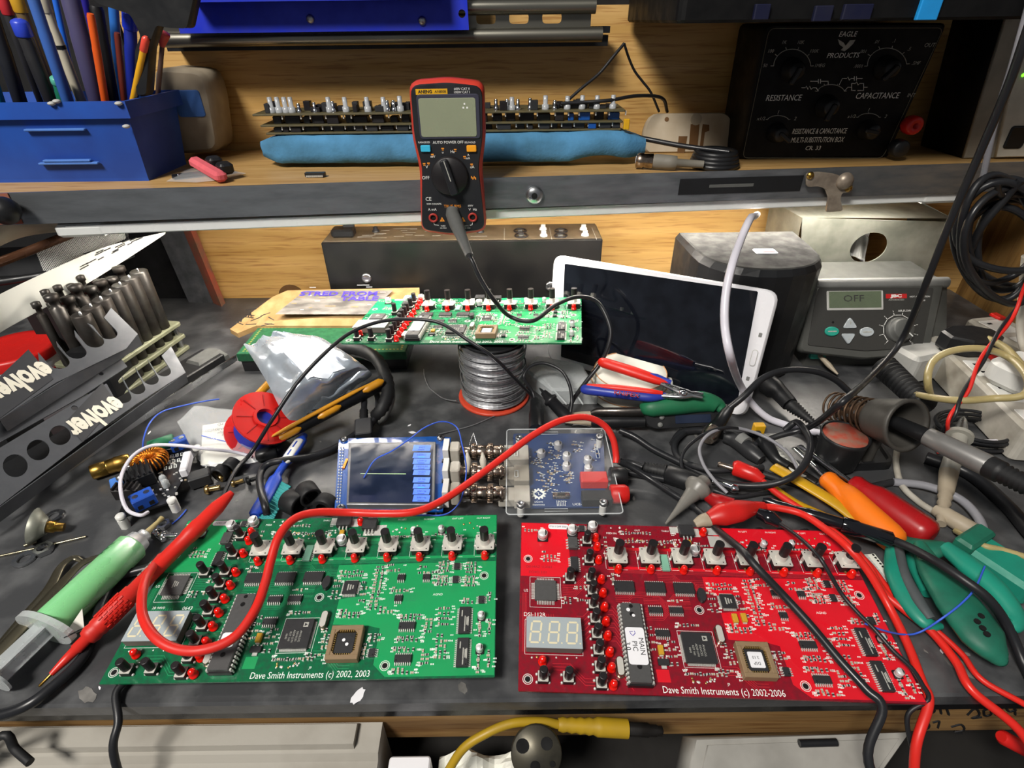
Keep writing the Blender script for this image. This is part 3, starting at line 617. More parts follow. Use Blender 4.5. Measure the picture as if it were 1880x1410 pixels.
for a in (('600V CAT II', 848, 163, .0026), ('1000V CAT I', 848, 169, .0026), ('AUTO POWER OFF', 823, 261, .0032), ('RANGE/SD', 779, 261, .0022), ('SEL/HOLD', 863, 261, .0022), ('OFF', 782, 326, .004), ('mV', 795, 287, .0032), ('V', 784, 306, .0036), ('u', 813, 279, .003), ('Hz', 831, 278, .0034), ('A', 860, 284, .0028), ('mA', 859, 290, .0028), ('uA', 867, 306, .0034), ('CE', 787, 365, .0048), ('9999 COUNTS', 797, 374, .0022), ('A mA', 794, 384, .0034), ('COM', 831, 388, .0042), ('V  Hz', 868, 384, .0034), ('600V', 864, 377, .0024), ('FUSED', 814, 414, .0016), ('10A MAX', 814, 418, .0016), ('CAT II', 856, 414, .0016), ('1000V MAX', 856, 418, .0016)): mt(*a)
mt('TRUE RMS', 831, 378, .0036, 'orange_print')
for px, py in ((813, 272), (836, 274), (794, 283), (779, 300), (787, 299), (853, 287), (866, 301)): x, y = on(X, px, py); mb.box((x, y, .0013), (.0024, .0010, .0002), 'orange_print'); mb.box((x, y-.0014, .0013), (.0016, .0005, .0002), 'orange_print')
for k in range(4): x, y = on(X, 866+2.4*k, 325+(k % 2)*2); mb.box((x, y, .0013), (.001, .002, .0002), 'orange_print')
for px in (812, 850): x, y = on(X, px, 402); mb.prism([(x-.0024, y-.002), (x+.0024, y-.002), (x, y+.0024)], .0011, .0015, 'orange_print'); mb.box((x, y-.0002, .0016), (.0005, .0018, .0001), 'black_print')
for a, b in (((796, 407), (798, 412)), ((798, 412), (806, 413)), ((868, 406), (867, 412)), ((867, 412), (863, 413))): p, q = on(X, *a), on(X, *b); mb.tube([(*p, .0013), (*q, .0013)], .00025, 'white_print', 4)
for px, py in ((853, 190), (851, 197), (858, 197)): x, y = on(X, px, py); mb.box((x, y, .0027), (.0014, .0014, .0001), 'white_print')
part('panel_lettering', mb, t, kind='stuff')
# ---- black meter lead: plug, then over the rear board to the right and out to the cutters
M('lead_black', '#1f2023', .38, var=.1); M('lead_grey', '#8a8a90', .4, var=.1)
a, b, c = Q(829, 399, .512), Q(862, 470, .46), Q(868, 482, .455); a.y = .5215
t = thing('black_test_lead', 'black test lead plugged into the multimeter and looping over the rear green board', 'test lead', MX.Translation(c))
mb = MB(); d = (b-a)
mb.tube([a+V((0, .004, .004)), a, a+d*.25, a+d*.6, b], [(.0058, .005), (.0066, .006), (.0068, .006), (.005, .0045), (.0036, .0036)], 'grey_plastic', 12, upv=(0, -1, 0)); part('plug', mb, t, True, 'grey moulded plug')
cp_ = [b, c, Q(882, 512, .45), Q(905, 548, .445), P(935, 580, .098), P(978, 589, .096), P(1020, 560, .100), P(1062, 545, .100), P(1098, 556, .092), P(1120, 600, .074), P(1117, 635, .058), P(1100, 670, .040), P(1075, 702, .026), P(1052, 735, .016), P(1044, 760, .008)]
mb = MB(); mb.tube(smooth(cp_), .0021, 'lead_black', 10); part('cable', mb, t, True)
# second lead: from lower left over the board front down to the right
cable('black_test_wire', 'thin black test wire arching from the red probe over the rear board front', 'wire', [P(392, 950, .02), P(430, 868, .02), P(462, 830, .02), P(500, 770, .045), P(548, 700, .068), P(600, 645, .085), P(645, 610, .094), P(700, 590, .098), P(760, 586, .098), P(810, 594, .096), P(860, 625, .088), P(905, 655, .075), P(945, 695, .045), P(972, 722, .02), P(983, 738, .0095)], .0017, 'lead_black')
# ---- solder spool
M('solder_bright', '#b4b5b8', .42, .85, var=.3, vs=300)
M('spool_red', '#c8442c', .45)
t = thing('solder_spool', 'big spool of silver solder wire on a red plastic base', 'spool', T(-.019, .468))
mb = MB(); mb.lathe([(.0362, 0), (.0368, .0008), (.0368, .0022), (.0362, .003), (.034, .0032)], 'spool_red', 40); part('flange', mb, t)
mb = MB(); mb.lathe([(.0300, .0688), (.0310, .0696), (.0308, .0712), (.03, .0714)], 'black_plastic', 40); part('flange', mb, t)
mb = MB(); pr = []
for i in range(30): z = .0034+i*.00217; r = .0318+.0012*math.sin(i*.9)+random.uniform(-.0003, .0003); pr += [(r-.0007, z), (r+.0002, z+.0011)]
mb.lathe(pr, 'solder_bright', 40, smooth=False); wd = part('wire_winding', mb, t)
mb = MB()
for i in range(34):
    z = random.uniform(.006, .066); a0 = random.uniform(0, 6); n = 22; tl = random.uniform(-.006, .006)
    mb.tube([(math.cos(a0+2.6*k/n)*.0334, math.sin(a0+2.6*k/n)*.0334, min(.068, max(.004, z+tl*k/n))) for k in range(n+1)], .0006, 'solder_bright', 5)
part('loose_strands', mb, wd, kind='stuff')
mb = MB(); mb.tube(smooth([P(838, 736, .006), P(815, 732, .003), P(795, 718, .0015), P(786, 708, .001), P(779, 690, .001), P(778, 678, .001)]), .0006, 'solder_bright', 5); part('wire_end', mb, t, True)
cable('solder_strand', 'loose solder strand lying on the bench before the spool', 'wire', [P(935, 752, .001), P(905, 765, .001), P(870, 780, .001), P(835, 790, .001), P(805, 797, .003)], .0006, 'solder_bright')
# ---- touch screen module on a blue board
M('module_blue', '#1450a0', .3, coat=.3); M('lcd_dark', '#1c2436', .12, hx2='#232c40', vs=50, spec=.6); M('lcd_frame', '#77787a', .45, .4); M('button_blue', '#5078f0', .5, es=.75); M('screen_line', '#b8d8a0', .5, es=.9); M('button_teal', '#30b0b0', .5, es=.6); M('button_ink', '#20306c', .5)
o = P(614, 936, .013); X = frame(o, P(813, 938, .013)-o); t = thing('touch_screen_module', 'blue circuit module with a dark touch screen and blue menu keys', 'display module', MX.Translation((o.x, o.y, 0)) @ X.to_3x3().to_4x4())
TX = WM[t.name]
q = ons(X, [(614, 936), (813, 938), (820, 880), (828, 803), (822, 803), (812, 801), (626, 805), (622, 808)])
mb = MB(); mb.prism(ccw(q), .0114, .013, 'module_blue'); part('substrate', mb, t)
w0 = [on(X, 614, 936), on(X, 813, 938)]
mb = MB(); mb.rbox((.0385, .0275, .0065), (.066, .05, .0016), 'white_plastic', .002); part('lower_board', mb, t)
q = ccw(ons(X, [(636, 926), (797, 927), (800, 811), (640, 813)], .005)); mb = MB(); mb.loft([[V((*p, z)) for p in (inset(q, k) if k else q)] for z, k in ((.013, 0), (.0178, 0), (.0182, .0006))], 'lcd_frame', smooth=False); lf = part('screen_frame', mb, t)
q = ccw(ons(X, [(640, 922), (792, 924), (795, 815), (645, 816)], .0054)); mb = MB(); mb.prism(q, .0180, .0186, 'lcd_dark'); sc_ = part('screen', mb, lf)
mb = MB()
def sq(a, b, mat_, z=.01862): 
    (x0, y0), (x1, y1) = on(X, *a, .0056), on(X, *b, .0056); mb.box(((x0+x1)/2, (y0+y1)/2, z), (abs(x1-x0), abs(y1-y0), .0001), mat_); return (x0+x1)/2, (y0+y1)/2, abs(y1-y0)
sq((662, 869), (745, 870.5), 'screen_line')
for i, (s_, y0, y1, tl) in enumerate((('EXIT', 817, 828, 0), ('LOW-1', 831, 841, 1), ('LOW-2', 842, 852, 0), ('MEDIUM', 853, 862, 0), ('HIGH', 863, 872, 0), ('10 Hz', 876, 886, 0), ('50 Hz', 888, 897, 1), ('100 Hz', 898, 908, 0), ('500 Hz', 909, 921, 0))):
    x, y, h = sq((760-.012*i, y0), (789-i*.2, y1), 'button_blue'); mb.text(s_, .0026, 'button_ink', T(x, y+.0006, .0187)); mb.box((x, y-h*.32, .0187), (.0055, .0005, .0001), 'button_teal' if tl else 'button_ink')
part('menu', mb, sc_, X=None, kind='stuff')
mb = MB()
for px, py in ((632, 808), (809, 806), (626, 934), (806, 931)): x, y = on(X, px, py); mb.T = T(x, y); mb.lathe([(.0034, .013), (.0033, .015), (.002, .0158), (.0002, .016)], 'steel', 14); mb.box((0, 0, .0159), (.003, .0006, .0004), 'hole'); mb.box((0, 0, .0159), (.0006, .003, .0004), 'hole')
mb.T = MX(); 
for i in range(2): pass
part('corner_screws', mb, t, kind='stuff')
mb = MB()
for i in range(20):
    for k in range(2): x, y = on(X, 626+4.6*k-i*.35, 822+i*5.3); mb.box((x, y, .0136), (.0009, .0009, .0014), 'tin')
part('pin_header', mb, t, kind='stuff')
mb = MB(); x, y = on(X, 636, 848); mb.box((x, y-.003, .0136), (.002, .012, .0012), 'copper'); part('ribbon_tab', mb, t)
for px, py in ((632, 812), (806, 810), (626, 932), (803, 930)): x, y = on(X, px, py); mb = MB(); mb.cyl((x, y, 0), (x, y, .0115), .0026, None, 'steel', 10); part('standoff', mb, t)
# BNC sockets of the module, adaptors, and the clear case board
def bnc_row(py):
    return P(816, py, .017), P(925, py, .017)
for i, (py, xs) in enumerate(((829, 0), (866, 2), (905, 0))):
    a, b = P(813, py, .0165), P(842, py, .0165); mb = MB()
    mb.box((a+b)/2-V((.0035, 0, 0)), (abs(b.x-a.x)*.35, .0155, .0165), 'white_plastic'); mb.rbox((a+b)/2+V((.004, 0, -.0005)), (abs(b.x-a.x)*.62, .0125, .0145), 'dirty_white', .002, .001); part('bnc_socket', mb, t, True)
    if i < 2: mb = MB(); c = P(818, py+18, .0135); mb.box(c, (.006, .003, .003), 'knob_black'); part('jumper', mb, t, True)
    a, b = P(843, py, .0165), P(926, py+1, .0165); d = (b-a); n = d.length
    tb = thing('bnc_adaptor', ('topmost', 'middle', 'frontmost')[i]+' of three nickel plugs joining the screen module to the clear case', 'connector', frame(a, d), 'nickel connectors between module and case')
    mb = MB(); mb.tube([(n*f, 0, 0) for f in (0, .02, .05, .06, .24, .26)], [.0042, .0052, .0052, .0044, .0044, .0058], 'nickel', 16); part('body', mb, tb)
    for f in (.27, .62):
        mb = MB(); pr = []
        for k in range(2): pass
        mb.tube([(n*f, 0, 0), (n*(f+.015), 0, 0), (n*(f+.125), 0, 0), (n*(f+.14), 0, 0)], [.0062, .0072, .0072, .0062], 'nickel', 18)
        for k in range(24): an = 2*PI*k/24; mb.box((n*(f+.07), math.cos(an)*.0072, math.sin(an)*.0072), (n*.11, .0007, .0007), 'nickel', RX(an).to_3x3())
        part('knurled_ring', mb, tb)
    mb = MB(); mb.tube([(n*f, 0, 0) for f in (.40, .42, .60, .62)], [.0054, .0058, .0058, .0052], 'nickel', 16); part('sleeve', mb, tb)
    mb = MB(); mb.tube([(n*f, 0, 0) for f in (.76, .78, .90, .91, .96, .97, 1)], [.0054, .0058, .0058, .0066, .0066, .0052, .0052], 'nickel', 16); mb.sphere((n*.85, -.002, .0056), .0012, 'nickel', 8); part('bayonet', mb, tb)
# two clips pinched between the rows
for i, (px, py) in enumerate(((858, 845), (886, 845))):
    mb = MB(); a, b = P(px, py-12, .022), P(px+2, py+22, .021); mb.tube([a, a+(b-a)*.4, a+(b-a)*.75, b], [(.0012, .002), (.0030, .003), (.0022, .002), (.0004, .0006)], 'dirty_white', 10); solo('crimp_pin', ('left' if not i else 'right')+' of two pale pins wedged between the nickel connectors', 'pin', mb, 'pale pins between connectors')
mb = MB(); c = P(869, 795, .03); a, b = P(862, 817, .023), P(876, 817, .023); mb.tube([a, c, b], .0005, 'steel', 5); solo('wire_hook', 'bent wire hook sticking up behind the top nickel connector', 'wire', mb)
# ---- clear case board
M('acrylic', '#eef3f6', .06, var=.01, alpha=.03, spec=.8, rvar=0); M('case_blue', '#0e356e', .4, hx2='#0f3264')
o = P(930, 946, .003); X = frame(o, P(1137, 944, .003)-o); t = thing('clear_case_board', 'blue circuit board sandwiched in clear acrylic beside the screen module', 'circuit board', MX.Translation((o.x, o.y, 0)) @ X.to_3x3().to_4x4())
xr, _ = on(X, 1137, 944); _, yt = on(X, 1030, 784, .0155); 
def slots(z): return [[(a, b), (c, b), (c, d), (a, d)] for a, b, c, d in ((xr*.33, y0+.0028, xr*.53, y0+.0052), (xr*.32, yt-.0075, xr*.52, yt-.0045), (.007, yt*.32, .0095, yt*.40), (.007, yt*.60, .0095, yt*.68), (xr-.012, yt*.56, xr-.0095, yt*.74))]
full = rrect(xr, yt, .003, 3, (xr/2, yt/2)); y0 = on(X, 1030, 945, .0125)[1]; ftop = rrect(xr, yt-y0, .003, 3, (xr/2, (yt+y0)/2))
mb = MB(); mb.plate(ftop, slots(0)+[circ(.006, yt-.012, .0016, 12), circ(xr-.006, yt-.012, .0016, 12)], .0145, .0163, 'acrylic'); part('top_plate', mb, t, label='clear acrylic top plate')
M('acrylic_edge', '#e8eef0', .2, var=.02, alpha=.5); mb = MB(); mb.tube([(x, y, .0163) for x, y in ftop], .0005, 'acrylic_edge', 5, closed=True)
for o_ in slots(0)[:5]: mb.tube([(x, y, .0164) for x, y in o_], .00035, 'acrylic_edge', 4, closed=True)
part('polished_edges', mb, t, kind='stuff')
mb = MB(); mb.plate(full, [], .0, .0022, 'acrylic'); part('base_plate', mb, t, label='clear acrylic base plate')
bx0, by0, bw, bh = .0075, .0075, xr-.0215, yt-.0195
mb = MB(); mb.prism(hull_round(ccw(ons(X, [(945, 932), (1112, 930), (1108, 796), (942, 796)], .003)), .003), .0043, .0061, 'case_blue'); pcb = part('substrate', mb, t)
zb = .0061
def cb(px, py, z=.0091): return on(X, px, py, z-.003)
for i, (x0, y0, x1, y1) in enumerate(((925, 812, 970, 839), (943.6, 848, 971, 878), (944, 886, 972.5, 916))):
    (ax, ay), (cx, cy) = cb(x0, y1, .017), cb(x1, y0, .017); mb = MB(); mb.rbox(((ax+cx)/2, (ay+cy)/2, .0102), (cx-ax, cy-ay, .0082), 'dirty_white', .0008, .0004)
    if i: mb.rbox((ax-.006, (ay+cy)/2, .0102), (.013, (cy-ay)*.8, .0078), 'dirty_white', .001)
    part('bnc_socket', mb, t)
for nm, x0, y0, x1, y1, mt_ in (('red_terminal_body', 1068, 860, 1114, 880, 'red_plastic'), ('black_terminal_body', 1070, 894, 1122, 913, 'black_plastic')):
    (ax, ay), (cx, cy) = cb(x0, y1, .017), cb(x1, y0, .017); mb = MB(); mb.rbox(((ax+cx)/2, (ay+cy)/2, .0102), (cx-ax, cy-ay, .0082), mt_, .001, .0006); mb.cyl((cx, (ay+cy)/2, .0102), (cx+.006, (ay+cy)/2, .0102), .003, None, 'steel', 12); part(nm, mb, t)
for px, py, mt_, nm in ((1135, 869, 'black_plastic', 'black_terminal_knob'), (1137, 902, 'red_plastic', 'red_terminal_knob')):
    x, y = cb(px, py, .0135); mb = MB(); mb.tube([(x-.007, y, .0105), (x-.0062, y, .0105), (x+.005, y, .0105), (x+.0075, y, .0105)], [.0066, .0078, .0078, .0062], mt_, 10); part(nm, mb, t)
for px, py in ((994, 823), (1041, 828), (1041, 846), (1080, 835), (1081, 851), (1025, 808)): x, y = cb(px, py, .015); mb = MB(); mb.T = T(x, y, zb); mb.lathe([(.0036, 0), (.0036, .0052), (.0034, .0058), (.0001, .0058)], 'cap_alu', 16); mb.prism([(.003*math.cos(a), .003*math.sin(a)) for a in [math.radians(-70+140*i/8) for i in range(9)]], .0059, .0060, 'passive_dark'); part('electrolytic_capacitor', mb, t)
for px, py in ((953, 802), (1101, 800), (956, 924), (1108, 921)):
    x, y = cb(px, py, .0185); mb = MB(); mb.T = T(x, y); mb.cyl((0, 0, .006), (0, 0, .0144), .0028, None, 'white_plastic', 12); mb.lathe([(.0034, .0164), (.0033, .0184), (.0022, .0188), (.0018, .0174), (.0001, .0174)], 'steel', 14); part('pillar_screw', mb, t)
x, y = cb(1030, 908); mb = MB(); mb.rbox((x, y, zb+.0018), (.0135, .0046, .0036), 'nickel', .001, .0004); mb.box((x, y, zb+.0038), (.006, .0022, .0012), 'knob_black'); part('slide_switch', mb, t)
mb = MB(); R_ = random.Random(5)
for cx, cy, w_, h_, n in ((980, 835, 22, 24, 14), (1000, 870, 30, 24, 16), (1018, 866, 24, 30, 14), (1042, 870, 14, 24, 16), (1060, 815, 30, 20, 12), (1010, 890, 24, 14, 10), (1010, 812, 24, 16, 8), (1092, 822, 14, 40, 10), (1020, 838, 24, 30, 14), (990, 850, 30, 10, 8)):
    for i in range(n):
        x, y = cb(cx+R_.uniform(-w_, w_)/2, cy+R_.uniform(-h_, h_)/2); mb.box((x, y, zb+.0004), (.0016, .0009, .0008), R_.choice(['passive_dark', 'passive_tan', 'tin'])); mb.box((x+.002, y, zb), (.0014, .0007, .0001), 'silk')
part('surface_components', mb, t, kind='stuff')
mb = MB(); x, y = cb(989, 902); mb.T = T(x, y, zb+.0001); g = []
for i in range(12):
    for f in (-.32, -.2, .2, .32): a = 2*PI*(i+f*1.0)/12; r = .0062 if abs(f) < .3 else .0048; g.append((r*math.cos(a), r*math.sin(a)))
mb.plate(g, [[(.0038, 0), (0, .0038), (-.0038, 0), (0, -.0038)]], 0, .0001, 'silk'); mb.tube([(-.0016, .0010, 0), (0, .0014, 0), (0, -.0012, 0), (.0016, -.0008, 0)], .0003, 'silk', 4); mb.T = MX()
x, y = cb(989, 916.5); mb.text('uCore', .0026, 'silk', T(x, y, zb+.0001)); x, y = cb(989, 922); mb.text('Electronics', .0022, 'silk', T(x, y, zb+.0001)); x, y = cb(1072, 921); mb.text('UCE-CT10X', .0034, 'silk', T(x, y, zb+.0001)); x, y = cb(1030, 899); mb.text('Resistor Selection', .0021, 'silk', T(x, y, zb+.0001))
for i in range(6): x, y = cb(1023+3*i, 919); mb.box((x, y, zb), (.0004, .006, .0001), 'silk'); mb.box((x+.0006, y+(.002 if i % 2 else -.002), zb), (.0016, .0004, .0001), 'silk')
part('board_lettering', mb, t, kind='stuff')
# ---- black power supply box at the back wall
M('psu_black', '#141415', .34, hx2='#1d1c1b', vs=40, bump=.06, rvar=.06); M('psu_top', '#6d604d', .5, hx2='#5a4e3e', vs=30)
a, b = Q(588, 445, .64), Q(1107, 441, .64); zt = (a.z+b.z)/2; yb = .700
t = thing('power_unit', 'long black metal electronics box against the oak panel', 'electronics box', T((a.x+b.x)/2, .66))
xa, xb = a.x, b.x
mb = MB(); mb.rbox(((xa+xb)/2, (.64+yb)/2, zt/2), (xb-xa, yb-.64, zt), 'psu_black', .002, .0012, 2); part('case', mb, t, True)
mb = MB(); mb.box(((xa+xb)/2, (.643+yb)/2, zt+.0003), (xb-xa-.004, yb-.645, .0012), 'psu_top'); pan = part('rear_panel', mb, t, True, 'brownish connector panel on top')
def pt_(px, py): return P(px, py, zt+.001)
c = pt_(632, 433); mb = MB(); mb.rbox((c.x, c.y, zt+.006), (.028, .018, .010), 'black_plastic', .004, .002); mb.rbox((c.x+.006, c.y+.006, zt+.011), (.014, .006, .006), 'dark_plastic', .002); part('cable_clamp', mb, pan, True)
for px in (955, 957, 1030, 1029): 
    py = 424 if px in (955, 1030) else 433; c = pt_(px, py); mb = MB(); mb.torus((c.x, c.y, zt+.0015), .0075, .0012, 'knob_black', n=20, k=6); mb.rbox((c.x, c.y, zt+.0015), (.006, .003, .002), 'grey_plastic', .0006); part('socket_ring', mb, pan, True)
for px, py in ((997, 421), (998, 433), (1071, 421), (1074, 432), (882, 426), (690, 425)): c = pt_(px, py); mb = MB(); mb.T = T(c.x, c.y, zt+.001); mb.lathe([(.0048, 0), (.0044, .002), (.003, .003), (.003, .006), (.0001, .0064)], 'white_plastic' if px > 900 else 'dark_plastic', 14); part('knob', mb, pan, True)
mb = MB()
for i in range(26): c = pt_(random.uniform(670, 900), random.uniform(419, 438)); mb.box((c.x, c.y, zt+.001), (random.uniform(.006, .022), .0008, .0002), 'dim_print')
for px in (925, 1010, 1090): c, d = pt_(px, 418), pt_(px+2, 440); mb.box(((c.x+d.x)/2, (c.y+d.y)/2, zt+.001), (.0006, abs(c.y-d.y), .0002), 'dim_print')
part('panel_print', mb, pan, True, kind='stuff')
for px, py in ((673, 510), (1010, 525)):
    c = Q(px, py, .6396); mb = MB(); mb.T = MX.Translation(c) @ RX(PI/2); mb.lathe([(.006, 0), (.0056, .002), (.004, .0026), (.0032, .0014), (.0001, .0014)], 'steel', 18); part('case_screw', mb, t, True)
# ---- tablet leaning on the speaker
M('tablet_white', '#e4e4e8', .3, var=.03); M('tablet_glass', '#0a0c12', .06, spec=.7, hx2='#12151c', vs=60, rvar=.02)
A_, B_ = P(1004, 660, 0), P(1370, 770, 0); e = (B_-A_).normalized(); n = V((-e.y, e.x, 0)); n = n if n.y > 0 else -n; th = math.radians(17); nrm = -(n*math.cos(th)-V((0, 0, 1))*math.sin(th))
X = frame(A_, e, nrm); t = thing('tablet', 'white tablet with dark screen leaning against the black speaker', 'tablet', X)
q = ccw(ons(X, [(1016, 467), (1432, 536), (1369, 770), (1003, 660)])); q = [(x, max(y, .0005)) for x, y in q]
mb = MB(); shell(mb, hull_round(q, .012, 5), -.0075, .0, 'tablet_white', .0022); bd = part('body', mb, t)
q2 = ccw(ons(X, [(1037, 484), (1392, 535), (1352, 748), (1030, 655)])); mb = MB(); mb.prism(hull_round(q2, .001, 1), -.0002, .0003, 'tablet_glass'); part('screen', mb, t)
mb = MB(); x, y = on(X, 1384, 657); ang = math.atan2(q[2][1]-q[1][1], q[2][0]-q[1][0]); mb.T = T(x, y) @ RZ(ang); mb.prism(rrect(.016, .0055, .0026, 4), .0, .0008, 'light_grey'); mb.prism(rrect(.0148, .0043, .002, 4), .0008, .001, 'tablet_white'); part('home_button', mb, t)
mb = MB()
for px, py in ((1396, 615), (1373, 695)): x, y = on(X, px, py); mb.T = T(x, y) @ RZ(ang+PI/2); mb.prism(rrect(.003, .004, .0006, 2), .0, .0003, 'mid_grey')
part('touch_keys', mb, t, kind='stuff')
# ---- black speaker behind the tablet
M('dusty_black', '#3c3c3a', .8, hx2='#2e2e2d', vs=80, spec=.2)
mb = MB(); o = []
for i in range(13): a = PI*i/12; o.append((.252-.064*math.cos(a)*1.0, .545-.062*math.sin(a)**.8))
o = o[::1]+[(.318, .60), (.186, .60)]
t = thing('desk_speaker', 'black round fronted speaker cabinet behind the tablet', 'speaker', T(.25, .55)); o = ccw(o)
mb.loft([[V((x+.004*k*0, y, z)) for x, y in (inset(o, i_) if i_ else o)] for z, i_ in ((0, .003), (.003, .0), (.122, .0), (.128, .004))], 'black_plastic', smooth=False); part('cabinet', mb, t, True)
mb = MB(); mb.loft([[V((x, y, z)) for x, y in inset(o, i_)] for z, i_ in ((.128, .004), (.1288, .006))], 'dusty_black', smooth=False); part('top_panel', mb, t, True, 'dusty grey top')
c = Q(1459, 523, .495); M('led_green', '#7aff30', .3, es=2); mb = MB(); mb.sphere(c, .0014, 'led_green', 8); part('power_light', mb, t, True, 'small green light')
c = P(1405, 461, .1295); mb = MB(); mb.rbox((c.x, c.y, .1292), (.022, .014, .0012), 'label_white', .002); mb.box((c.x+.002, c.y-.001, .1300), (.012, .006, .0003), 'red_plastic'); part('sticker', mb, t, True, 'white and red sticker')
c = Q(1446, 568, .4905); mb = MB(); mb.T = MX.Translation(c) @ RZ(.5) @ RX(PI/2); mb.box((0, 0, 0), (.02, .008, .0008), 'cream_plastic')
for i in range(12): mb.box((-.008+.0014*i, .0005, .0005), (.0007, .005, .0002), 'black_print')
part('barcode_label', mb, t, True)
# ================================================================== right hand side
# ---- hot air station
M('station_grey', '#4e4f4c', .48, bump=.04); M('station_panel', '#3a3a38', .5, bump=.03); M('station_lcd', '#5f6a56', .25, var=.08); M('key_teal', '#2aa08c', .45); M('key_light', '#b4bcc0', .45)
pb, pt2 = Q(1590, 642, .505), Q(1610, 512, .548); u = (V((0, pt2.y-pb.y, pt2.z-pb.z))).normalized(); n = V((0, -u.z, u.y))
X = frame(V((pb.x, pb.y, pb.z)), (1, 0, 0), n); t = thing('hot_air_station', 'grey hot air rework station with display, keys and dial', 'rework station', T(pb.x, .58))
WM_ = X
q = ccw(ons(X, [(1492, 512), (1737, 508), (1707, 648), (1588, 660), (1468, 645)])); q = hull_round(q, .006)
mb = MB(); mb.T = X; shell(mb, q, -.012, .0, 'station_grey', .002); part('front_bezel', mb, t, True)
q2 = ccw(ons(X, [(1500, 528), (1714, 528), (1692, 638), (1588, 645), (1482, 634)])); mb = MB(); mb.T = X; shell(mb, hull_round(q2, .003), -.001, .0012, 'station_panel', .0006); pan = part('control_panel', mb, t, True)
x0, x1 = Q(1490, 500, .56).x-.002, Q(1735, 505, .56).x
mb = MB(); rings = []
for x in (x0+.002, x1): rings.append([V((x, y, z)) for y, z in ((.552, .083), (.556, .0835), (.618, .0835), (.618, .0), (.52, .0), (.518, .028))])
mb.loft(rings, 'station_grey', smooth=False); part('body', mb, t, True)
mb = MB(); mb.tube([(x0+.004, .549, .086), (x1-.004, .549, .086)], (.006), 'mid_grey', 12); part('top_edge', mb, t, True)
def sx(px, py): x, y = on(X, px, py); return x, y
def box_on(par, nm, a, b, mat_, z0=.0012, z1=.0026, r=.001, lab=None):
    (ax, ay), (bx_, by_) = sx(*a), sx(*b); mb = MB(); mb.T = X; mb.rbox(((ax+bx_)/2, (ay+by_)/2, (z0+z1)/2), (abs(bx_-ax), abs(by_-ay), z1-z0), mat_, r, min(.0004, (z1-z0)/3)); return part(nm, mb, par, True, lab)
d_ = box_on(pan, 'display_frame', (1516, 535), (1620, 569), 'light_grey', .0012, .0018)
mb = MB(); mb.T = X; (ax, ay), (bx_, by_) = sx(1520, 536), sx(1616, 565); mb.box(((ax+bx_)/2, (ay+by_)/2, .0019), (bx_-ax, ay-by_, .0004), 'station_lcd'); x, y = sx(1565, 549); mb.text('OFF', .010, 'station_panel', T(x, y, .0022), sx=1.3); part('display', mb, t, True)
mb = MB(); mb.T = X
def tri(cx, cy, s_, w_): 
    x, y = sx(cx, cy); o = hull_round(ccw([(x-w_, y-s_*.0055), (x+w_, y-s_*.0055), (x, y+s_*.0075)]), .004, 4); return o
for nm, cx, cy, s_ in (('plus_key', 1558, 594, 1), ('minus_key', 1555, 622, -1)):
    mb = MB(); mb.T = X; shell(mb, tri(cx, cy, s_, .0085), .0012, .0034, 'key_light', .0008); x, y = sx(cx, cy); mb.text('+' if s_ > 0 else '-', .007, 'dim_print', T(x, y, .0036)); part(nm, mb, pan, True)
for nm, cx, cy, mt_ in (('teal_key', 1525, 609, 'key_teal'), ('grey_key', 1589, 610, 'key_light')):
    x, y = sx(cx, cy); mb = MB(); mb.T = X @ T(x, y); shell(mb, [(.0078*math.cos(2*PI*i/20), .0052*math.sin(2*PI*i/20)) for i in range(20)], .0012, .0032, mt_, .0008); mb.box((0, 0, .0033), (.009, .0012, .0002), 'dim_print'); part(nm, mb, pan, True)
x, y = sx(1648, 606); mb = MB(); mb.T = X @ T(x, y); mb.lathe([(.0138, .0012), (.0136, .004), (.0124, .0052), (.0118, .0052), (.0112, .0100), (.0100, .0110), (.0001, .0110)], 'grey_plastic', 32); mb.T = X @ T(x, y) @ RZ(-2.35); mb.box((0, .0058, .0112), (.0012, .011, .0006), 'white_print'); part('air_flow_dial', mb, pan, True)
mb = MB(); mb.T = X
for i in range(10):
    a = math.radians(-135+30*i); mb.T = X @ T(x, y) @ RZ(-a); mb.box((0, .0175, .0013), (.0006, .0030, .0002), 'white_print'); mb.text(str(i+1), .0024, 'white_print', T(0, .0206, .0014))
    if i < 9: mb.T = X @ T(x, y) @ RZ(-a-math.radians(15)); mb.box((0, .0160, .0013), (.0064, .0006, .0002), 'white_print')
mb.T = X; x, y = sx(1659, 571); mb.text('AIR FLOW', .0030, 'white_print', T(x, y, .0014))
x, y = sx(1644, 544); mb.box((x, y, .0013), (.0225, .0048, .0002), 'red_print'); mb.text('JBC', .0042, 'white_print', T(x, y, .0016), sx=1.8, bold=.0002); x, y = sx(1644, 551); mb.text('ADVANCED', .0026, 'dim_print', T(x, y, .0014), sx=1.2)
x, y = sx(1687, 545); mb.text('HOT AIR STATION', .0026, 'white_print', T(x, y, .0014)); x, y = sx(1690, 552); mb.text('JT 7000', .0026, 'white_print', T(x, y, .0014))
x, y = sx(1528, 592); mb.prism(circ(x, y, .0012, 10), .0011, .0015, 'hole')
part('panel_lettering', mb, pan, True, kind='stuff')
# teal connector and hose below the station front
c = P(1535, 694, .012); mb = MB(); mb.rbox((c.x, .519, .016), (.018, .008, .012), 'key_teal', .003, .002); mb.tube([(c.x, .516, .016), (c.x+.006, .503, .011), (c.x+.012, .492, .006)], [.0022, .003, .001], 'cream_plastic', 8); part('teal_socket', mb, t, True, 'teal hose socket')
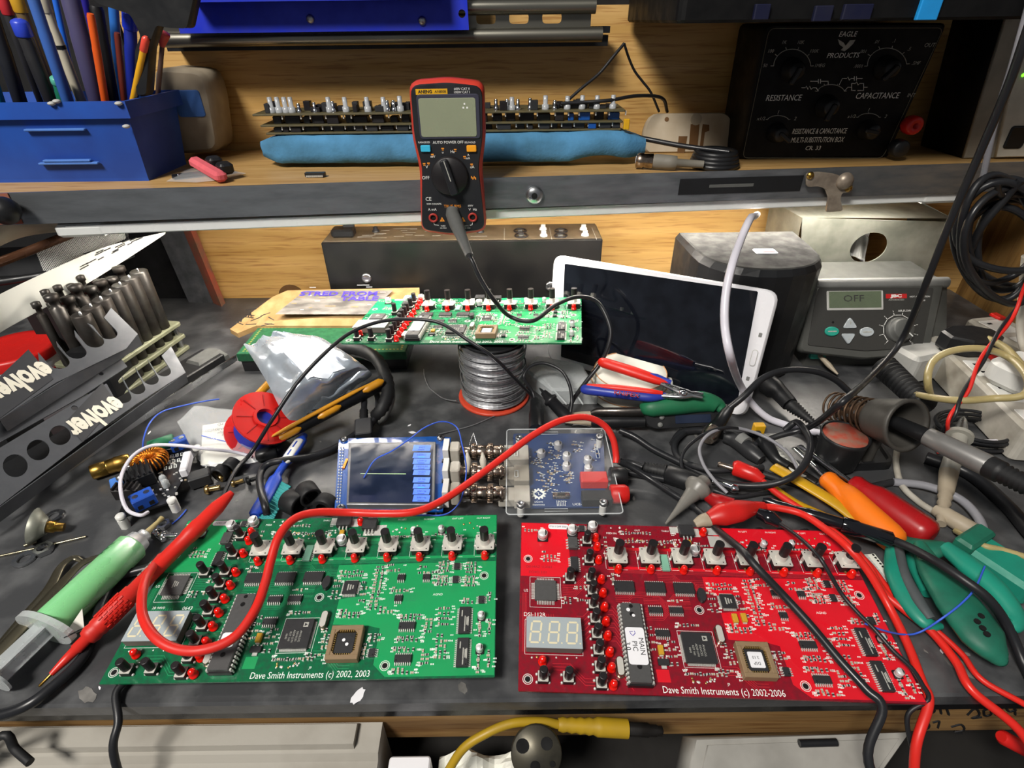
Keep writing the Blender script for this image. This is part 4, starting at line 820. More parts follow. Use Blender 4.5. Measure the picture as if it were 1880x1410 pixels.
# ---- galvanised duct box
yg = .624; X = face(yg, 0, 0); t = thing('duct_box', 'galvanised sheet metal box with a round hole on the hot air station', 'metal box', T(.43, .66, 0))
q = ccw(ons(X, [(1473, 400), (1748, 408), (1719, 509), (1495, 501)])); q = [(x, y if y > .1 else .0) for x, y in q]; cx, cy = on(X, 1595, 455); cir = [(cx+.0215*math.cos(2*PI*i/28), cy+.0185*math.sin(2*PI*i/28)) for i in range(28)]
mb = MB(); mb.T = X; mb.plate(q, [cir], -.0015, 0, 'galvanised'); part('front_plate', mb, t, True)
xs = [p[0] for p in q]; zt_ = max(p[1] for p in q); xl, xrr = on(X, 1473, 400)[0], on(X, 1748, 408)[0]
mb = MB(); mb.add([(xl, yg+.0004, zt_), (xl+.012, yg+.0004, .0), (xl+.004, .70, .0), (xl-.006, .70, zt_)], [(0, 1, 2, 3)], 'galvanised'); mb.add([(xrr, yg+.0004, zt_-.003), (xrr, .70, zt_), (xrr+.01, .70, .0), (xrr+.006, yg+.0004, .0)], [(0, 1, 2, 3)], 'galvanised'); part('side_plates', mb, t, True, kind='stuff')
mb = MB(); mb.quad((xl, yg+.0006, zt_), (xrr, yg+.0006, zt_-.003), (xrr, .70, zt_-.002), (xl-.006, .70, zt_), 'galvanised'); part('top_plate', mb, t, True)
mb = MB()
def rag(u_, v_): return (cx-.016+.03*u_, yg+.012+.02*v_+.006*math.sin(7*u_+3*v_), cy-.022+.04*v_+.006*math.sin(9*v_+4*u_))
mb.grid(rag, 14, 14, 'light_grey', smooth=False); solo('crumpled_rag', 'crumpled grey rag stuffed inside the galvanised box hole', 'rag', mb)
# ---- latch hook on the shelf lip
yh = sy(.3)-.0035; X = face(yh); M('old_nickel', '#a09484', .4, .45, hx2='#7c7064', vs=90, bump=.1); t = thing('latch_hook', 'old nickel latch hook screwed to the shelf lip at right', 'latch', T(.31, yh, .19))
q = ccw(ons(X, [(1478, 317), (1500, 314), (1530, 318), (1558, 328), (1566, 342), (1560, 354), (1545, 352), (1541, 366), (1546, 386), (1514, 389), (1519, 362), (1512, 345), (1498, 340), (1478, 342)]))
mb = MB(); mb.T = X; shell(mb, hull_round(q, .003), 0, .003, 'old_nickel', .001); part('hook_plate', mb, t, True)
for px, py in ((1485, 321), (1555, 344)): x, y = on(X, px, py); mb = MB(); mb.T = X @ T(x, y); mb.lathe([(.0038, .003), (.003, .0048), (.0001, .0056)], 'brass', 14); part('screw', mb, t, True)
x, y = on(X, 1548, 331); mb = MB(); mb.T = X @ T(x, y); mb.lathe([(.0085, .0028), (.0075, .006), (.004, .0085), (.0001, .009)], 'old_nickel', 18); part('boss', mb, t, True)
# ---- soldering iron stand: base, cup, spring holder
M('rust', '#8a6a5a', .75, hx2='#a8422e', vs=120, bump=.3); M('holder_grey', '#4c4a46', .5, .3, bump=.1); M('heat_tube', '#6c5644', .5, .7, hx2='#4c3a2c', vs=150)
bc = P(1560, 835); t = thing('iron_stand', 'soldering iron stand with spring holder over a black base', 'iron stand', T(bc.x, bc.y))
q = ccw([(p.x, p.y) for p in lp([(1490, 796), (1592, 792), (1640, 862), (1505, 868)])]); mb = MB()
mb.loft([[V((*p, z)) for p in (inset(hull_round(q, .008), k) if k else hull_round(q, .008))] for z, k in ((.0, 0), (.008, .001), (.008, .004), (.005, .005))], 'black_plastic', smooth=False); part('base_tray', mb, t, True)
c = P(1553, 797, .034); mb = MB(); mb.T = T(c.x, c.y); mb.lathe([(.0165, .004), (.0185, .030), (.0195, .034), (.0180, .034), (.0165, .030)], 'black_plastic', 26); part('cup', mb, t, True)
mb = MB(); mb.T = T(c.x, c.y); mb.lathe([(.0175, .0305), (.0170, .0335), (.0001, .0325)], 'rust', 26); part('tip_sponge', mb, t, True, 'rust stained sponge')
a, e = Q(1536, 748, .400), Q(1664, 781, .338); ax_ = (e-a).normalized(); LN = (e-a).length; H = frame(a, ax_)
mb = MB(); mb.T = H; n = 8*16; mb.tube([(LN*(-.06+.70*i/n), math.cos(2*PI*i/16)*(.0132+.0018*i/n), math.sin(2*PI*i/16)*(.0132+.0018*i/n)) for i in range(n+1)], .0010, 'heat_tube', 6); part('spring', mb, t, True, 'bronze wire spring')
mb = MB(); mb.T = H; mb.tube([(LN*.02, 0, 0), (LN*.06, 0, 0), (LN*.66, 0, 0)], [.008, .0098, .0112], 'heat_tube', 20, caps=True)
for i in range(5):
    for k in range(8): a_ = 2*PI*k/8+i*.4; x = LN*(.14+.10*i); r = .0101+.0011*i/5; mb.T = H @ T(x, 0, 0) @ RX(a_) @ T(0, 0, r-.0003); mb.prism(circ(0, 0, .0017, 8), 0, .0006, 'hole' if (i+k) % 3 else 'steel')
part('heat_shield', mb, t, True)
mb = MB(); mb.T = H; mb.rev([(LN*f, r) for f, r in ((.55, .0140), (.58, .0160), (.62, .0166), (.97, .0212), (1.02, .0218), (1.02, .0188), (.98, .0180), (.62, .0125))], 'holder_grey', 30); part('funnel', mb, t, True)
m_ = H @ V((LN*.78, 0, 0)); mb = MB(); mb.tube([(m_.x, m_.y+.004, .005), (m_.x, m_.y+.004, .02), m_-V((0, -.002, .017))], .0042, 'holder_grey', 10); part('support_post', mb, t, True)
# ---- the iron
s0 = H @ V((LN*.66, 0, 0)); f1, f2, f3 = Q(1702, 801, .322), Q(1815, 856, .285), Q(1910, 904, .255)
M('iron_grey', '#8c8b89', .38, .35, hx2='#6e6d6b', vs=40); t = thing('soldering_iron', 'grey soldering iron handle parked in the spring stand', 'soldering iron', MX.Translation(f2))
mb = MB(); mb.tube([s0, H @ V((LN*.9, 0, 0)), f1], [.004, .0054, .0062], 'black_plastic', 18); part('sleeve', mb, t, True)
mb = MB(); d = (f2-f1); mb.tube([f1-d*.02, f1, f1+d*.3, f2-d*.04, f2], [.0060, .0072, .0075, .0080, .0076], 'iron_grey', 22); part('handle', mb, t, True)
mb = MB(); d = (f3-f2); pr = []; rr = []
for i in range(21): pr.append(f2+d*(i/20)); rr.append(.0080 if i < 6 else (.0078 if i % 2 else .0062)-.00005*i)
mb.tube(pr, rr, 'black_rubber', 18); part('strain_relief', mb, t, True)
# ---- hose nozzle leaning behind the stand
a, b = P(1622, 672, .03), P(1700, 745, .028); mb = MB(); pr = []; rr = []
for i in range(41): pr.append(a+(b-a)*(i/40)); rr.append((.0125 if i % 3 else .0098)-.00006*i)
mb.tube(pr, rr, 'black_rubber', 18); solo('corrugated_hose', 'ribbed black hose coming down behind the iron stand', 'hose', mb)
# ---- power strips on the right
def strip(name, label, a, b, w_, h, cnt, off=0):
    d = (b-a); L_ = d.length; X = frame(a, d); t = thing(name, label, 'power strip', X, 'white power strips')
    mb = MB(); mb.rbox((L_/2, 0, h/2), (L_, w_, h), 'dirty_white', .006, .003); part('housing', mb, t)
    for i in range(cnt):
        x = L_*(i+.5)/cnt+off; mb = MB(); mb.rbox((x-.013, w_*.27, h+.0018), (.014, .009, .004), 'red_plastic', .001, .001); part('switch', mb, t, label='red rocker switch')
        mb = MB(); mb.rbox((x+.006, -.004, h), (.030, w_*.6, .001), 'white_plastic', .002, .0004)
        for dx, dy in ((.0, .006), (-.007, -.006), (.007, -.006)): mb.box((x+.006+dx, -.004+dy, h+.0006), (.003, .005, .0004), 'hole')
        part('socket', mb, t)
    return X, L_
XS, LS = strip('power_strip', 'white power strip with red switches at the right edge, nearer one', P(1725, 668), P(1905, 852), .05, .036, 4)
XS2, LS2 = strip('power_strip', 'white power strip with red switches further back against the side wall', P(1722, 652)+V((.058, .03, 0)), P(1905, 770)+V((.066, 0, 0)), .045, .034, 4)
c = XS @ V((.030, -.004, .0375)); mb = MB(); o = [(c.x+.030*math.cos(a), c.y+.020*math.sin(a)) for a in [2*PI*i/8+.4 for i in range(8)]]
mb.loft([[V((*p, z)) for p in (inset(o, k) if k else o)] for z, k in ((c.z, .001), (c.z+.003, 0), (c.z+.016, .0005), (c.z+.018, .003))], 'black_plastic', smooth=False); solo('plug_adaptor', 'black mains adaptor plugged into the nearer power strip', 'adaptor', mb)
c = XS @ V((.095, -.004, .0375)); mb = MB(); mb.T = T(c.x+.006, c.y-.004, c.z) @ RZ(.4); mb.rbox((0, 0, .013), (.044, .040, .026), 'white_plastic', .012, .006, 5); solo('mains_plug', 'white mains plug in the nearer power strip at the right edge', 'plug', mb)
c = P(1722, 655, .036); mb = MB(); mb.T = T(c.x, c.y+.02, .0) @ RZ(.3); mb.rbox((0, 0, .017), (.05, .03, .034), 'light_grey', .006, .004); solo('grey_transformer', 'pale grey plug block beside the hot air station', 'adaptor', mb)
M('tube_beige', '#b4a470', .45, var=.1, trans=.15)
cable('beige_tube', 'beige rubber tube looping over the power strip', 'tube', [P(1712, 740, .02), P(1703, 700, .05), P(1712, 665, .06), P(1745, 645, .07), P(1800, 640, .075), P(1850, 655, .07), P(1885, 690, .07), P(1880, 725, .065), P(1820, 732, .055), P(1760, 735, .052), P(1700, 728, .04), P(1660, 718, .02)], .0032, 'tube_beige')
cable('beige_tube', 'beige tube running along the side wall behind the strips', 'tube', [P(1738, 608, .03), P(1790, 614, .045), P(1840, 635, .06), P(1870, 665, .065), P(1900, 700, .065)], .0034, 'tube_beige')
cable('beige_cable', 'dirty beige cord sloping along the side wall', 'cable', [P(1735, 610, .016), P(1780, 640, .03), P(1830, 665, .036), P(1890, 690, .04)], .0026, 'cream_plastic')
cable('pale_cable', 'pale grey mains cable hanging at the far right edge', 'cable', [Q(1884, 470, .50), Q(1876, 560, .50), Q(1874, 610, .49), Q(1886, 660, .47)], .0038, 'dirty_white')
# ---- hanging black cable coil
mb = MB(); R_ = random.Random(8); pts = []
for i in range(7*14):
    a = 2*PI*i/14; k = i/14; cxp = 1842+10*math.sin(k*2.1); cyp = 440+14*math.cos(k*1.7); rx = 72+16*math.sin(k*1.3); ry = 92+18*math.cos(k*2.3)
    pts.append(Q(cxp+rx*math.cos(a), cyp+ry*math.sin(a)*(1+.15*math.cos(a+k)), .47+.006*math.sin(k*3+a)+.004*k))
mb.tube(smooth(pts, 3), .0032, 'lead_black', 8)
mb.tube(smooth([Q(1875, 330, .47), Q(1850, 360, .475), Q(1800, 420, .48), Q(1778, 470, .49)]), .0032, 'lead_black', 8)
solo('hanging_cable_coil', 'loops of black cable hanging by the right side wall', 'cable', mb)
mb = MB(); c = Q(1846, 352, .476); mb.tube(smooth([(.640, .480, c.z-.002), (c.x+.02, .477, c.z-.003), (c.x-.004, .474, c.z-.002), (c.x-.012, .473, c.z+.006)], 4), .0025, 'dark_steel', 8); solo('coil_hook', 'steel hook in the side wall carrying the black cable loops', 'hook', mb)
# ---- twisted red and black pair
pp = smooth([Q(1905, 470, .44), Q(1870, 560, .44), P(1815, 640, .085), P(1775, 715, .06), P(1745, 770, .04), P(1732, 800, .018), P(1722, 830, .004)], 14)
t = thing('twisted_pair', 'twisted red and black wire pair dropping from the cable loops', 'wire', MX.Translation(pp[-1]))
for k, mt_, nm in ((0, 'red_cable', 'red_wire'), (1, 'lead_black', 'black_wire')):
    mb = MB(); mb.tube([p+V((math.cos(i*.28+PI*k)*.0016, math.sin(i*.28+PI*k)*.0012, 0)) for i, p in enumerate(pp)], .0016, mt_, 7); part(nm, mb, t, True)
# ---- long black cord from the top right
cable('black_cable', 'long black cord slanting from the top right corner to the bench', 'cable', [Q(1960, -160, .40), Q(1885, 60, .40), Q(1850, 160, .405), Q(1795, 290, .415), Q(1745, 405, .42), Q(1700, 520, .425), P(1655, 625, .075), P(1600, 690, .06), P(1550, 735, .085), P(1490, 782, .03), P(1430, 800, .014), P(1375, 820, .006)], .0028, 'lead_black')
cable('black_cable', 'dark cord at the upper right edge beside the grey instrument', 'cable', [Q(1940, -160, .47), Q(1886, 20, .47), Q(1858, 120, .47), Q(1830, 210, .475), Q(1812, 290, .48), Q(1800, 345, .485)], .0025, 'lead_grey')
# ---- white cord from the lamp down
M('cord_white', '#d4d2dc', .4, var=.05)
cable('white_cable', 'white lamp cord dropping in front of the tablet onto the bench', 'cable', [Q(1390, 394, .585), Q(1384, 398, .53), Q(1377, 402, .475), Q(1360, 440, .45), Q(1343, 490, .42), Q(1332, 545, .405), Q(1331, 600, .39), Q(1341, 655, .378), P(1356, 700, .045), P(1378, 738, .022), P(1408, 766, .008), P(1440, 779, .004), P(1480, 790, .004), P(1525, 800, .012), P(1560, 822, .010)], .0034, 'cord_white')
# ---- thin black cable coil lying by the strips
mb = MB(); pts = []
c = P(1785, 800, .004)
for i in range(5*16): a = 2*PI*i/16; k = i/16; pts.append(V((c.x+(.030+.003*math.sin(k*2))*math.cos(a)+.003*math.sin(k), c.y+(.022+.003*math.cos(k*1.5))*math.sin(a), .003+.0028*k+.001*math.sin(a*2))))
mb.tube(smooth(pts, 3), .0017, 'lead_black', 6); solo('cable_coil', 'small coil of thin black cable lying before the power strip', 'cable', mb)
# ---- screwdrivers
def driver(label, tip, neck, end, z0, z1, mat_, shaft_r, hr, flutes, nm='screwdriver'):
    a, b, c = P(*tip, z0), P(*neck, z1), P(*end, z1+.001); t = thing(nm, label, 'screwdriver', MX.Translation(V((b.x, b.y, 0))))
    mb = MB(); mb.tube([a, a+(b-a)*.06, b+(c-b)*.1], [(shaft_r*1.4, shaft_r*.4), shaft_r, shaft_r], 'chrome', 12); part('shaft', mb, t, True)
    mb = MB(); d = c-b; rr = [(0, .45), (.01, .62), (.05, .74), (.12, .70), (.2, .74), (.3, .95), (.4, 1), (.88, 1), (.95, .93), (.99, .7), (1, .4)]
    mb.tube([b+d*f for f, _ in rr], [hr*r for _, r in rr], mat_, 8 if flutes else 20); h = part('handle', mb, t, True); return t, b, d, h
driver('orange handled screwdriver beside the red one', (1458, 822), (1515, 876), (1650, 1000), .008, .0105, 'orange_plastic', .0022, .0105, False)
tr, b, d, h = driver('red handled screwdriver with a bright shaft', (1468, 818), (1562, 886), (1712, 988), .008, .0125, 'dark_red', .0024, .0120, True)
# yellow tweezers
M('tweezer_yellow', '#c89a1c', .4)
def strip_tool(label, pts, name, mat_, w_, th, cat, group=None):
    mb = MB(); mb.tube(smooth(lp(pts), 4), [(w_, th)]*((len(pts)-1)*4+1) if not isinstance(w_, list) else w_, mat_, 10, upv=(0, 0, 1)); return solo(name, label, cat, mb, group)
strip_tool('yellow flat tool lying under the orange screwdriver', [(1420, 857, .012), (1470, 885, .013), (1540, 928, .010), (1592, 970, .006)], 'yellow_tweezers', 'tweezer_yellow', .0058, .0024, 'tweezers')
strip_tool('lower yellow flat tool beneath the red lead', [(1412, 893, .004), (1460, 925, .004), (1510, 948, .004), (1540, 962, .004)], 'yellow_tweezers', 'tweezer_yellow', .0055, .002, 'tweezers')
strip_tool('pair of dark steel tweezers between the driver shafts', [(1380, 812, .003), (1440, 848, .004), (1500, 885, .003)], 'steel_tweezers', 'dark_steel', .004, .0015, 'tweezers')
# component tapes
for (a, b, z, lab) in (((1428, 820), (1474, 876), .004, 'white component tape strip under the black cable'), ((1592, 1018), (1632, 1068), .003, 'white component tape strip right of the red board')):
    p, q = P(*a, z), P(*b, z); X = frame(p, q-p); L_ = (q-p).length; t = thing('component_tape', lab, 'component tape', X)
    mb = MB(); mb.rbox((L_/2, 0, 0), (L_, .011, .0012), 'paper', .0005, .0003, 1); part('carrier', mb, t)
    mb = MB(); [mb.prism(circ(L_*(i+.5)/9, .0036, .0009, 8), .0006, .0007, 'hole') for i in range(9)]; [mb.box((L_*(i+.5)/9, -.002, .0006), (.0022, .003, .0003), 'light_grey') for i in range(9)]; part('pockets', mb, t, kind='stuff')
# ---- pliers at the lower right
def grip(t, nm, pts, mat_, lab=None):
    mb = MB(); p = [(q[0], q[1], q[2]) for q in pts]; sp_ = smooth(lp(p), 5); wr = []
    for i in range(len(sp_)):
        f = i/(len(sp_)-1)*(len(pts)-1); k = min(int(f), len(pts)-2); g = f-k; wr.append((pts[k][3]*(1-g)+pts[k+1][3]*g, pts[k][4]*(1-g)+pts[k+1][4]*g))
    mb.tube(sp_, wr, mat_, 14, upv=(0, 0, 1)); return part(nm, mb, t, True, lab)
c = P(1680, 1070); t = thing('pliers', 'teal and grey handled pliers right of the red board', 'pliers', T(c.x, c.y))
grip(t, 'left_handle', [(1638, 1000, .008, .004, .004), (1645, 1050, .009, .0075, .005), (1668, 1100, .009, .008, .005), (1700, 1142, .008, .0055, .004), (1728, 1150, .006, .002, .002)], 'green_tool'); M('grip_grey', '#4c5254', .6)
grip(t, 'grip_inlay', [(1648, 995, .012, .003, .003), (1660, 1050, .0135, .0032, .003), (1685, 1100, .0135, .004, .003), (1710, 1136, .012, .003, .002)], 'grip_grey')
grip(t, 'right_handle', [(1672, 1000, .007, .004, .004), (1684, 1040, .008, .006, .005), (1705, 1090, .008, .0045, .004)], 'green_tool')
mb = MB(); mb.tube(lp([(1640, 985, .006), (1655, 1000, .008), (1668, 1004, .008)]), [(.004, .003), (.009, .004), (.005, .003)], 'steel', 10, upv=(0, 0, 1)); part('jaw', mb, t, True)
M('green_dark', '#1f6e58', .5, hx2='#185a48', vs=60, bump=.08)
c = P(1790, 1110); t = thing('cutting_pliers', 'large dark green handled cutters at the lower right', 'pliers', T(c.x, c.y))
grip(t, 'long_handle', [(1688, 1000, .016, .004, .004), (1715, 1050, .018, .010, .006), (1760, 1110, .019, .014, .007), (1805, 1170, .018, .0135, .007), (1832, 1205, .015, .007, .005), (1838, 1214, .013, .003, .003)], 'green_dark')
grip(t, 'hooked_handle', [(1735, 1005, .018, .005, .005), (1780, 1040, .020, .008, .006), (1830, 1085, .020, .0075, .006), (1862, 1130, .018, .006, .005), (1858, 1148, .017, .005, .004), (1843, 1142, .017, .003, .003)], 'green_tool')
mb = MB(); mb.tube(lp([(1690, 1010, .018), (1720, 1050, .022), (1758, 1098, .024)]), [(.004, .002), (.003, .002), (.0008, .001)], 'steel', 8, upv=(0, 0, 1)); part('steel_edge', mb, t, True)
mb = MB(); mb.tube(lp([(1655, 990, .006), (1672, 1000, .010), (1700, 1012, .014), (1735, 1005, .016)]), [(.005, .003), (.009, .005), (.010, .006), (.005, .004)], 'green_dark', 10, upv=(0, 0, 1)); part('pivot', mb, t, True)
mb = MB()
for px, py in ((1795, 1140), (1805, 1152), (1813, 1163), (1802, 1130)): p = P(px, py, .0262); mb.prism(circ(p.x, p.y, .0018, 8), p.z-.001, p.z, 'hole')
part('grip_dimples', mb, t, True, kind='stuff')
a, b = P(1770, 1004, .012), P(1900, 1090, .012); X = frame(a, b-a); L_ = (b-a).length; t = thing('wire_stripper', 'square green handled tool at the right edge', 'hand tool', X); mb = MB(); mb.rbox((L_/2, 0, .002), (L_, .026, .018), 'green_tool', .004, .003); part('handle', mb, t)
mb = MB(); mb.rbox((.002, 0, .006), (.012, .030, .018), 'green_dark', .002, .002); part('end_cap', mb, t)
# ---- white oscilloscope probe
a, b, c, d, e = P(1768, 772, .028), P(1762, 800, .026), P(1742, 868, .014), P(1735, 905, .009), P(1727, 962, .005)
t = thing('scope_probe', 'grey and white oscilloscope probe pen before the cable coil', 'probe', T(c.x, c.y)); M('probe_grey', '#9a988f', .45)
mb = MB(); mb.tube([a+(a-b)*.25, a, b], [.0006, .003, .0062], 'steel', 12); part('tip', mb, t, True)
mb = MB(); mb.tube([b, b+(c-b)*.1, c], [.0066, .0062, .0068], 'probe_grey', 16); mb.tube([b+(c-b)*-.02, b+(c-b)*.06], [.010, .010], 'probe_grey', 16); part('barrel', mb, t, True)
mb = MB(); pr = [c+(e-c)*(i/16) for i in range(17)]; mb.tube(pr, [.0068-.0002*i-(.001 if i % 2 and i > 6 else 0) for i in range(17)], 'cream_plastic', 14); part('strain_relief', mb, t, True)
cable('grey_probe_cable', 'grey white probe cable curving down behind the drivers', 'cable', [P(1648, 820, .004), P(1645, 850, .003), P(1655, 890, .003), P(1685, 920, .003), P(1715, 940, .003), P(1745, 962, .003), P(1790, 985, .005)], .0026, 'dirty_white')
mb = MB(); mb.tube(lp([(1715, 935, .006), (1735, 945, .007), (1790, 978, .007), (1800, 984, .006)]), [.004, .0062, .0068, .004], 'cream_plastic', 14); solo('cable_sleeve', 'beige cable sleeve lying by the scope probe tail', 'sleeve', mb)
cable('grey_cable', 'thick grey cable hooking round beside the square green tool', 'cable', [P(1640, 885, .004), P(1700, 892, .006), P(1760, 915, .006), P(1795, 950, .006), P(1806, 985, .006), P(1790, 1000, .006)], .0034, 'lead_grey')
cable('white_lead', 'white lead crossing to the right edge beside the strip', 'cable', [P(1775, 815, .006), P(1820, 812, .006), P(1905, 811, .006)], .0028, 'cord_white')
cable('beige_cable', 'beige cord leaving at the right edge above the green tool', 'cable', [P(1755, 975, .004), P(1800, 1000, .022), P(1840, 1010, .022), P(1900, 1028, .022)], .0022, 'tube_beige')
cable('thick_black_cable', 'thick black iron cable running off the right edge of the bench', 'cable', [f3, P(1935, 980, .03), P(1900, 985, .008), P(1850, 930, .005), P(1780, 870, .005), P(1700, 840, .005)], .0055, 'lead_black')
# ================================================================== left hand side
# ---- two folded steel chassis
M('chassis', '#5c5e62', .42, .35, hx2='#4e5054', vs=60, bump=.05); M('chassis_label', '#38393c', .5); M('logo_cream', '#d8d4c4', .6, var=.05)
D_ = (P(435, 660)-P(20, 930)).normalized(); PR_ = V((D_.y, -D_.x, 0))
def plane_at(px, py, z, tilt): 
    n = V((0, 0, 1))*math.cos(tilt)+PR_*math.sin(tilt); return frame(P(px, py, z), D_, n)
def slot(X, a, b, w_, n=8):
    p, q = V((*on(X, *a), 0)), V((*on(X, *b), 0)); d = (q-p).normalized(); s_ = V((-d.y, d.x, 0)); o = [p+s_*w_, ]
    for i in range(n+1): an = PI*i/n; o.append(q+s_*(w_*math.cos(an))+d*(w_*math.sin(an)))
    o.append(p-s_*w_); return [(v.x, v.y) for v in o]
TL_ = math.radians(38)
X2 = plane_at(341, 685, .030, TL_); t = thing('steel_chassis', 'lower grey steel chassis with round holes and evolver lettering', 'steel chassis', T(*P(200, 800)[:2]), 'stacked steel chassis'); 
# outline with open slots at the upper edge
o = ons(X2, [(-40, 850), (0, 822), (100, 762), (195, 704)])
for a, b in (((212, 703), (226, 729)), ((238, 687), (252, 713)), ((262, 671), (277, 696)), ((284, 656), (300, 681))):
    o += slot(X2, a, b, .0066)[::-1]
o += ons(X2, [(314, 636), (341, 684), (250, 742), (153, 810), (0, 928), (-40, 960)])
holes = []
for px, py, rx in ((28, 855, 23), (70, 826, 21), (110, 799, 20)): holes.append([on(X2, px+rx*math.cos(2*PI*i/24), py+(rx-2)*math.sin(2*PI*i/24)) for i in range(24)])
for px, py, r in ((136, 748, .002), (186, 686, .0016)): pass
xh, yh_ = on(X2, 137, 749); holes.append(circ(xh, yh_, .0025, 10))
def poly_plate(nm, X, o, holes, parent, mat_='chassis', th=.0014):
    mb = MB(); mb.T = X; mb.plate(o, holes, -th, 0, mat_); return part(nm, mb, parent, True)
fp = poly_plate('slotted_face', X2, o, holes, t)
# front drop and flange down to the bench
e0, e1 = [X2 @ V((*on(X2, *p), 0)) for p in ((-40, 960), (341, 684))]; g0, g1 = e0+V((0, 0, -.012))-PR_*.002, e1+V((0, 0, -.012))-PR_*.002
f0, f1_ = V((g0.x, g0.y, .002))+PR_*.018, V((g1.x, g1.y, .002))+PR_*.018
mb = MB()
for a, b, c, d in ((e0, e1, g1, g0),): mb.loft([[a, b, b-V((0, 0, .0001))+PR_*-.0012, a-PR_*.0012], [d, c, c-PR_*.0012, d-PR_*.0012]], 'chassis', smooth=False)
part('front_fold', mb, t, True)
mb = MB(); f2 = [P(0, 952, .008), P(245, 786, .008), P(436, 662, .008), P(434, 652, .016), P(240, 772, .016), P(0, 930, .016)]
mb.loft([[f2[0], f2[0]-PR_*.0015, f2[5]-PR_*.0015, f2[5]], [f2[1], f2[1]-PR_*.0015, f2[4]-PR_*.0015, f2[4]], [f2[2], f2[2]-PR_*.0015, f2[3]-PR_*.0015, f2[3]]], 'steel', smooth=False); part('lower_lip', mb, t, True, 'bright edged lower lip')
a_, b_ = P(20, 935), P(428, 672); X = frame(a_-PR_*.02+V((0, 0, .0005)), b_-a_); mb = MB(); mb.T = X; mb.rbox(((b_-a_).length/2, .004, .0075), ((b_-a_).length, .034, .014), 'black_plastic', .002, .001); part('base_rail', mb, t, True, 'black base rail')
def lettering(X, parent, c, size, n=0.0002):
    mb = MB(); x, y = on(X, *c); mb.T = X; mb.text('evolver', size, 'logo_cream', T(x, y, n+.0004) @ RZ(PI), .0001, bold=.0012, sx=.56); part('lettering', mb, parent, True, 'cream evolver lettering')
q = ccw(ons(X2, [(120, 775), (188, 703), (214, 741), (152, 812)])); mb = MB(); mb.T = X2; mb.prism(q, .0, .0004, 'chassis_label'); lab = part('name_label', mb, t, True, 'dark label with cream lettering')
lettering(X2, t, (178, 764), .028)
X1 = plane_at(253, 616, .072, TL_); t1 = thing('steel_chassis', 'upper grey steel chassis with open slots and evolver lettering', 'steel chassis', T(*P(120, 700)[:2]), 'stacked steel chassis')
o = ons(X1, [(-40, 760), (0, 740), (75, 694)])
for a, b in (((88, 641), (108, 664)), ((121, 622), (140, 646)), ((153, 601), (173, 626)), ((176, 588), (198, 611))): o += slot(X1, a, b, .0076)[::-1]
o += ons(X1, [(204, 565), (253, 613), (232, 640), (102, 703), (0, 770), (-40, 795)])
poly_plate('slotted_face', X1, o, [], t1)
mb = MB(); xm = X1; q = ccw(ons(X1, [(-30, 720), (52, 642), (98, 696), (0, 768), (-30, 790)])); mb.T = X1; mb.prism(q, 0, .0004, 'chassis_label'); part('name_label', mb, t1, True, 'dark label with cream lettering')
lettering(X1, t1, (40, 700), .028)
q = ons(X1, [(-40, 800), (0, 776), (212, 645), (234, 673), (150, 728), (0, 812), (-40, 840)], -.012); mb = MB(); mb.T = X1 @ T(0, 0, -.012); mb.plate(q, [circ(*on(X1, 186, 686, -.012), .002, 8)], -.0014, 0, 'chassis'); part('lower_flange', mb, t1, True)
a, b = X1 @ V((*on(X1, 253, 614), 0)), X1 @ V((*on(X1, 0, 770), 0)); mb = MB(); mb.loft([[a, a-V((0, 0, .012)), a-V((0, 0, .012))-PR_*.0012, a-PR_*.0012], [b, b-V((0, 0, .012)), b-V((0, 0, .012))-PR_*.0012, b-PR_*.0012]], 'chassis', smooth=False); part('front_fold', mb, t1, True)
for f in (.1, .85):
    p = a*(1-f)+b*f; mb = MB(); mb.box((p.x-.05, p.y+.02, .03), (.03, .04, .06), 'black_plastic'); part('inner_bracket', mb, t1, True)
# ---- collet stand with steel pins
M('stand_green', '#8e9078', .5, hx2='#74765e', vs=60); M('pin_steel', '#4e4c49', .45, .7, hx2='#3a3531', vs=70, bump=.05)
z0 = .040; pA, pB = P(295, 597, z0), P(262, 622, z0); 
top = Q(249, 497, pA.y); zt_ = top.z; row = (P(132, 556, zt_)-P(249, 497, zt_)); 
c0 = V((pA.x, pA.y, 0)); st = V((row.x, row.y, 0))/6.0; back = V((-st.y, st.x, 0)).normalized()
back = back if back.x < 0 else -back
t = thing('collet_stand', 'pale green stand holding upright dark steel pins by the wall', 'tool stand', T(c0.x, c0.y)); X = frame(c0-st.normalized()*.018, st)
sgn = 1 if (X.to_3x3() @ V((0, 1, 0))).dot(back) > 0 else -1; L_ = st.length*8
for z in (.0335, .0175, .002):
    mb = MB(); mb.T = X; mb.rbox((L_/2, sgn*.022, z+.001), (L_, .066, .005), 'stand_green', .003, .001); part('plate', mb, t, True)
for x in (.006, L_-.006):
    for y in (-.004, .048): mb = MB(); mb.T = X; mb.cyl((x, sgn*y, .004), (x, sgn*y, .034), .0035, None, 'steel', 8); part('spacer', mb, t, True)
k_ = 0
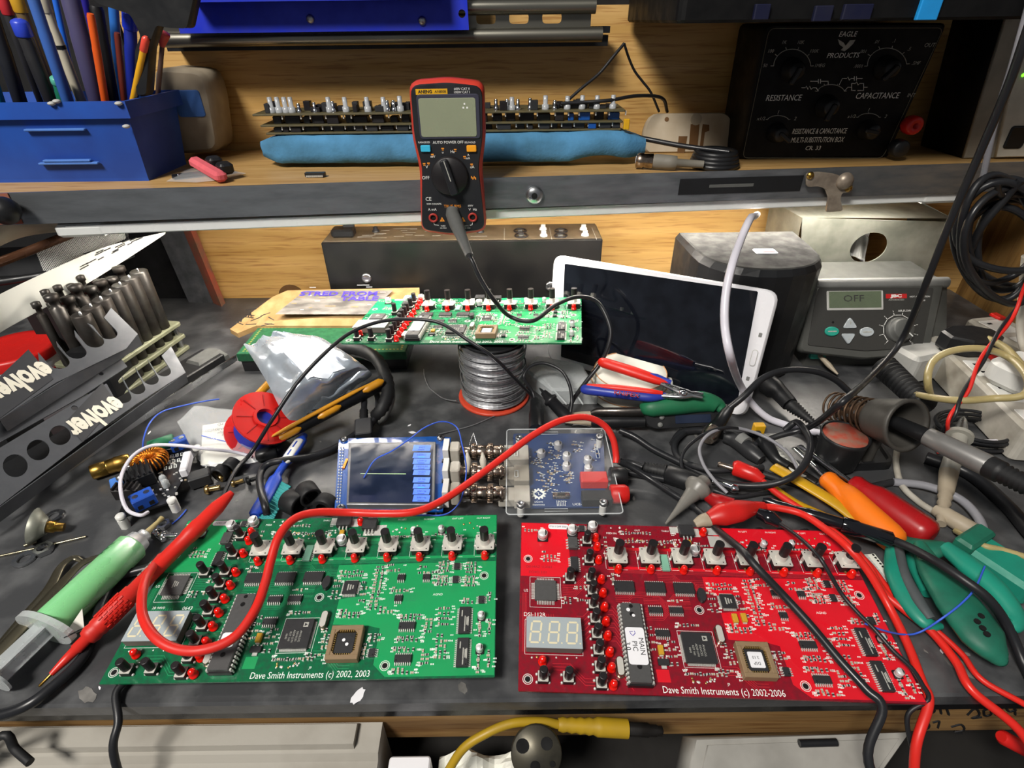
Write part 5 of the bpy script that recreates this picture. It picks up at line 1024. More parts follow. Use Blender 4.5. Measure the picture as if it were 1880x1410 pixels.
for rI, (n, dy, r, hh) in enumerate(((7, 0, .0088, 0), (7, .020, .0066, .004), (7, .038, .0042, .004))):
    for i in range(n):
        p = c0+st*(i+.0+.25*rI)+back*dy; h = zt_+hh+(-.002*i if rI == 0 else random.uniform(-.006, .006)); mb = MB(); mb.T = T(p.x, p.y)
        if rI == 0: mb.lathe([(r*.8, .0036), (r*.8, .036), (r, .037), (r, h-.001), (r-.001, h)], 'pin_steel', 16); mb.lathe([(.0016, h), (.001, h+.0025), (.0001, h+.003)], 'steel', 8)
        else: mb.lathe([(r*.8, .0036), (r*.8, .036), (r, .037), (r, h-.014), (r*.6, h-.013), (r*.6, h-.007), (r*.95, h-.006), (r*.95, h-.001), (r*.4, h)], 'pin_steel', 12)
        part('steel_pin', mb, t, True)
# ---- paper sheet sloping behind the stand
up_ = lambda f: smooth([P(-30, 560, .115), P(0, 540, .118), P(90, 497, .124), P(180, 458, .130), P(250, 438, .133), P(304, 426, .135)], 6)
U_ = up_(0); Lw = smooth([P(-30, 640, .085), P(0, 610, .088), P(90, 560, .096), P(180, 508, .105), P(262, 456, .122), P(303, 429, .134)], 6)
mb = MB(); nn = len(U_)-1
mb.grid(lambda u_, v_: U_[round(u_*nn)]*(1-v_)+Lw[round(u_*nn)]*v_+V((0, 0, .004*math.sin(v_*PI)*(1-u_))), nn, 6, 'paper')
mb.grid(lambda u_, v_: U_[round(u_*nn)]*(1-v_)+Lw[round(u_*nn)]*v_+V((0, 0, .004*math.sin(v_*PI)*(1-u_)-.0004)), nn, 6, 'paper')
o = solo('paper_sheet', 'white paper sheet sloping between the mesh tray and the pin stand', 'paper', mb)
mb = MB()
for i in range(18):
    u_, v_ = random.uniform(.55, .85), random.uniform(.25, .6); k = round(u_*nn); a = U_[k]*(1-v_)+Lw[k]*v_+V((0, 0, .0046)); b = U_[k-2]*(1-v_-.02)+Lw[k-2]*(v_+.02)+V((0, 0, .0046)); mb.tube([a, a+(b-a)*random.uniform(.3, .8)], .0005, 'dark_plastic', 4)
part('handwriting', mb, o, True, kind='stuff')
# ---- metal mesh tray at the far left
M('bar_brown', '#5a3c2a', .3, .4)
t = thing('mesh_tray', 'silver wire mesh tray with black rim under the shelf at left', 'mesh tray', T(*P(120, 500)[:2]))
ca, cb_, cc, cd = P(62, 452, .135), P(226, 408, .150), P(235, 440, .125), P(82, 503, .108)
def tray(u_, v_): return (ca*(1-u_)+cb_*u_)*(1-v_)+(cd*(1-u_)+cc*u_)*v_
ext = .42
M('mesh_wire', '#e4e4e0', .4, 0); mb = MB(); N1 = 34
for i in range(-14, N1):
    for s_ in (1, -1):
        x0 = i/N1 if s_ > 0 else (i+14)/N1; x1 = x0+s_*14/N1
        a, b = (x0, 0), (x1, 1); 
        if max(x0, x1) <= -ext+.0 : continue
        def cl(a, b, lo, hi):
            t0, t1 = 0., 1.; d = b[0]-a[0]
            for e_, sg in ((lo, 1), (hi, -1)):
                f = (e_-a[0])/d
                if (d > 0) == (sg > 0): t0 = max(t0, f)
                else: t1 = min(t1, f)
            return (t0, t1) if t1 > t0 else None
        r_ = cl(a, b, 0, 1)
        if r_: p, q = [tray(a[0]+(b[0]-a[0])*f, f) for f in r_]; mb.tube([p, q], .00042, 'mesh_wire', 4)
part('wire_mesh', mb, t, True, kind='stuff')
mb = MB(); mb.tube(smooth([P(-30, 522, .105), P(40, 512, .106), P(80, 505, .107), P(110, 492, .109), P(236, 442, .124)], 5), .0042, 'black_plastic', 8); part('front_rim', mb, t, True, 'black front rim')
mb = MB(); mb.tube([cb_, cc], .0018, 'steel', 6); part('end_rim', mb, t, True)
mb = MB(); mb.tube(smooth([P(-30, 492, .140), P(30, 470, .142), P(90, 446, .147), P(130, 430, .150)], 5), .0045, 'bar_brown', 8); part('rear_rim', mb, t, True, 'brown rear bar')
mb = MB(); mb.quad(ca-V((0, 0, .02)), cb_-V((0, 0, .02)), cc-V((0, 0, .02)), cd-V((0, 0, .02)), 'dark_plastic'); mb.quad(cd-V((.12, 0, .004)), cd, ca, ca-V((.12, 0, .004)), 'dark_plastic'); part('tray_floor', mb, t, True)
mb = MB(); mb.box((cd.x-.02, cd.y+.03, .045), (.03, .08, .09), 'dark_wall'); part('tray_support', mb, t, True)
# ---- cream curved cover and black knob under the shelf end
M('cover_cream', '#d8d0b8', .6, hx2='#c4bca4', vs=25)
mb = MB(); mb.grid(lambda u_, v_: P(-40+150*u_, 402+10*u_+v_*(78-64*u_), .158-.03*v_)+V((0, 0, .008*math.sin(u_*PI))), 14, 6, 'cover_cream'); mb.grid(lambda u_, v_: P(-40+150*u_, 402+10*u_+v_*(78-64*u_), .156-.03*v_)+V((0, 0, .008*math.sin(u_*PI))), 14, 6, 'cover_cream'); solo('cream_cover', 'curved cream cover under the left end of the shelf', 'cover', mb)
c = Q(8, 387, sy(-.5)-.012); mb = MB(); mb.sphere(c, .0125, 'black_plastic', 18); mb.cyl(c, c+V((0, .012, 0)), .005, None, 'black_plastic', 10); solo('round_knob', 'black ball knob on the left end of the shelf lip', 'knob', mb)
# ---- red lidded tin
c = P(20, 700, .03); mb = MB(); t = thing('tin', 'white tin with red lid behind the upper chassis', 'tin', T(c.x-.03, c.y+.05)); cx, cy = c.x-.03, c.y+.05
zz = Q(40, 676, cy-.03).z
mb = MB(); mb.T = T(cx, cy); mb.lathe([(.036, 0), (.038, .002), (.038, zz-.006), (.037, zz)], 'label_white', 32); part('body', mb, t, True)
mb = MB(); mb.T = T(cx, cy); mb.lathe([(.0385, zz-.003), (.0390, zz+.006), (.037, zz+.009), (.033, zz+.008), (.0001, zz+.008)], 'red_plastic', 32); part('lid', mb, t, True, 'red lid')
mb = MB(); 
for i in range(9): a = math.radians(-70+10*i); mb.T = T(cx, cy) @ RZ(a) @ T(.0383, 0, zz-.018); mb.box((0, 0, 0), (.0006, .0045, .008), 'red_print')
part('printed_band', mb, t, True, kind='stuff')
# ---- grey heat sink on the chassis rail
c = P(375, 682, .002); mb = MB(); mb.T = frame(c+V((.0, .01, .0)), D_); mb.loft([[V((x, y, z)) for x, y, z in ((-.02, -.013, 0), (.02, -.013, 0), (.02, .013, 0), (-.02, .013, 0))], [V((x, y, z)) for x, y, z in ((-.02, -.013, .008), (.02, -.013, .008), (.02, .013, .008), (-.02, .013, .008))], [V((x, y, z)) for x, y, z in ((-.015, -.008, .016), (.015, -.008, .016), (.015, .008, .016), (-.015, .008, .016))]], 'grey_plastic', smooth=False); solo('heat_sink', 'small grey heat sink with sloping sides beyond the black chassis rail', 'heat sink', mb)
# ---- green presentation box on a black base, tan envelope behind
M('leather_green', '#1f5c3c', .4, hx2='#1a4c32', vs=150, bump=.08); M('gold_print', '#c8b060', .4, .6)
fl, fr_ = P(438, 664, .014), P(746, 664, .014); tl_, trr = P(458, 598, .024), P(752, 598, .024)
t = thing('presentation_box', 'flat green leather box with gold border under the silver bag', 'box', T((fl.x+fr_.x)/2, fl.y+.03, 0))
q = [(fl.x, fl.y), (fr_.x, fl.y), (fr_.x+.002, tl_.y), (fl.x, tl_.y)]
mb = MB(); mb.loft([[V((*p, z)) for p in (inset(q, k) if k else q)] for z, k in ((.014, .001), (.015, 0), (.023, 0), (.024, .001))], 'leather_green', smooth=False); lid = part('lid', mb, t, True)
mb = MB(); mb.box(((fl.x+fr_.x)/2, (fl.y+tl_.y)/2, .007), (fr_.x-fl.x-.004, tl_.y-fl.y-.004, .014), 'black_plastic'); part('lower_half', mb, t, True, 'dark lower half')
mb = MB()
for a, b in (((fl.x+.006, fl.y+.006), (fr_.x-.006, fl.y+.006)), ((fr_.x-.006, fl.y+.006), (fr_.x-.006, tl_.y-.006)), ((fr_.x-.006, tl_.y-.006), (fl.x+.006, tl_.y-.006)), ((fl.x+.006, tl_.y-.006), (fl.x+.006, fl.y+.006))):
    n = int(math.dist(a, b)/.004)
    for i in range(n): f = i/n; mb.box((a[0]+(b[0]-a[0])*f, a[1]+(b[1]-a[1])*f, .0241), (.0022, .0018, .0002), 'gold_print')
part('gold_border', mb, t, True, kind='stuff')
e = [P(422, 604, .026), P(436, 612, .026), P(470, 598, .027), P(735, 598, .027), P(768, 560, .045), P(770, 528, .050), P(528, 533, .050), P(500, 545, .046)]
M('envelope', '#a5875a', .75, hx2='#8c6e44', vs=50, bump=.1); M('foil_print', '#565350', .55, .1, hx2='#84807a', vs=40, stretch=(1, 3, 1))
mb = MB(); mb.loft([[p-V((0, 0, .006)) for p in e], e], 'envelope', smooth=False); t = solo('padded_envelope', 'tan padded envelope with printed foil leaning on the black box', 'envelope', mb)
f = [P(505, 577, .0392), P(674, 577, .0392), P(722, 533, .0505), P(560, 533, .0505)]
mb = MB(); mb.add(f, [(0, 1, 2, 3)], 'foil_print'); fo = part('foil_window', mb, t, True)
Xf = frame(f[0], f[1]-f[0], (f[1]-f[0]).cross(f[3]-f[0])); mb = MB(); mb.T = Xf; wx, wy = on(Xf, 612, 541), on(Xf, 655, 549); mb.text('STRED FROM', .011, 'purple_ink', T(*on(Xf, 622, 540), .0006), sx=1.5, bold=.0003); mb.text('TABLE', .011, 'purple_ink', T(*on(Xf, 660, 549), .0006), sx=1.5, bold=.0003); part('handwriting', mb, t, True, 'purple handwriting')
mb = MB()
for i in range(26): x, y = random.uniform(.01, .13), random.uniform(.004, .06); mb.T = Xf @ T(x, y, .0004); mb.box((0, 0, 0), (random.uniform(.004, .016), .001, .0001), 'envelope' if i % 2 else 'label_white')
for i in range(14): p = P(random.uniform(440, 500), random.uniform(560, 600), .0385); mb.T = MX.Translation(p) @ RZ(random.uniform(0, 3)); mb.box((0, 0, 0), (.012, .0012, .0004), 'dark_plastic')
part('printed_marks', mb, t, True, kind='stuff')
# ---- silver antistatic bag
M('foil_bag', '#ccd4dc', .2, .6, hx2='#a4b0bc', vs=25, bump=.5, bs=60, rvar=.1); M('foil_label', '#eef4fa', .4, hx2='#d8e4f4', vs=30)
oL = smooth([P(447, 632, .050), P(470, 668, .050), P(492, 705, .046), P(512, 745, .036), P(526, 766, .026), P(540, 778, .018)], 5); oR = smooth([P(520, 608, .060), P(575, 622, .060), P(630, 645, .056), P(672, 675, .048), P(682, 690, .036), P(656, 706, .028)], 5); nn = len(oL)-1
def bagf(dz):
    def f(u_, v_):
        i = u_*nn; k = min(int(i), nn-1); g = i-k; a = oL[k]*(1-g)+oL[k+1]*g; b = oR[k]*(1-g)+oR[k+1]*g; p = a*(1-v_)+b*v_
        q = noise.noise(V((u_*5, v_*5, 1.3)))*.010+noise.noise(V((u_*13, v_*11, 4.1)))*.004; return p+V((0, 0, dz*math.sin(PI*u_)**.5*math.sin(PI*v_)**.5+q*math.sin(PI*min(1, v_*1.02))**.3))
    return f
mb = MB(); mb.grid(bagf(.014), 34, 26, 'foil_bag'); mb.grid(bagf(-.006), 20, 14, 'foil_bag'); t = solo('antistatic_bag', 'crumpled silver antistatic bag lying over the green box', 'bag', mb)
mb = MB(); g = bagf(.0152); mb.grid(lambda u_, v_: g(.18+.45*u_, .34+.42*v_), 16, 12, 'foil_label'); part('label', mb, t, True, 'pale blue white label')
# ---- safety glasses: yellow and black arms, black foam frame
M('glasses_yellow', '#c88a1c', .4); t = thing('safety_glasses', 'yellow and black safety glasses under the silver bag', 'glasses', T(*P(600, 740)[:2]))
a, b = P(492, 816, .014), P(704, 701, .034); d = b-a
mb = MB(); mb.tube([a, a+d*.04, a+d*.35, a+d*.7, b], [(.002, .002), (.0042, .005), (.0042, .0062), (.0045, .0075), (.004, .009)], 'black_plastic', 12, upv=(0, 0, 1)); ar = part('arm', mb, t, True)
for f0, f1, dz, r in ((.02, .86, .0055, .0022), (.06, .26, -.0005, .0045), (.40, .60, .000, .0048), (.80, .99, .002, .0050)):
    mb = MB(); k = [a+d*(f0+(f1-f0)*i/6)+V((0, 0, dz+.002))+V((.0014, -.0018, 0)) for i in range(7)]; mb.tube(k, [(r*.6, r*.3)]+[(r, r*.8)]*5+[(r*.6, r*.3)], 'glasses_yellow', 8, upv=(0, 0, 1)); part('arm_inlay', mb, ar, True, 'yellow inlay')
mb = MB(); mb.tube(smooth(lp([(462, 744, .010), (470, 730, .014), (486, 712, .018), (504, 696, .022), (540, 680, .026)]), 5), (.0040), 'glasses_yellow', 10); part('arm', mb, t, True, 'yellow far arm')
pts = smooth(lp([(585, 650, .020), (625, 640, .032), (660, 642, .036), (690, 658, .036), (708, 690, .032), (712, 722, .026), (700, 752, .018), (690, 764, .010)]), 6)
mb = MB(); mb.tube(pts, [(.006+.0008*(i % 2)) for i in range(len(pts))], 'black_rubber', 10); part('foam_rim', mb, t, True, 'black foam rim')
mb = MB(); mb.tube([p+V((.003, -.001, -.006)) for p in pts[6:]], (.0035, .005), 'grey_plastic', 10); part('frame', mb, t, True)
mb = MB(); mb.grid(lambda u_, v_: P(640+50*u_, 668+70*u_, .030-.02*v_)+V((.004*math.sin(PI*u_), 0, 0)), 10, 4, 'clear_dull'); part('lens', mb, t, True, 'clear lens')
# usb plug and cable of the screen module
a, b = P(668, 736, .020), P(668, 800, .012); t = thing('usb_lead', 'black usb plug and cable entering the top of the screen module', 'cable', T(*P(668, 790)[:2]))
mb = MB(); X = frame(b, b-a); mb.T = X; mb.rbox((-.009, 0, 0), (.020, .0155, .009), 'dark_plastic', .002, .001); part('plug', mb, t, True)
mb = MB(); k = [b+(a-b)*(.34+.4*i/10) for i in range(11)]; mb.tube(k, [.0042 if i % 2 else .0034 for i in range(11)], 'black_rubber', 10); part('strain_relief', mb, t, True)
mb = MB(); mb.tube(smooth([k[-1], P(672, 716, .022), P(690, 720, .020), P(694, 750, .014), P(680, 780, .008), P(655, 795, .005), P(615, 822, .005), P(570, 838, .006), P(520, 845, .014), P(492, 852, .012), P(478, 870, .010), P(478, 895, .012), P(486, 925, .014), P(490, 945, .008)]), .0030, 'lead_black', 10); part('cable', mb, t, True)
# ---- red spool of blue wire
a, b = P(470, 796, .0095), P(487, 767, .032); X = frame(a, b-a); t = thing('wire_spool', 'small red plastic spool wound with blue wire', 'spool', X); h = (b-a).length
for x in (0, h):
    mb = MB(); mb.rev([(x-.001, .012), (x-.001, .0275), (x+.001, .0275), (x+.0012, .0108), (x+.0028, .0105), (x+.0028, .0080), (x-.004, .0078)], 'red_plastic', 32, smooth=False)
    for i in range(8): mb.T = RX(2*PI*i/8); mb.box((x+.0013, 0, .017), (.0006, .0008, .014), 'dark_red')
    mb.T = MX(); mb.tube([(x-.004, 0, 0), (x-.0038, 0, 0)], .0078, 'dark_red', 16); part('flange', mb, t)
M('wire_blue', '#2438a8', .4); mb = MB(); mb.tube([(.002+(h-.004)*i/20, 0, 0) for i in range(21)], [.0195+.0006*(i % 2) for i in range(21)], 'wire_blue', 28); part('winding', mb, t)
M('wire_blue2', '#3a62d8', .4)
cable('blue_wire', 'thin blue wire arching over the touch screen', 'wire', [P(668, 877, .019), P(688, 845, .024), P(720, 828, .034), P(752, 806, .046), P(780, 785, .052), P(812, 774, .050), P(838, 784, .044), P(848, 815, .038), P(856, 860, .030), P(850, 905, .024), P(838, 930, .020), P(815, 945, .024), P(770, 946, .024), P(700, 945, .024), P(630, 950, .023)], .0006, 'wire_blue2', n=5)
cable('blue_wire', 'thin blue wire curving over the chassis rail to the toroid board', 'wire', [P(262, 838, .016), P(264, 805, .030), P(276, 775, .034), P(300, 755, .030), P(345, 743, .024), P(380, 736, .018), P(402, 733, .012)], .0007, 'wire_blue2', n=5)
cable('blue_wire', 'thin blue wire trailing from the red spool to the left', 'wire', [P(512, 780, .020), P(500, 812, .010), P(470, 820, .006), P(430, 814, .008), P(395, 806, .010), P(370, 800, .012)], .0006, 'wire_blue2', n=5)
cable('blue_wire', 'short blue wire offcut on the bench left of the red probe', 'wire', [P(316, 962, .001), P(330, 950, .001), P(342, 936, .001)], .0006, 'wire_blue2', n=5)
# ---- clear zip bag with a paper slip
M('bag_clear', '#eef2f4', .12, var=.02, alpha=.22, spec=.9, bump=.4, bs=60)
o = [P(*p, .004) for p in ((324, 772), (356, 746), (442, 752), (470, 800), (480, 846), (432, 856), (372, 858), (346, 812))]; cc_ = sum(o, V())/len(o)
mb = MB(); n = len(o)
for r, z in ((1, 0),): pass
rings = [[cc_+(p-cc_)*k+V((0, 0, z+noise.noise(p*60)*.004)) for p in [o[i//4]*(1-(i % 4)/4)+o[(i//4+1) % n]*((i % 4)/4) for i in range(4*n)]] for k, z in ((1, 0), (.85, .006), (.6, .009), (.3, .010), (.05, .010))]
mb.loft(rings, 'bag_clear'); t = solo('zip_bag', 'clear plastic zip bag with a white paper slip', 'bag', mb)
q = [P(372, 781, .007), P(430, 772, .009), P(452, 846, .007), P(368, 854, .005)]; mb = MB(); mb.quad(q[3], q[2], q[1], q[0], 'paper'); sl = part('paper_slip', mb, t, True)
X = frame(q[3], q[2]-q[3], (q[2]-q[3]).cross(q[0]-q[3])); mb = MB(); mb.T = X
for i, (s_, px, py) in enumerate((('10u', 415, 800), ('Mollior', 412, 795), ('COMPONENTES', 410, 788), ('TO', 406, 780))): mb.text(s_, .0045, 'dark_plastic', T(*on(X, px, py), .0012) @ RZ(PI+.1))
part('slip_printing', mb, t, True)
# ---- toothbrush
M('brush_blue', '#2048b8', .35); M('brush_teal', '#2a9a9a', .6); pts = smooth(lp([(557, 800, .008), (550, 812, .010), (536, 832, .011), (524, 850, .011), (512, 868, .010), (500, 890, .009), (488, 912, .009), (474, 936, .010), (468, 948, .010)]), 4)
t = thing('toothbrush', 'blue and white toothbrush with teal bristles', 'toothbrush', T(*P(515, 870)[:2])); n = len(pts)-1
W_ = lambda f: (.0038 if f < .08 else .0058 if f < .36 else .0032 if f < .56 else .0058 if f < .95 else .004)
mb = MB(); mb.tube(pts, [(W_(i/n), .0034) for i in range(n+1)], 'brush_blue', 12, upv=(0, 0, 1)); part('handle', mb, t, True)
mb = MB(); mb.tube([p+V((0, 0, .0016)) for p in pts[3:14]], [(.002, .001)]+[(.0046, .0026)]*9+[(.002, .001)], 'white_plastic', 10, upv=(0, 0, 1)); part('grip_insert', mb, t, True, 'white grip insert')
for k in range(3): mb = MB(); mb.tube([p+V((.0, -.0, .0040)) for p in pts[5+3*k:8+3*k]], .0008, 'brush_blue', 6); part('grip_rib', mb, t, True)
mb = MB()
hd = pts[-14:-2]; sd = V((.86, -.3, -.35)).normalized()
for p in hd:
    for k in range(4): mb.tube([p+V((.0008*k, .0008*k-.001, 0)), p+V((.0008*k, .0008*k-.001, 0))+sd*.0125], .0011, 'brush_teal', 5)
part('bristles', mb, t, True, kind='stuff')
# ---- power converter board with a copper toroid
q = [P(214, 952, .0105), P(313, 922, .0105), P(368, 818, .0105), P(262, 832, .0105)]; X = frame(q[0], q[1]-q[0]); M('pcb_black', '#16171a', .35, coat=.3)
t = thing('converter_board', 'black converter board with copper toroid and blue terminals', 'circuit board', MX.Translation((q[0].x, q[0].y, 0)) @ X.to_3x3().to_4x4())
sb = ccw([((X.inverted() @ p).x, (X.inverted() @ p).y) for p in q]); mb = MB(); mb.prism(sb, .009, .0105, 'pcb_black'); part('substrate', mb, t)
BZ = .0105
def bx(px, py): return on(X, px, py)
M('winding_copper', '#c87420', .3, .85, var=.1)
x, y = bx(280, 856); mb = MB(); mb.torus((x, y, BZ+.0065), .0085, .0050, 'knob_black', n=24, k=8)
part('toroid_core', mb, t); mb = MB()
for i in range(26): a = 2*PI*i/26; mb.T = T(x, y, BZ+.0065) @ RZ(a) @ T(.0085, 0); mb.torus((0, 0, 0), .0056, .0008, 'winding_copper', (1, 0, 0), (0, 0, 1), 14, 5)
mb.T = MX(); part('toroid_winding', mb, t, label='copper wire winding')
for px, py, w_, h_, z, mt_, nm, rz in ((262, 884, .020, .020, .012, 'black_plastic', 'heat_sink', .2), (240, 912, .020, .008, .011, 'knob_black', 'heat_sink', -.4), (345, 858, .006, .026, .008, 'label_white', 'white_relay', -.15), (268, 926, .016, .012, .011, 'blue_plastic', 'terminal_block', .3), (332, 822, .014, .010, .010, 'blue_plastic', 'terminal_block', .2), (222, 900, .009, .013, .010, 'blue_cap_body', 'trim_pot', .2)):
    x, y = bx(px, py); mb = MB(); mb.T = T(x, y, BZ) @ RZ(rz); mb.rbox((0, 0, z/2), (w_, h_, z), mt_, .001, .0008)
    if nm == 'heat_sink': [mb.box((w_*(i-2)/5, 0, z+.001), (.0014, h_, .002), mt_) for i in range(5)]
    if nm == 'terminal_block':
        for s_ in (-.25, .25): mb.prism(circ(w_*s_, 0, .0022, 10), z, z+.0004, 'steel'); mb.box((w_*s_, -h_/2, z*.35), (.0034, .0006, .0036), 'hole')
    part(nm, mb, t)
x, y = bx(304, 826); mb = MB(); mb.tube([(x-.011, y, BZ+.0065), (x-.0105, y, BZ+.0065), (x+.0085, y+.002, BZ+.0065), (x+.009, y+.002, BZ+.0065)], [.0052, .0062, .0062, .005], 'dark_green_tool', 16); part('green_capacitor', mb, t)
for px, py in ((302, 885), (306, 893)): x, y = bx(px, py); mb = MB(); mb.T = T(x, y, BZ); mb.lathe([(.0028, 0), (.0028, .005), (.002, .007), (.0001, .0078)], 'milky', 12); part('clear_led', mb, t)
for px, py in ((243, 880), (232, 896)): x, y = bx(px, py); mb = MB(); mb.T = T(x, y, BZ+.011); mb.lathe([(.0034, 0), (.003, .003), (.0001, .0034)], 'steel', 12); mb.cyl((0, 0, -.011), (0, 0, 0), .0018, None, 'steel', 8); part('screw', mb, t)
mb = MB(); R_ = random.Random(9)
for i in range(60): x, y = bx(R_.uniform(255, 345), R_.uniform(840, 915)); mb.box((x, y, BZ+.0005), (.0016, .001, .001), R_.choice(['tin', 'passive_tan', 'label_white', 'tin']))
for i in range(3):
    for k in range(3): x, y = bx(316+9*k-6*i, 838+11*i-2*k); mb.T = T(x, y, BZ+.0002); [mb.box(d_, s_, 'silk') for d_, s_ in (((0, .002, 0), (.002, .0004, .0002)), ((0, 0, 0), (.002, .0004, .0002)), ((0, -.002, 0), (.002, .0004, .0002)), ((.001, 0, 0), (.0004, .004, .0002)), ((-.001, 0, 0), (.0004, .004, .0002)))]
mb.T = MX(); part('small_components', mb, t, kind='stuff')
for px, py in ((316, 920), (222, 950), (362, 824), (268, 836)):
    x, y = bx(px, py); mb = MB(); mb.cyl((x, y, 0), (x, y, .009), .0036, None, 'white_plastic', 6); mb.lathe([(.0036, .0105), (.0036, .0125), (.0026, .0135), (.0001, .0137)], 'white_plastic', 12, (x, y, 0)); part('nylon_standoff', mb, t)
cable('grey_wire', 'stiff grey wire looping around the toroid board', 'wire', [P(462, 838, .008), P(430, 830, .014), P(380, 824, .026), P(330, 818, .030), P(280, 818, .032), P(245, 836, .032), P(224, 870, .030), P(222, 905, .028), P(234, 936, .020), P(258, 946, .018), P(272, 940, .016)], .0014, 'cord_white')
# black plug where the wires meet and the short dark lead
a, b = P(470, 838, .006), P(505, 830, .006); mb = MB(); mb.tube([a, a+(b-a)*.1, b, b+(b-a)*.1], [.004, .0058, .0055, .004], 'black_plastic', 14); solo('lead_connector', 'short black barrel connector lying by the zip bag', 'connector', mb)
# ---- brass tube
a, b = P(168, 868, .007), P(240, 844, .007); d = b-a; mb = MB(); mb.tube([a+d*f for f in (0, .02, .38, .40, .42, .60, .62, .98, 1)], [.006, .0066, .0066, .006, .0066, .0066, .0072, .0062, .0056], 'brass', 18); solo('brass_tube', 'stepped brass tube lying under the toroid board edge', 'tube', mb)
# ---- syringe with green liquid
a, b = P(246, 1000, .012), P(88, 1150, .012); d = (a-b); L_ = d.length; X = frame(b, d); M('syringe_green', '#8fe09a', .25, var=.05, trans=.25)
t = thing('syringe', 'clear syringe filled with pale green paste', 'syringe', X)
mb = MB(); mb.tube([(L_*f, 0, 0) for f in (.0, .02, .97, 1.0)], [.0104, .0112, .0112, .009], 'syringe_green', 22); part('barrel', mb, t, label='barrel of pale green paste')
mb = MB(); mb.tube([(L_*f, 0, 0) for f in (.985, 1.0, 1.08, 1.09, 1.16)], [.0098, .0088, .0078, .005, .0046], 'milky', 16); part('nozzle', mb, t)
mb = MB(); mb.tube([(L_*1.14, 0, 0), (L_*1.2, 0, 0), (L_*1.34, 0, 0), (L_*1.40, 0, 0)], [.003, .0022, .0016, .0022], 'tube_beige', 10); part('needle', mb, t)
mb = MB(); k = [(0, .0215*math.cos(2*PI*i/28), .0125*math.sin(2*PI*i/28)+.0005) for i in range(28)]
mb.loft([[V((x, p[1], p[2])) for p in k] for x in (-.003, .001)], 'milky', smooth=False); part('finger_flange', mb, t)
mb = MB(); 
for r_ in (0, PI/2): mb.T = RX(r_+.6); mb.box((-L_*.26, 0, 0), (L_*.5, .0135, .0016), 'milky')
mb.T = MX(); mb.tube([(-L_*.52, 0, 0), (-L_*.50, 0, 0)], .0115, 'milky', 20); part('plunger', mb, t)
p0 = P(112, 1172, .006); mb = MB(); mb.grid(lambda u_, v_: P(118+42*u_-4*v_, 1172-10*u_-38*v_*u_, .005+.010*v_*u_)+V((0, 0, .004*u_)), 8, 6, 'paper'); lb = part('peeling_label', mb, t, True, 'curling white label')
mb = MB()
for i in range(5): a_ = P(128+6*i, 1166-3*i, .0145); mb.T = MX.Translation(a_) @ RZ(.6); mb.box((0, 0, 0), (.006, .0008, .0003), 'dark_plastic')
part('label_print', mb, t, True, kind='stuff')
mb = MB(); mb.T = X.inverted() @ MX(); mb.T = MX()
for i in range(3): mb.T = RX(-.7); mb.box((L_*.86-.004*i, 0, .0113), (.0015, .010-.001*i, .0002), 'dark_green_tool')
part('printed_scale', mb, t, kind='stuff')
# ---- red test probe
a, b = P(94, 1238, .006), P(426, 904, .038); d = b-a; L_ = d.length; X = frame(a, d); t = thing('red_test_probe', 'long red test probe lying beside the green syringe', 'test probe', X); M('probe_red', '#d42a20', .38)
mb = MB(); pr = [(0, .0016), (.06, .0026), (.11, .0030), (.112, .0036), (.16, .0036), (.165, .0052), (.19, .0062), (.21, .0056), (.215, .0062), (.25, .0062), (.30, .0064), (.40, .0060), (.405, .0052), (.70, .0052), (.72, .0058), (.78, .0060), (.80, .0054), (.90, .0052), (.97, .0034), (1, .0022)]
mb.tube([(L_*f, 0, 0) for f, _ in pr], [r for _, r in pr], 'probe_red', 18); bd = part('body', mb, t)
mb = MB()
for i in range(9):
    for k in range(10): a_ = 2*PI*k/10+(i % 2)*.3; mb.box((L_*(.25+.013*i), math.cos(a_)*.0062, math.sin(a_)*.0062), (.0028, .0012, .0012), 'probe_red', RX(a_).to_3x3())
part('knurling', mb, bd, kind='stuff')
mb = MB(); mb.tube([(-L_*.055, 0, 0), (-L_*.05, 0, 0), (.001, 0, 0)], [.0003, .0009, .0009], 'brass', 8); part('needle_tip', mb, t, label='brass needle tip')
mb = MB(); mb.T = RX(-.6); mb.text('BEST', .0056, 'dim_print', T(L_*.50, 0, .0054)); part('lettering', mb, t)
cable('red_test_lead', 'thick red test lead looping over the green board to the clear case', 'test lead', [P(296, 1022, .018), P(275, 1050, .030), P(262, 1085, .036), P(262, 1130, .036), P(285, 1170, .036), P(325, 1192, .034), P(375, 1193, .034), P(430, 1170, .034), P(468, 1120, .036), P(487, 1070, .038), P(497, 1030, .042), P(512, 985, .048), P(540, 953, .048), P(580, 941, .044), P(640, 941, .036), P(700, 943, .036), P(760, 940, .036), P(810, 920, .034), P(870, 880, .036), P(930, 835, .042), P(980, 798, .048), P(1030, 772, .052), P(1075, 766, .050), P(1108, 780, .042), P(1125, 805, .032), P(1131, 835, .020), P(1131, 850, .015)], .0028, 'red_cable', n=12)
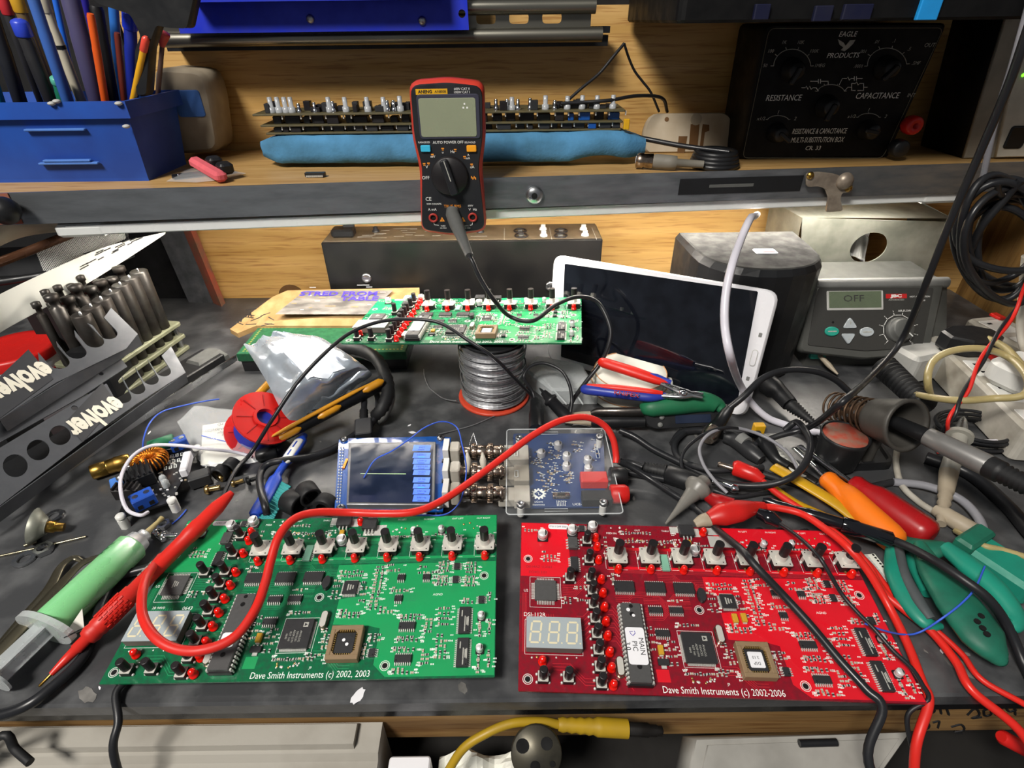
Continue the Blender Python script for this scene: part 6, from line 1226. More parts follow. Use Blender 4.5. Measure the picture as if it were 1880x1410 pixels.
# ---- black leads on the left, tweezers and small hardware
cable('black_lead', 'black lead passing under the red probe and over the bench edge', 'test lead', [P(330, 1035, .004), P(270, 1044, .004), P(215, 1062, .004), P(190, 1100, .004), P(170, 1165, .004), P(150, 1210, .004), P(100, 1258, .005), P(40, 1300, .004), V((-.318, .150, -.005)), V((-.322, .142, -.03))], .0032, 'lead_black', n=10)
cable('black_lead', 'black lead hanging over the bench edge below the green board', 'test lead', [P(262, 1215, .005), P(230, 1250, .005), P(213, 1275, .004), V((-.226, .152, -.001)), V((-.226, .140, -.012)), V((-.222, .125, -.05)), V((-.220, .112, -.09))], .0022, 'lead_black', n=10)
M('tweezer_steel', '#8c8672', .3, .9, hx2='#6c6654', vs=50)
t = thing('tweezers', 'dull steel tweezers beside the green syringe', 'tweezers', T(*P(80, 1120)[:2]))
for pts in ([(-20, 1215, .004), (40, 1140, .005), (90, 1080, .005), (112, 1040, .004), (135, 1024, .003), (150, 1030, .002)], [(-10, 1205, .008), (60, 1130, .010), (112, 1072, .009), (150, 1035, .007), (185, 1022, .005), (205, 1024, .003)]):
    mb = MB(); sp_ = smooth(lp(pts), 4); mb.tube(sp_, [(.0052-.0036*i/len(sp_), .0010) for i in range(len(sp_))], 'tweezer_steel', 10, upv=(0, 0, 1)); part('arm', mb, t, True)
for lab, pts, r in (('thin steel rod on the bench above the tweezers', [(-10, 1023, .001), (60, 1008, .001), (158, 985, .001)], .001), ('short steel pin left of the thin rod', [(45, 1002, .001), (68, 994, .001)], .0014)):
    mb = MB(); mb.tube(lp(pts), r, 'tweezer_steel', 8); solo('steel_rod', lab, 'rod', mb)
a, b = P(62, 966, .012), P(118, 968, .006); d = b-a; t = thing('nozzle', 'grey metal funnel nozzle lying at the left', 'nozzle', MX.Translation(V((a.x, a.y, 0)))); mb = MB(); mb.tube([a-d*.02, a, a+d*.3, a+d*.42, a+d*.45], [.0125, .0138, .0085, .006, .006], 'galvanised', 20); part('funnel', mb, t, True); mb = MB(); mb.tube([a+d*.42, a+d*.7, a+d*.72, b], [.0045, .0045, .0036, .0032], 'brass', 12); part('spout', mb, t, True)
def nut(px, py, r, lab, flat, hexa=True, nm='nut'):
    mb = MB(); p = P(px, py, 0); n = 6 if hexa else 20; mb.T = T(p.x, p.y, .0004) @ RZ(random.uniform(0, 1)) @ (RX(0.0)); o = [(r*math.cos(2*PI*i/n), r*math.sin(2*PI*i/n)) for i in range(n)]; mb.plate(o, [circ(0, 0, r*.58, 14)], 0, flat, 'steel'); solo(nm, lab, 'washer' if not hexa else 'nut', mb, 'loose nuts and washers')
nut(100, 949, .0068, 'steel ring washer beside the funnel nozzle', .0014, False, 'washer'); nut(83, 1012, .0066, 'shiny hexagon nut above the loose washer', .004); nut(46, 1028, .0076, 'grey flat washer below the hexagon nut', .0014, False, 'washer'); nut(302, 966, .0052, 'small dark hexagon nut beside the chrome screws', .0032)
def screw(px, py, lab, mt_, ang, k=1.0, z=.0):
    p = P(px, py, z+.0035*k); d = V((math.cos(ang), math.sin(ang), 0)); mb = MB(); mb.tube([p, p+d*.0012*k, p+d*.0026*k], [.0026*k, .0036*k, .0034*k], mt_, 12); mb.tube([p+d*.0026*k]+[p+d*(.003+.0007*i)*k for i in range(11)], [.0018*k]+[(.0019 if i % 2 else .0015)*k for i in range(11)], mt_, 8); solo('screw', lab, 'screw', mb, 'loose screws on the bench')
screw(284, 978, 'chrome screw left of its twin beside the red probe', 'chrome', -.6, 1.25); screw(296, 984, 'second chrome screw touching the red probe', 'chrome', .0, 1.25)
M('brass_bright', '#d0b070', .25, 1); screw(376, 900, 'brass screw nearest the red probe end', 'brass_bright', .3, 1.2); screw(402, 880, 'brass screw before the black tubes, left one', 'brass_bright', 1.0); screw(423, 871, 'brass screw standing behind the other brass ones', 'brass_bright', 1.6); screw(424, 888, 'brass screw at the right beside the dark wire', 'brass_bright', .4); screw(452, 884, 'small black screw right of the brass ones', 'black_plastic', .5, 1.1); screw(378, 868, 'little steel screw by the zip bag', 'steel', 2, .8)
c = P(372, 892, .001); mb = MB(); mb.T = T(c.x, c.y, .0005) @ RZ(.5); mb.rbox((0, .004, .006), (.017, .012, .011), 'dark_plastic', .001, .001); solo('relay', 'small black plastic relay case among the brass screws', 'relay', mb)
def rubber(label, a, b, r):
    d = b-a; X = frame(a, d); t = thing('rubber_sleeve', label, 'sleeve', X, 'black rubber sleeves on the bench'); mb = MB(); L_ = d.length; mb.rev([(0, r*.6), (0, r*.9), (.0006, r), (L_-.0006, r), (L_, r*.93), (L_, r*.74), (L_*.5, r*.7)], 'black_rubber', 20); part('sleeve', mb, t); mb = MB(); mb.tube([(L_*.5, 0, 0), (L_*.52, 0, 0)], r*.72, 'hole', 14); part('bore', mb, t)
rubber('black rubber sleeve leaning left of the three by the screen module', P(528, 918, .008), P(552, 930, .009), .0095); rubber('black rubber sleeve with open end showing, middle of the three by the module', P(560, 898, .012), P(572, 915, .012), .0088); rubber('black rubber sleeve half under the blue module', P(592, 935, .009), P(604, 918, .009), .009)
rubber('black rubber sleeve beside the zip bag, right one', P(432, 850, .008), P(418, 864, .008), .0075); rubber('black rubber sleeve beside the zip bag, left one', P(412, 862, .007), P(400, 874, .007), .007)
# ================================================================== on and above the shelf
yz = lambda px, py, y: Q(px, py, y).z
# ---- blue pen box
M('pen_blue', '#2450a8', .5, hx2='#1c4090', vs=18); M('pen_blue_light', '#4a78c4', .5)
xl, xr, yf, yb, zr = -.60, Q(275, 335, .566).x, .566, .642, yz(230, 184, .564)
t = thing('pen_box', 'blue plastic box full of pens at the left of the shelf', 'box', T(-.45, .60, SH))
def ring(z, k): return [V((xl-k, yf-k, z)), V((xr+k, yf-k, z)), V((xr+k, yb+k, z)), V((xl-k, yb+k, z))]
mb = MB(); mb.loft([ring(SH, .0), ring(SH+.003, .0), ring(zr-.014, .006), ring(zr-.014, .011), ring(zr, .011), ring(zr, .007), ring(zr-.012, .004), ring(SH+.004, -.003)], 'pen_blue', smooth=False); part('tub', mb, t, True)
Xp = frame(V((0, yf-.003, SH)), (1, 0, 0), (0, -1, -.08))
for (a, b, nm) in (((45, 237), (158, 239), 'raised_rib'), ((80, 294), (168, 295), 'raised_rib'), ((72, 299), (182, 300), 'raised_rib')):
    (x0, y0), (x1, y1) = on(Xp, *a), on(Xp, *b); mb = MB(); mb.T = Xp; mb.rbox(((x0+x1)/2, (y0+y1)/2, .0004), (x1-x0, .002, .004), 'pen_blue_light', .001, .0005); part(nm, mb, t, True)
mb = MB()
for px, py in ((95, 190), (104, 186), (218, 190), (232, 232)): p = Q(px, py, yf-.012); mb.sphere(p, .0035, 'light_grey', 7, .5)
part('chipped_marks', mb, t, True, kind='stuff')
PENS = [('teal marker at the far left of the pen box', (14, 186), (-30, 95), 7, '#1a7c9c', None), ('wide black marker at the left of the pen box', (50, 186), (-18, 20), 11, '#24262c', None), ('dark pen with red end at the left of the box', (92, 186), (2, -10), 8, '#2c2c30', '#c03038'), ('black barrel pen with rounded blue cap', (110, 186), (34, 38), 11, '#2a2a2c', '#3048c8'),
  ('yellow banded brown pen behind the blue capped one', (118, 186), (25, -15), 9, '#6c5838', '#c89828'), ('long blue tube pen leaning left', (138, 186), (55, -20), 9, '#3c64b0', None), ('white marker with a black band', (165, 186), (72, -14), 8, '#c4bca8', '#c4bca8'), ('slim bright blue pen behind the white marker', (152, 186), (100, -8), 5, '#2468d8', None),
  ('wide violet grey pen in the middle of the box', (190, 186), (126, -14), 14, '#4a4668', None), ('dark blue felt pen beside the violet grey one', (196, 186), (152, -20), 6, '#241c88', None), ('orange pen in the pen box', (200, 186), (166, 25), 6, '#d8581c', None), ('glossy black pen right of the orange pen', (214, 186), (176, 10), 11, '#1c1c1e', None), ('light blue crayon leaning in the box', (226, 186), (208, 10), 8, '#2c68b8', None),
  ('dark red slim pen behind the black pen', (232, 186), (215, 60), 5, '#6a2a20', None), ('blue capped pen standing upright', (246, 186), (238, 22), 10, '#1c2c90', '#2038c8'), ('yellow and red stick near the right end of the box', (263, 186), (268, 70), 5, '#d8a020', '#d84838'), ('blue ribbed grip pen at the right end of the box', (281, 186), (274, 48), 8, '#204a90', None), ('thin brown brush with a pink bulb end', (295, 186), (300, 60), 4, '#5a4640', '#d0504c'), ('green pen with a mint band at the front', (128, 186), (104, 142), 9, '#1c6a50', '#58b098'), ('slim steel scriber at the front of the box', (150, 186), (130, 125), 3, '#9a9c9c', None)]
for i, (lab, a, b, wpx, c1, c2) in enumerate(PENS):
    M('pen%d' % i, c1, .4, var=.1); y0 = .585+.045*((i*7) % 5)/4; y1 = y0-.01
    p, q = Q(a[0], a[1]+40, y0), Q(b[0], b[1], y1); p.z = max(p.z, SH+.012); p.x = min(p.x, xr-.012); r = wpx*.00056*1.0; d = q-p
    t = thing('brush' if 'brush' in lab else 'crayon' if 'crayon' in lab else 'scriber' if 'scriber' in lab else 'pen', lab, 'pen', MX.Translation(p), 'pens and sticks in the blue box')
    mb = MB(); mb.tube([p, p+d*.03, p+d*.7, p+d*.72, p+d*.97, q], [r*.5, r*.95, r, r*.94, r*.94, r*.75], 'pen%d' % i, 12); bd = part('barrel', mb, t, True)
    if c2:
        M('pencap%d' % i, c2, .35); mb = MB(); k = .86; mb.tube([p+d*k, p+d*(k+.01), p+d*.985, q+d*.005, q+d*.02], [r*1.05, r*1.12, r*(1.12 if 'bulb' not in lab else 2.6), r*(.9 if 'bulb' not in lab else 2.4), r*.4], 'pencap%d' % i, 12); part('cap', mb, t, True)
    if 'black band' in lab: mb = MB(); mb.tube([p+d*.60, p+d*.63], r*1.06, 'black_plastic', 12); part('band', mb, t, True, 'black band')
# black scissors handle over the pens
Xs = face(.578); q = ccw(ons(Xs, [(165, -15), (360, -15), (346, 52), (312, 50), (290, 44), (275, 90), (268, 178), (250, 178), (246, 95), (256, 66), (236, 22), (170, 2)])); mb = MB(); mb.T = Xs; shell(mb, hull_round(q, .003), -.014, 0, 'black_plastic', .002); solo('hand_tool', 'black angular tool with a grip standing in the pen box', 'hand tool', mb)
# ---- cream container behind the pens
X = face(.662); q = ccw(hull_round(ons(X, [(282, 285), (402, 280), (388, 175), (372, 130), (300, 124), (282, 130)]), .012)); q = [(x, max(y, SH+.0005)) for x, y in q]
t = thing('cream_container', 'rounded cream plastic container behind the pen box', 'container', T(-.37, .68, SH)); mb = MB(); mb.T = X; shell(mb, q, -.045, 0, 'cream_plastic', .004); part('body', mb, t, True)
mb = MB(); mb.T = X; (x0, y0), (x1, y1) = on(X, 330, 215), on(X, 365, 165); mb.rbox(((x0+x1)/2, (y0+y1)/2, .0006), (x1-x0, y1-y0, .002), 'pen_blue_light', .003, .0006); part('label', mb, t, True, 'blue label')
# ---- pink foam piece with black key, clear wrapper, chip strip
a, b = P(356, 296, SH+.012), P(408, 326, SH+.006); M('pink_foam', '#d8606a', .8, bump=.3); X = frame(a, b-a); mb = MB(); mb.T = X; L_ = (b-a).length; mb.rbox((L_/2, 0, 0), (L_, .012, .010), 'pink_foam', .004, .003); t = solo('pink_foam_block', 'pink foam strip gripping black clips on the shelf edge', 'foam', mb)
for f in (.42, .78): mb = MB(); mb.T = X; mb.rbox((L_*f, .010, .004), (.014, .014, .010), 'black_plastic', .004, .002); part('black_clip', mb, t, True, 'black clip')
c = P(345, 324, SH+.001); mb = MB(); mb.T = T(c.x, c.y, c.z+.0006) @ RZ(.5); mb.rbox((0, 0, .001), (.028, .014, .002), 'black_plastic', .001, .0005); mb.sphere((-.008, -.002, .002), .0012, 'chrome', 7); solo('black_tab', 'small black metal tab beside the pink foam', 'tab', mb)
o = [P(*q, SH+.0012) for q in ((305, 333), (340, 312), (400, 308), (452, 318), (410, 330), (360, 335))]; mb = MB(); cc_ = sum(o, V())/6; mb.loft([[cc_+(p-cc_)*k+V((0, 0, z)) for p in o] for k, z in ((1, 0), (.6, .004), (.1, .005))], 'bag_clear'); solo('plastic_wrapper', 'crinkled clear wrapper under the pink foam', 'wrapper', mb)
c = P(580, 325, SH); mb = MB(); mb.T = T(c.x, c.y, SH+.0004); mb.rbox((0, 0, .0022), (.020, .006, .004), 'black_plastic', .0006); [mb.box((-.008+.00123*i, -.0038, .0012), (.0007, .002, .0016), 'tin') for i in range(14)]; solo('loose_chip', 'small black chip lying upside down on the shelf', 'chip', mb)
c = P(4, 330, SH); mb = MB(); mb.T = T(c.x, c.y, SH); mb.lathe([(.012, 0), (.0125, .004), (.010, .009), (.0001, .011)], 'black_plastic', 20); solo('rubber_dome', 'black rubber dome on the shelf at the far left', 'rubber dome', mb)
# ---- blue foam with a stack of populated boards
M('blue_foam', '#4a86b0', .95, hx2='#3f6e8c', vs=30, bump=.5, bs=300)
xa, xb = Q(473, 280, .615).x, Q(1192, 270, .600).x; zf = yz(700, 252, .615)
mb = MB(); nx, ny = 70, 8; sec = [(-1, -.75), (-1.05, -.2), (-1, .5), (-.85, 1), (.85, 1), (1, .6), (1, -.75), (0, -1)]
rings = []
for i in range(nx+1):
    f = i/nx; x = xa+(xb-xa)*f; e = min(1, .55+f*9, .5+(1-f)*8); lift = .006*max(0, math.sin((f-.80)/.16*PI)) if .80 < f < .96 else 0; r = []
    for sx_, sz_ in sec: q = noise.noise(V((x*40, sx_*3, sz_*3)))*.0024; r.append(V((x, .641+sx_*.026*e+q-.012*f, SH+.0012+(zf-SH)*(.5+.5*sz_*e)+(lift if sz_ < 0 else lift*.3)+abs(q)*.6)))
    rings.append(r)
mb.loft(rings, 'blue_foam'); solo('foam_slab', 'long strip of blue foam under the stacked boards on the shelf', 'foam', mb)
t = thing('board_stack', 'stack of bare circuit boards with knob shafts on the blue foam', 'circuit board', T(-.06, .65, zf))
M('pcb_edge', '#5c5438', .5, hx2='#4c4834', vs=200); M('clear_shaft', '#d8dce0', .15, var=.03, trans=.5); X = face(.625)
zb_ = [zf+.0035, yz(700, 228, .625), yz(700, 208, .625)]; xs_ = [(487, 1143), (480, 1145), (470, 1148)]
for z, (p0, p1) in zip(zb_, xs_):
    x0, x1 = Q(p0, 230, .625).x, Q(p1, 215, .62).x; mb = MB(); mb.rbox(((x0+x1)/2, .646, z), (x1-x0, .05, .0018), 'pcb_edge', .001, .0004, 1); part('board', mb, t, True)
R_ = random.Random(4)
x0, x1 = Q(500, 230, .625).x, Q(1140, 215, .62).x
for lv in (0, 1):
    mb = MB(); x = x0
    while x < x1:
        w_ = R_.uniform(.006, .016); h = (zb_[lv+1]-zb_[lv])*R_.uniform(.55, .98); mb.rbox((x+w_/2, .628+R_.uniform(0, .008), zb_[lv]+.0009+h/2), (w_, .012, h), R_.choice(['knob_black', 'dark_plastic', 'ic_black', 'module_blue' if x > .04 else 'knob_black']), .001, .0005); x += w_+R_.uniform(.001, .006)
        mb.box((x, .624, zb_[lv+1]-.0024), (.0012, .0012, .004), 'tin')
    part('component_row', mb, t, True, kind='stuff')
mb = MB()
for i in range(44): x = R_.uniform(x0-.01, x1); h = R_.uniform(.003, .009); mb.rbox((x, .640+R_.uniform(-.012, .012), zb_[2]+.001+h/2), (R_.uniform(.004, .010), .008, h), R_.choice(['knob_black', 'ic_black', 'dark_plastic']), .0006)
part('top_components', mb, t, True, kind='stuff')
for px, h, mt_ in ((500, 30, 'c'), (513, 30, 'c'), (526, 30, 'c'), (537, 30, 'c'), (550, 18, 's'), (579, 20, 's'), (606, 30, 'c'), (613, 22, 's'), (636, 30, 'c'), (676, 30, 'c'), (706, 30, 'c'), (713, 24, 's'), (724, 24, 's'), (736, 32, 'c'), (911, 26, 's'), (931, 26, 's'), (940, 30, 'c'), (951, 26, 's'), (973, 28, 's'), (1001, 33, 'c'), (1018, 24, 's'), (1041, 32, 'c'), (1068, 33, 'c'), (1095, 33, 'c'), (1124, 34, 'c')):
    b_ = Q(px, 206, .632); z1 = yz(px, 208-h, .632); mb = MB(); mb.T = T(b_.x, b_.y); r = .0024 if mt_ == 'c' else .0017; z0_ = zb_[2]+.001; mb.lathe([(r*1.5, z0_), (r*1.5, z0_+(z1-z0_)*.35), (r, z0_+(z1-z0_)*.37), (r, z1-.0006), (r*.8, z1)], 'clear_shaft' if mt_ == 'c' else 'chrome', 10); part('knob_shaft', mb, t, True)
c = Q(1150, 228, .62); mb = MB(); mb.rbox(c, (.006, .005, .010), 'yellow_tag' if False else 'yellow_plastic', .001); part('yellow_tag', mb, t, True, 'yellow tag')
# ---- bnc plug, black puck, cream wall plate on the shelf
a, b = P(1168, 294, SH+.0085), P(1240, 299, SH+.0075); d = b-a; L_ = d.length; X = frame(a, d); t = thing('bnc_plug', 'nickel bayonet plug with grey boot lying on the shelf', 'connector', X); M('boot_grey', '#7a766c', .55)
mb = MB(); mb.tube([(0, 0, 0), (.0004, 0, 0), (L_*.18, 0, 0), (L_*.2, 0, 0), (L_*.42, 0, 0), (L_*.44, 0, 0)], [.0062, .0074, .0074, .0066, .0074, .0060], 'nickel', 18); mb.tube([(-.0004, 0, 0), (.0001, 0, 0)], .0042, 'label_white', 12); part('shell', mb, t)
mb = MB(); mb.tube([(L_*.42, 0, 0), (L_*.5, 0, 0), (L_*.85, 0, 0), (L_*1.02, 0, 0), (L_*1.04, 0, 0), (L_*1.7, .002, 0)], [.006, .0072, .0072, .0066, .0042, .0036], 'boot_grey', 16); part('boot', mb, t)
c = P(1318, 312, SH); t = thing('cable_puck', 'flat coil of black cable on the shelf beside the resistance box', 'cable', T(c.x, c.y+.015, SH)); mb = MB()
for i in range(4): mb.torus((0, 0, .003+.0045*(i//1)*.8), .0225-.0012*i, .0032, 'black_plastic', n=30)
mb.lathe([(.021, .001), (.021, .012), (.001, .013)], 'black_plastic', 28); part('coil', mb, t)
mb = MB(); mb.tube(smooth([V((.01, -.01, .016)), V((-.03, .012, .018)), V((-.065, .03, .022)), V((-.10, .045, .027))], 6), .0026, 'lead_black', 8); part('tail', mb, t)
X = frame(V((0, .668, SH)), (1, 0, 0), (0, -.97, .24)); M('plate_cream', '#c0b4a0', .6, hx2='#a8987f', vs=22, bump=.05); q = ccw(hull_round(ons(X, [(1180, 240), (1195, 208), (1338, 206), (1352, 235), (1345, 288), (1182, 283)]), .016)); q = [(x, max(y, .0006)) for x, y in q]
t = thing('wall_plate', 'cream plastic back shell leaning behind the plug on the shelf', 'plastic shell', X); mb = MB(); shell(mb, q, -.010, 0, 'plate_cream', .002); part('shell', mb, t)
def cut(pts, nm): mb = MB(); mb.prism(ccw(ons(X, pts)), -.0002, .0004, 'hole_brown'); part(nm, mb, t)
cut([(1268, 228), (1284, 228), (1280, 275), (1264, 275)], 'slot'); cut([(1290, 228), (1302, 229), (1302, 240), (1294, 243), (1288, 288), (1282, 288)], 'slot'); cut([(1246, 250), (1262, 250), (1256, 284), (1243, 284)], 'slot')
x, y = on(X, 1278, 219); mb = MB(); mb.prism(circ(x, y, .0062, 20), -.0002, .0005, 'cream_plastic'); part('round_boss', mb, t)
x, y = on(X, 1224, 219); mb = MB(); mb.prism(circ(x, y, .0024, 12), -.0002, .0005, 'hole_brown'); part('screw_hole', mb, t)
cable('black_wire', 'black wire dropping from the dark case to the board stack', 'wire', [Q(1146, 80, .66), Q(1125, 105, .655), Q(1100, 135, .65), Q(1070, 160, .645), Q(1045, 182, .64), Q(1030, 195, .638)], .0016, 'lead_black')
cable('black_wire', 'black wire curving down the oak panel to the cream shell', 'wire', [Q(1146, 80, .665), Q(1154, 105, .67), Q(1165, 130, .675), Q(1180, 150, .678), Q(1195, 170, .68), Q(1210, 205, .69)], .0013, 'lead_black')
cable('black_wire', 'flat black wire lying over the right end of the board stack', 'wire', [Q(1030, 190, .63), Q(1070, 188, .63), Q(1120, 184, .63), Q(1170, 176, .645), Q(1215, 180, .67), Q(1225, 205, .69)], .0018, 'lead_black')
# ---- resistance and capacitance box
M('box_black', '#060607', .6, bump=.1, spec=.3); M('case_mark', '#0a0e2c', .6); M('panel_line', '#6c6858', .6); yr = .628; X = face(yr); t = thing('substitution_box', 'black resistance and capacitance substitution box with white dial markings', 'test box', T(.34, yr+.03, SH))
pts = [(1404, 44), (1742, 42), (1628, 297), (1356, 299)]; q = ccw(hull_round(ons(X, pts), .006)); q = [(x, max(y, SH+.0006)) for x, y in q]; mb = MB(); mb.T = X; shell(mb, q, -.07, 0, 'box_black', .003); part('case', mb, t, True)
k = hull_round([on(X, *p) for p in ((1412, 52), (1732, 51), (1620, 290), (1363, 290))], .006, 4); mb = MB(); mb.T = X; mb.tube([(x, y, .0004) for x, y in k], .00035, 'panel_line', 5, closed=True); part('border_line', mb, t, True)
mb = MB(); mb.T = X
def arc(cx, cy, rx, ry, a0, a1, labs, lr=1.22, ls=.0042):
    n = 18; mb.tube([(*on(X, cx+rx*math.cos(math.radians(a0+(a1-a0)*i/n)), cy-ry*math.sin(math.radians(a0+(a1-a0)*i/n))), .0005) for i in range(n+1)], .0004, 'dim_print', 4)
    for i, s_ in enumerate(labs):
        a = math.radians(a0+(a1-a0)*i/(len(labs)-1)); p = on(X, cx+rx*math.cos(a), cy-ry*math.sin(a)); p2 = on(X, cx+rx*1.16*math.cos(a), cy-ry*1.16*math.sin(a)); p3 = on(X, cx+rx*(lr+.12)*math.cos(a), cy-ry*(lr+.10)*math.sin(a)); mb.tube([(*p, .0005), (*p2, .0005)], .0004, 'dim_print', 4); mb.text(s_, ls, 'dim_print', T(*p3, .0006), shear=.2)
arc(1454, 122, 34, 32, 178, 2, ('50', '100', '1K', '10K', '100K', '1MEG'), 1.35); arc(1628, 120, 36, 32, 182, 5, ('.0001', '.001', '.01', '.1', '.5', '.5MF'), 1.35)
arc(1428, 222, 20, 10, 165, 15, ('x1/2', '1', '2'), 1.5, .0048); arc(1594, 218, 20, 10, 165, 15, ('x1/2', '1', '2'), 1.5, .0048); arc(1525, 172, 26, 17, 165, 15, ('', '', '', ''), 1.3)
def tx(s_, px, py, h, **kw): x, y = on(X, px, py); mb.text(s_, h, 'white_print' if h > .0058 else 'dim_print', T(x, y, .0006), shear=.15, **kw)
tx('RESISTANCE', 1438, 180, .0078, sx=.85); tx('CAPACITANCE', 1610, 176, .0078, sx=.85); tx('RESISTANCE & CAPACITANCE', 1504, 241, .0074, sx=.58); tx('MULTI-SUBSTITUTION BOX', 1500, 257, .0074, sx=.62); tx('CR. 33', 1492, 272, .0060); tx('INT.', 1673, 175, .005); tx('OUT', 1706, 83, .005); tx('EAGLE', 1556, 63, .006); tx('PRODUCTS', 1547, 102, .0062)
# eagle emblem and circuit symbols
mb.prism(ccw(ons(X, [(1538, 72), (1548, 78), (1552, 84), (1560, 74), (1570, 73), (1566, 80), (1558, 88), (1550, 94), (1543, 92), (1548, 87), (1541, 82)])), .0002, .0006, 'dim_print')
def ln(pts): mb.tube([(*on(X, *p), .0005) for p in pts], .0004, 'white_print', 4)
ln([(1471, 161), (1478, 161), (1480, 158), (1483, 164), (1486, 158), (1489, 164), (1492, 161), (1498, 161), (1502, 167)]); ln([(1487, 149), (1502, 149)]); ln([(1502, 145), (1502, 153)]); ln([(1506, 145), (1506, 153)]); ln([(1506, 149), (1520, 149), (1520, 156)])
ln([(1540, 156), (1546, 144), (1554, 144), (1556, 141), (1559, 147), (1562, 144), (1568, 144)]); ln([(1568, 140), (1568, 148)]); ln([(1572, 140), (1572, 148)]); ln([(1572, 144), (1583, 144)])
ln([(1550, 167), (1556, 160), (1563, 160)]); ln([(1563, 153), (1563, 166), (1570, 166)]); ln([(1563, 153), (1570, 153), (1572, 150), (1575, 156), (1578, 153), (1585, 153), (1585, 166), (1574, 166)]); ln([(1585, 160), (1592, 160)])
part('panel_lettering', mb, t, True, kind='stuff')
for px, py, r in ((1452, 128, .0110), (1624, 124, .0110), (1515, 194, .0110), (1424, 243, .0100), (1590, 238, .0100)):
    x, y = on(X, px, py); mb = MB(); mb.T = X @ T(x, y); mb.lathe([(r, .0005), (r*.97, .004), (r*.8, .006), (r*.75, .014), (r*.6, .016), (.0001, .0165)], 'black_plastic', 24); kn = part('knob', mb, t, True); mb = MB(); mb.T = X @ T(x, y) @ RZ(.4*px); mb.rbox((0, r*.4, .017), (r*.45, r*1.5, .006), 'black_plastic', .002, .001); part('pointer', mb, kn, True)
x, y = on(X, 1660, 226); mb = MB(); mb.T = X @ T(x, y); mb.lathe([(.004, 0), (.004, .006), (.0085, .007), (.0092, .010), (.0088, .018), (.007, .020), (.003, .020), (.003, .012), (.0001, .012)], 'red_plastic', 22); part('terminal', mb, t, True, 'red terminal post')
x, y = on(X, 1636, 268); mb = MB(); mb.T = X @ T(x, y); mb.lathe([(.004, 0), (.004, .006), (.0085, .007), (.0092, .010), (.0088, .018), (.007, .020), (.0001, .020)], 'black_plastic', 22); part('terminal', mb, t, True, 'black terminal post')
# ---- grey instrument at the right edge
X = face(.618); M('inst_beige', '#8a8478', .55); M('inst_white', '#c4c0b4', .5); t = thing('grey_instrument', 'beige and white cased instrument at the right edge of the shelf', 'instrument', T(.56, .66, SH))
q = ccw(ons(X, [(1860, -10), (1960, -10), (1925, 293), (1768, 293)])); q = [(x, max(y, SH+.0006)) for x, y in q]; mb = MB(); mb.T = X; shell(mb, q, -.075, -.002, 'box_black', .002); part('case', mb, t, True); mb = MB(); mb.T = X; shell(mb, q, -.004, 0, 'inst_beige', .001); part('front_frame', mb, t, True, 'beige front frame')
q = ccw(ons(X, [(1890, -10), (1960, -10), (1925, 286), (1824, 288)])); q = [(x, max(y, SH+.002)) for x, y in q]; mb = MB(); mb.T = X; shell(mb, q, -.001, .004, 'inst_white', .001); fp = part('front_bezel', mb, t, True)
x, y = on(X, 1866, 252, .004); mb = MB(); mb.T = X; mb.rbox((x, y, .0045), (.020, .022, .002), 'black_plastic', .003); part('black_socket', mb, t, True)
x, y = on(X, 1878, 138, .004); mb = MB(); mb.T = X; mb.sphere((x, y, .004), .0016, 'led_green', 8); part('indicator_light', mb, t, True, 'small green light')
# ---- dark equipment case over the right half, hanging rail and blue bin
zc = .324; xk = Q(1150, 84, .70).x
t = thing('dark_case', 'black equipment case mounted above the right half of the shelf', 'equipment case', T(.4, .65, zc)); mb = MB(); mb.rbox(((xk+.482)/2, .606, zc+.11), (.482-xk, .212, .22), 'box_black', .006, .002); part('case', mb, t, True)
for px, py, mt_, w_ in ((1708, 14, 'cyan', .016), (1573, 28, 'bin_blue', .022), (1510, 31, 'bin_blue', .014), (1398, 28, 'bin_blue', .012)):
    if mt_ == 'cyan' and 'cyan_tag' not in MATS: M('cyan_tag', '#1c90d8', .5)
    c = Q(px, py-6, .4985); mb = MB(); mb.rbox(c, (w_, .004, .020 if mt_ == 'cyan' else .010), 'cyan_tag' if mt_ == 'cyan' else 'case_mark', .001); part('coloured_tag', mb, t, True)
yr_ = .672; t = thing('tool_rail', 'steel twin tube rail with slotted web above the oak panel', 'rail', T(0, .68, .31)); x0, x1 = Q(300, 75, yr_).x, Q(1105, 66, yr_).x; M('rail_steel', '#8c8a80', .35, .9, hx2='#6a6860', vs=30, stretch=(.2, 1, 1))
za, zb2 = yz(900, 66, yr_-.006), yz(900, 13, yr_-.006)
for z, xe, nm in ((za, x1, 'lower_tube'), (zb2, Q(1094, 8, yr_).x, 'upper_tube')): mb = MB(); mb.tube([(x0, yr_, z), (xe, yr_, z)], .0068, 'rail_steel', 16); part(nm, mb, t, True)
mb = MB(); Xr = face(yr_+.004); mb.T = Xr; sl = []
x = x0+.02
while x < x1-.03: sl.append(hull_round([(x, za+.010), (x+.020, za+.010), (x+.020, za+.020), (x, za+.020)], .004)); x += .034
mb.plate([(x0, za), (x1-.012, za), (x1-.012, zb2), (x0, zb2)], sl, -.001, .001, 'rail_steel'); part('slotted_web', mb, t, True)
mb = MB(); mb.box(((x0+x1)/2, .706, za-.006), (x1-x0+.02, .026, .010), 'black_plastic'); mb.box(((x0+x1)/2, .693, za+.004), (x1-x0+.02, .018, .006), 'black_plastic'); part('rail_bracket', mb, t, True)
yb_ = .655; X = face(yb_); t = thing('blue_bin', 'wide blue plastic bin hung on the steel rail, seen from below', 'bin', T(-.2, yb_, .33))
xa, xb = Q(330, 58, yb_).x, Q(861, 54, yb_).x; zl = yz(700, 57, yb_)
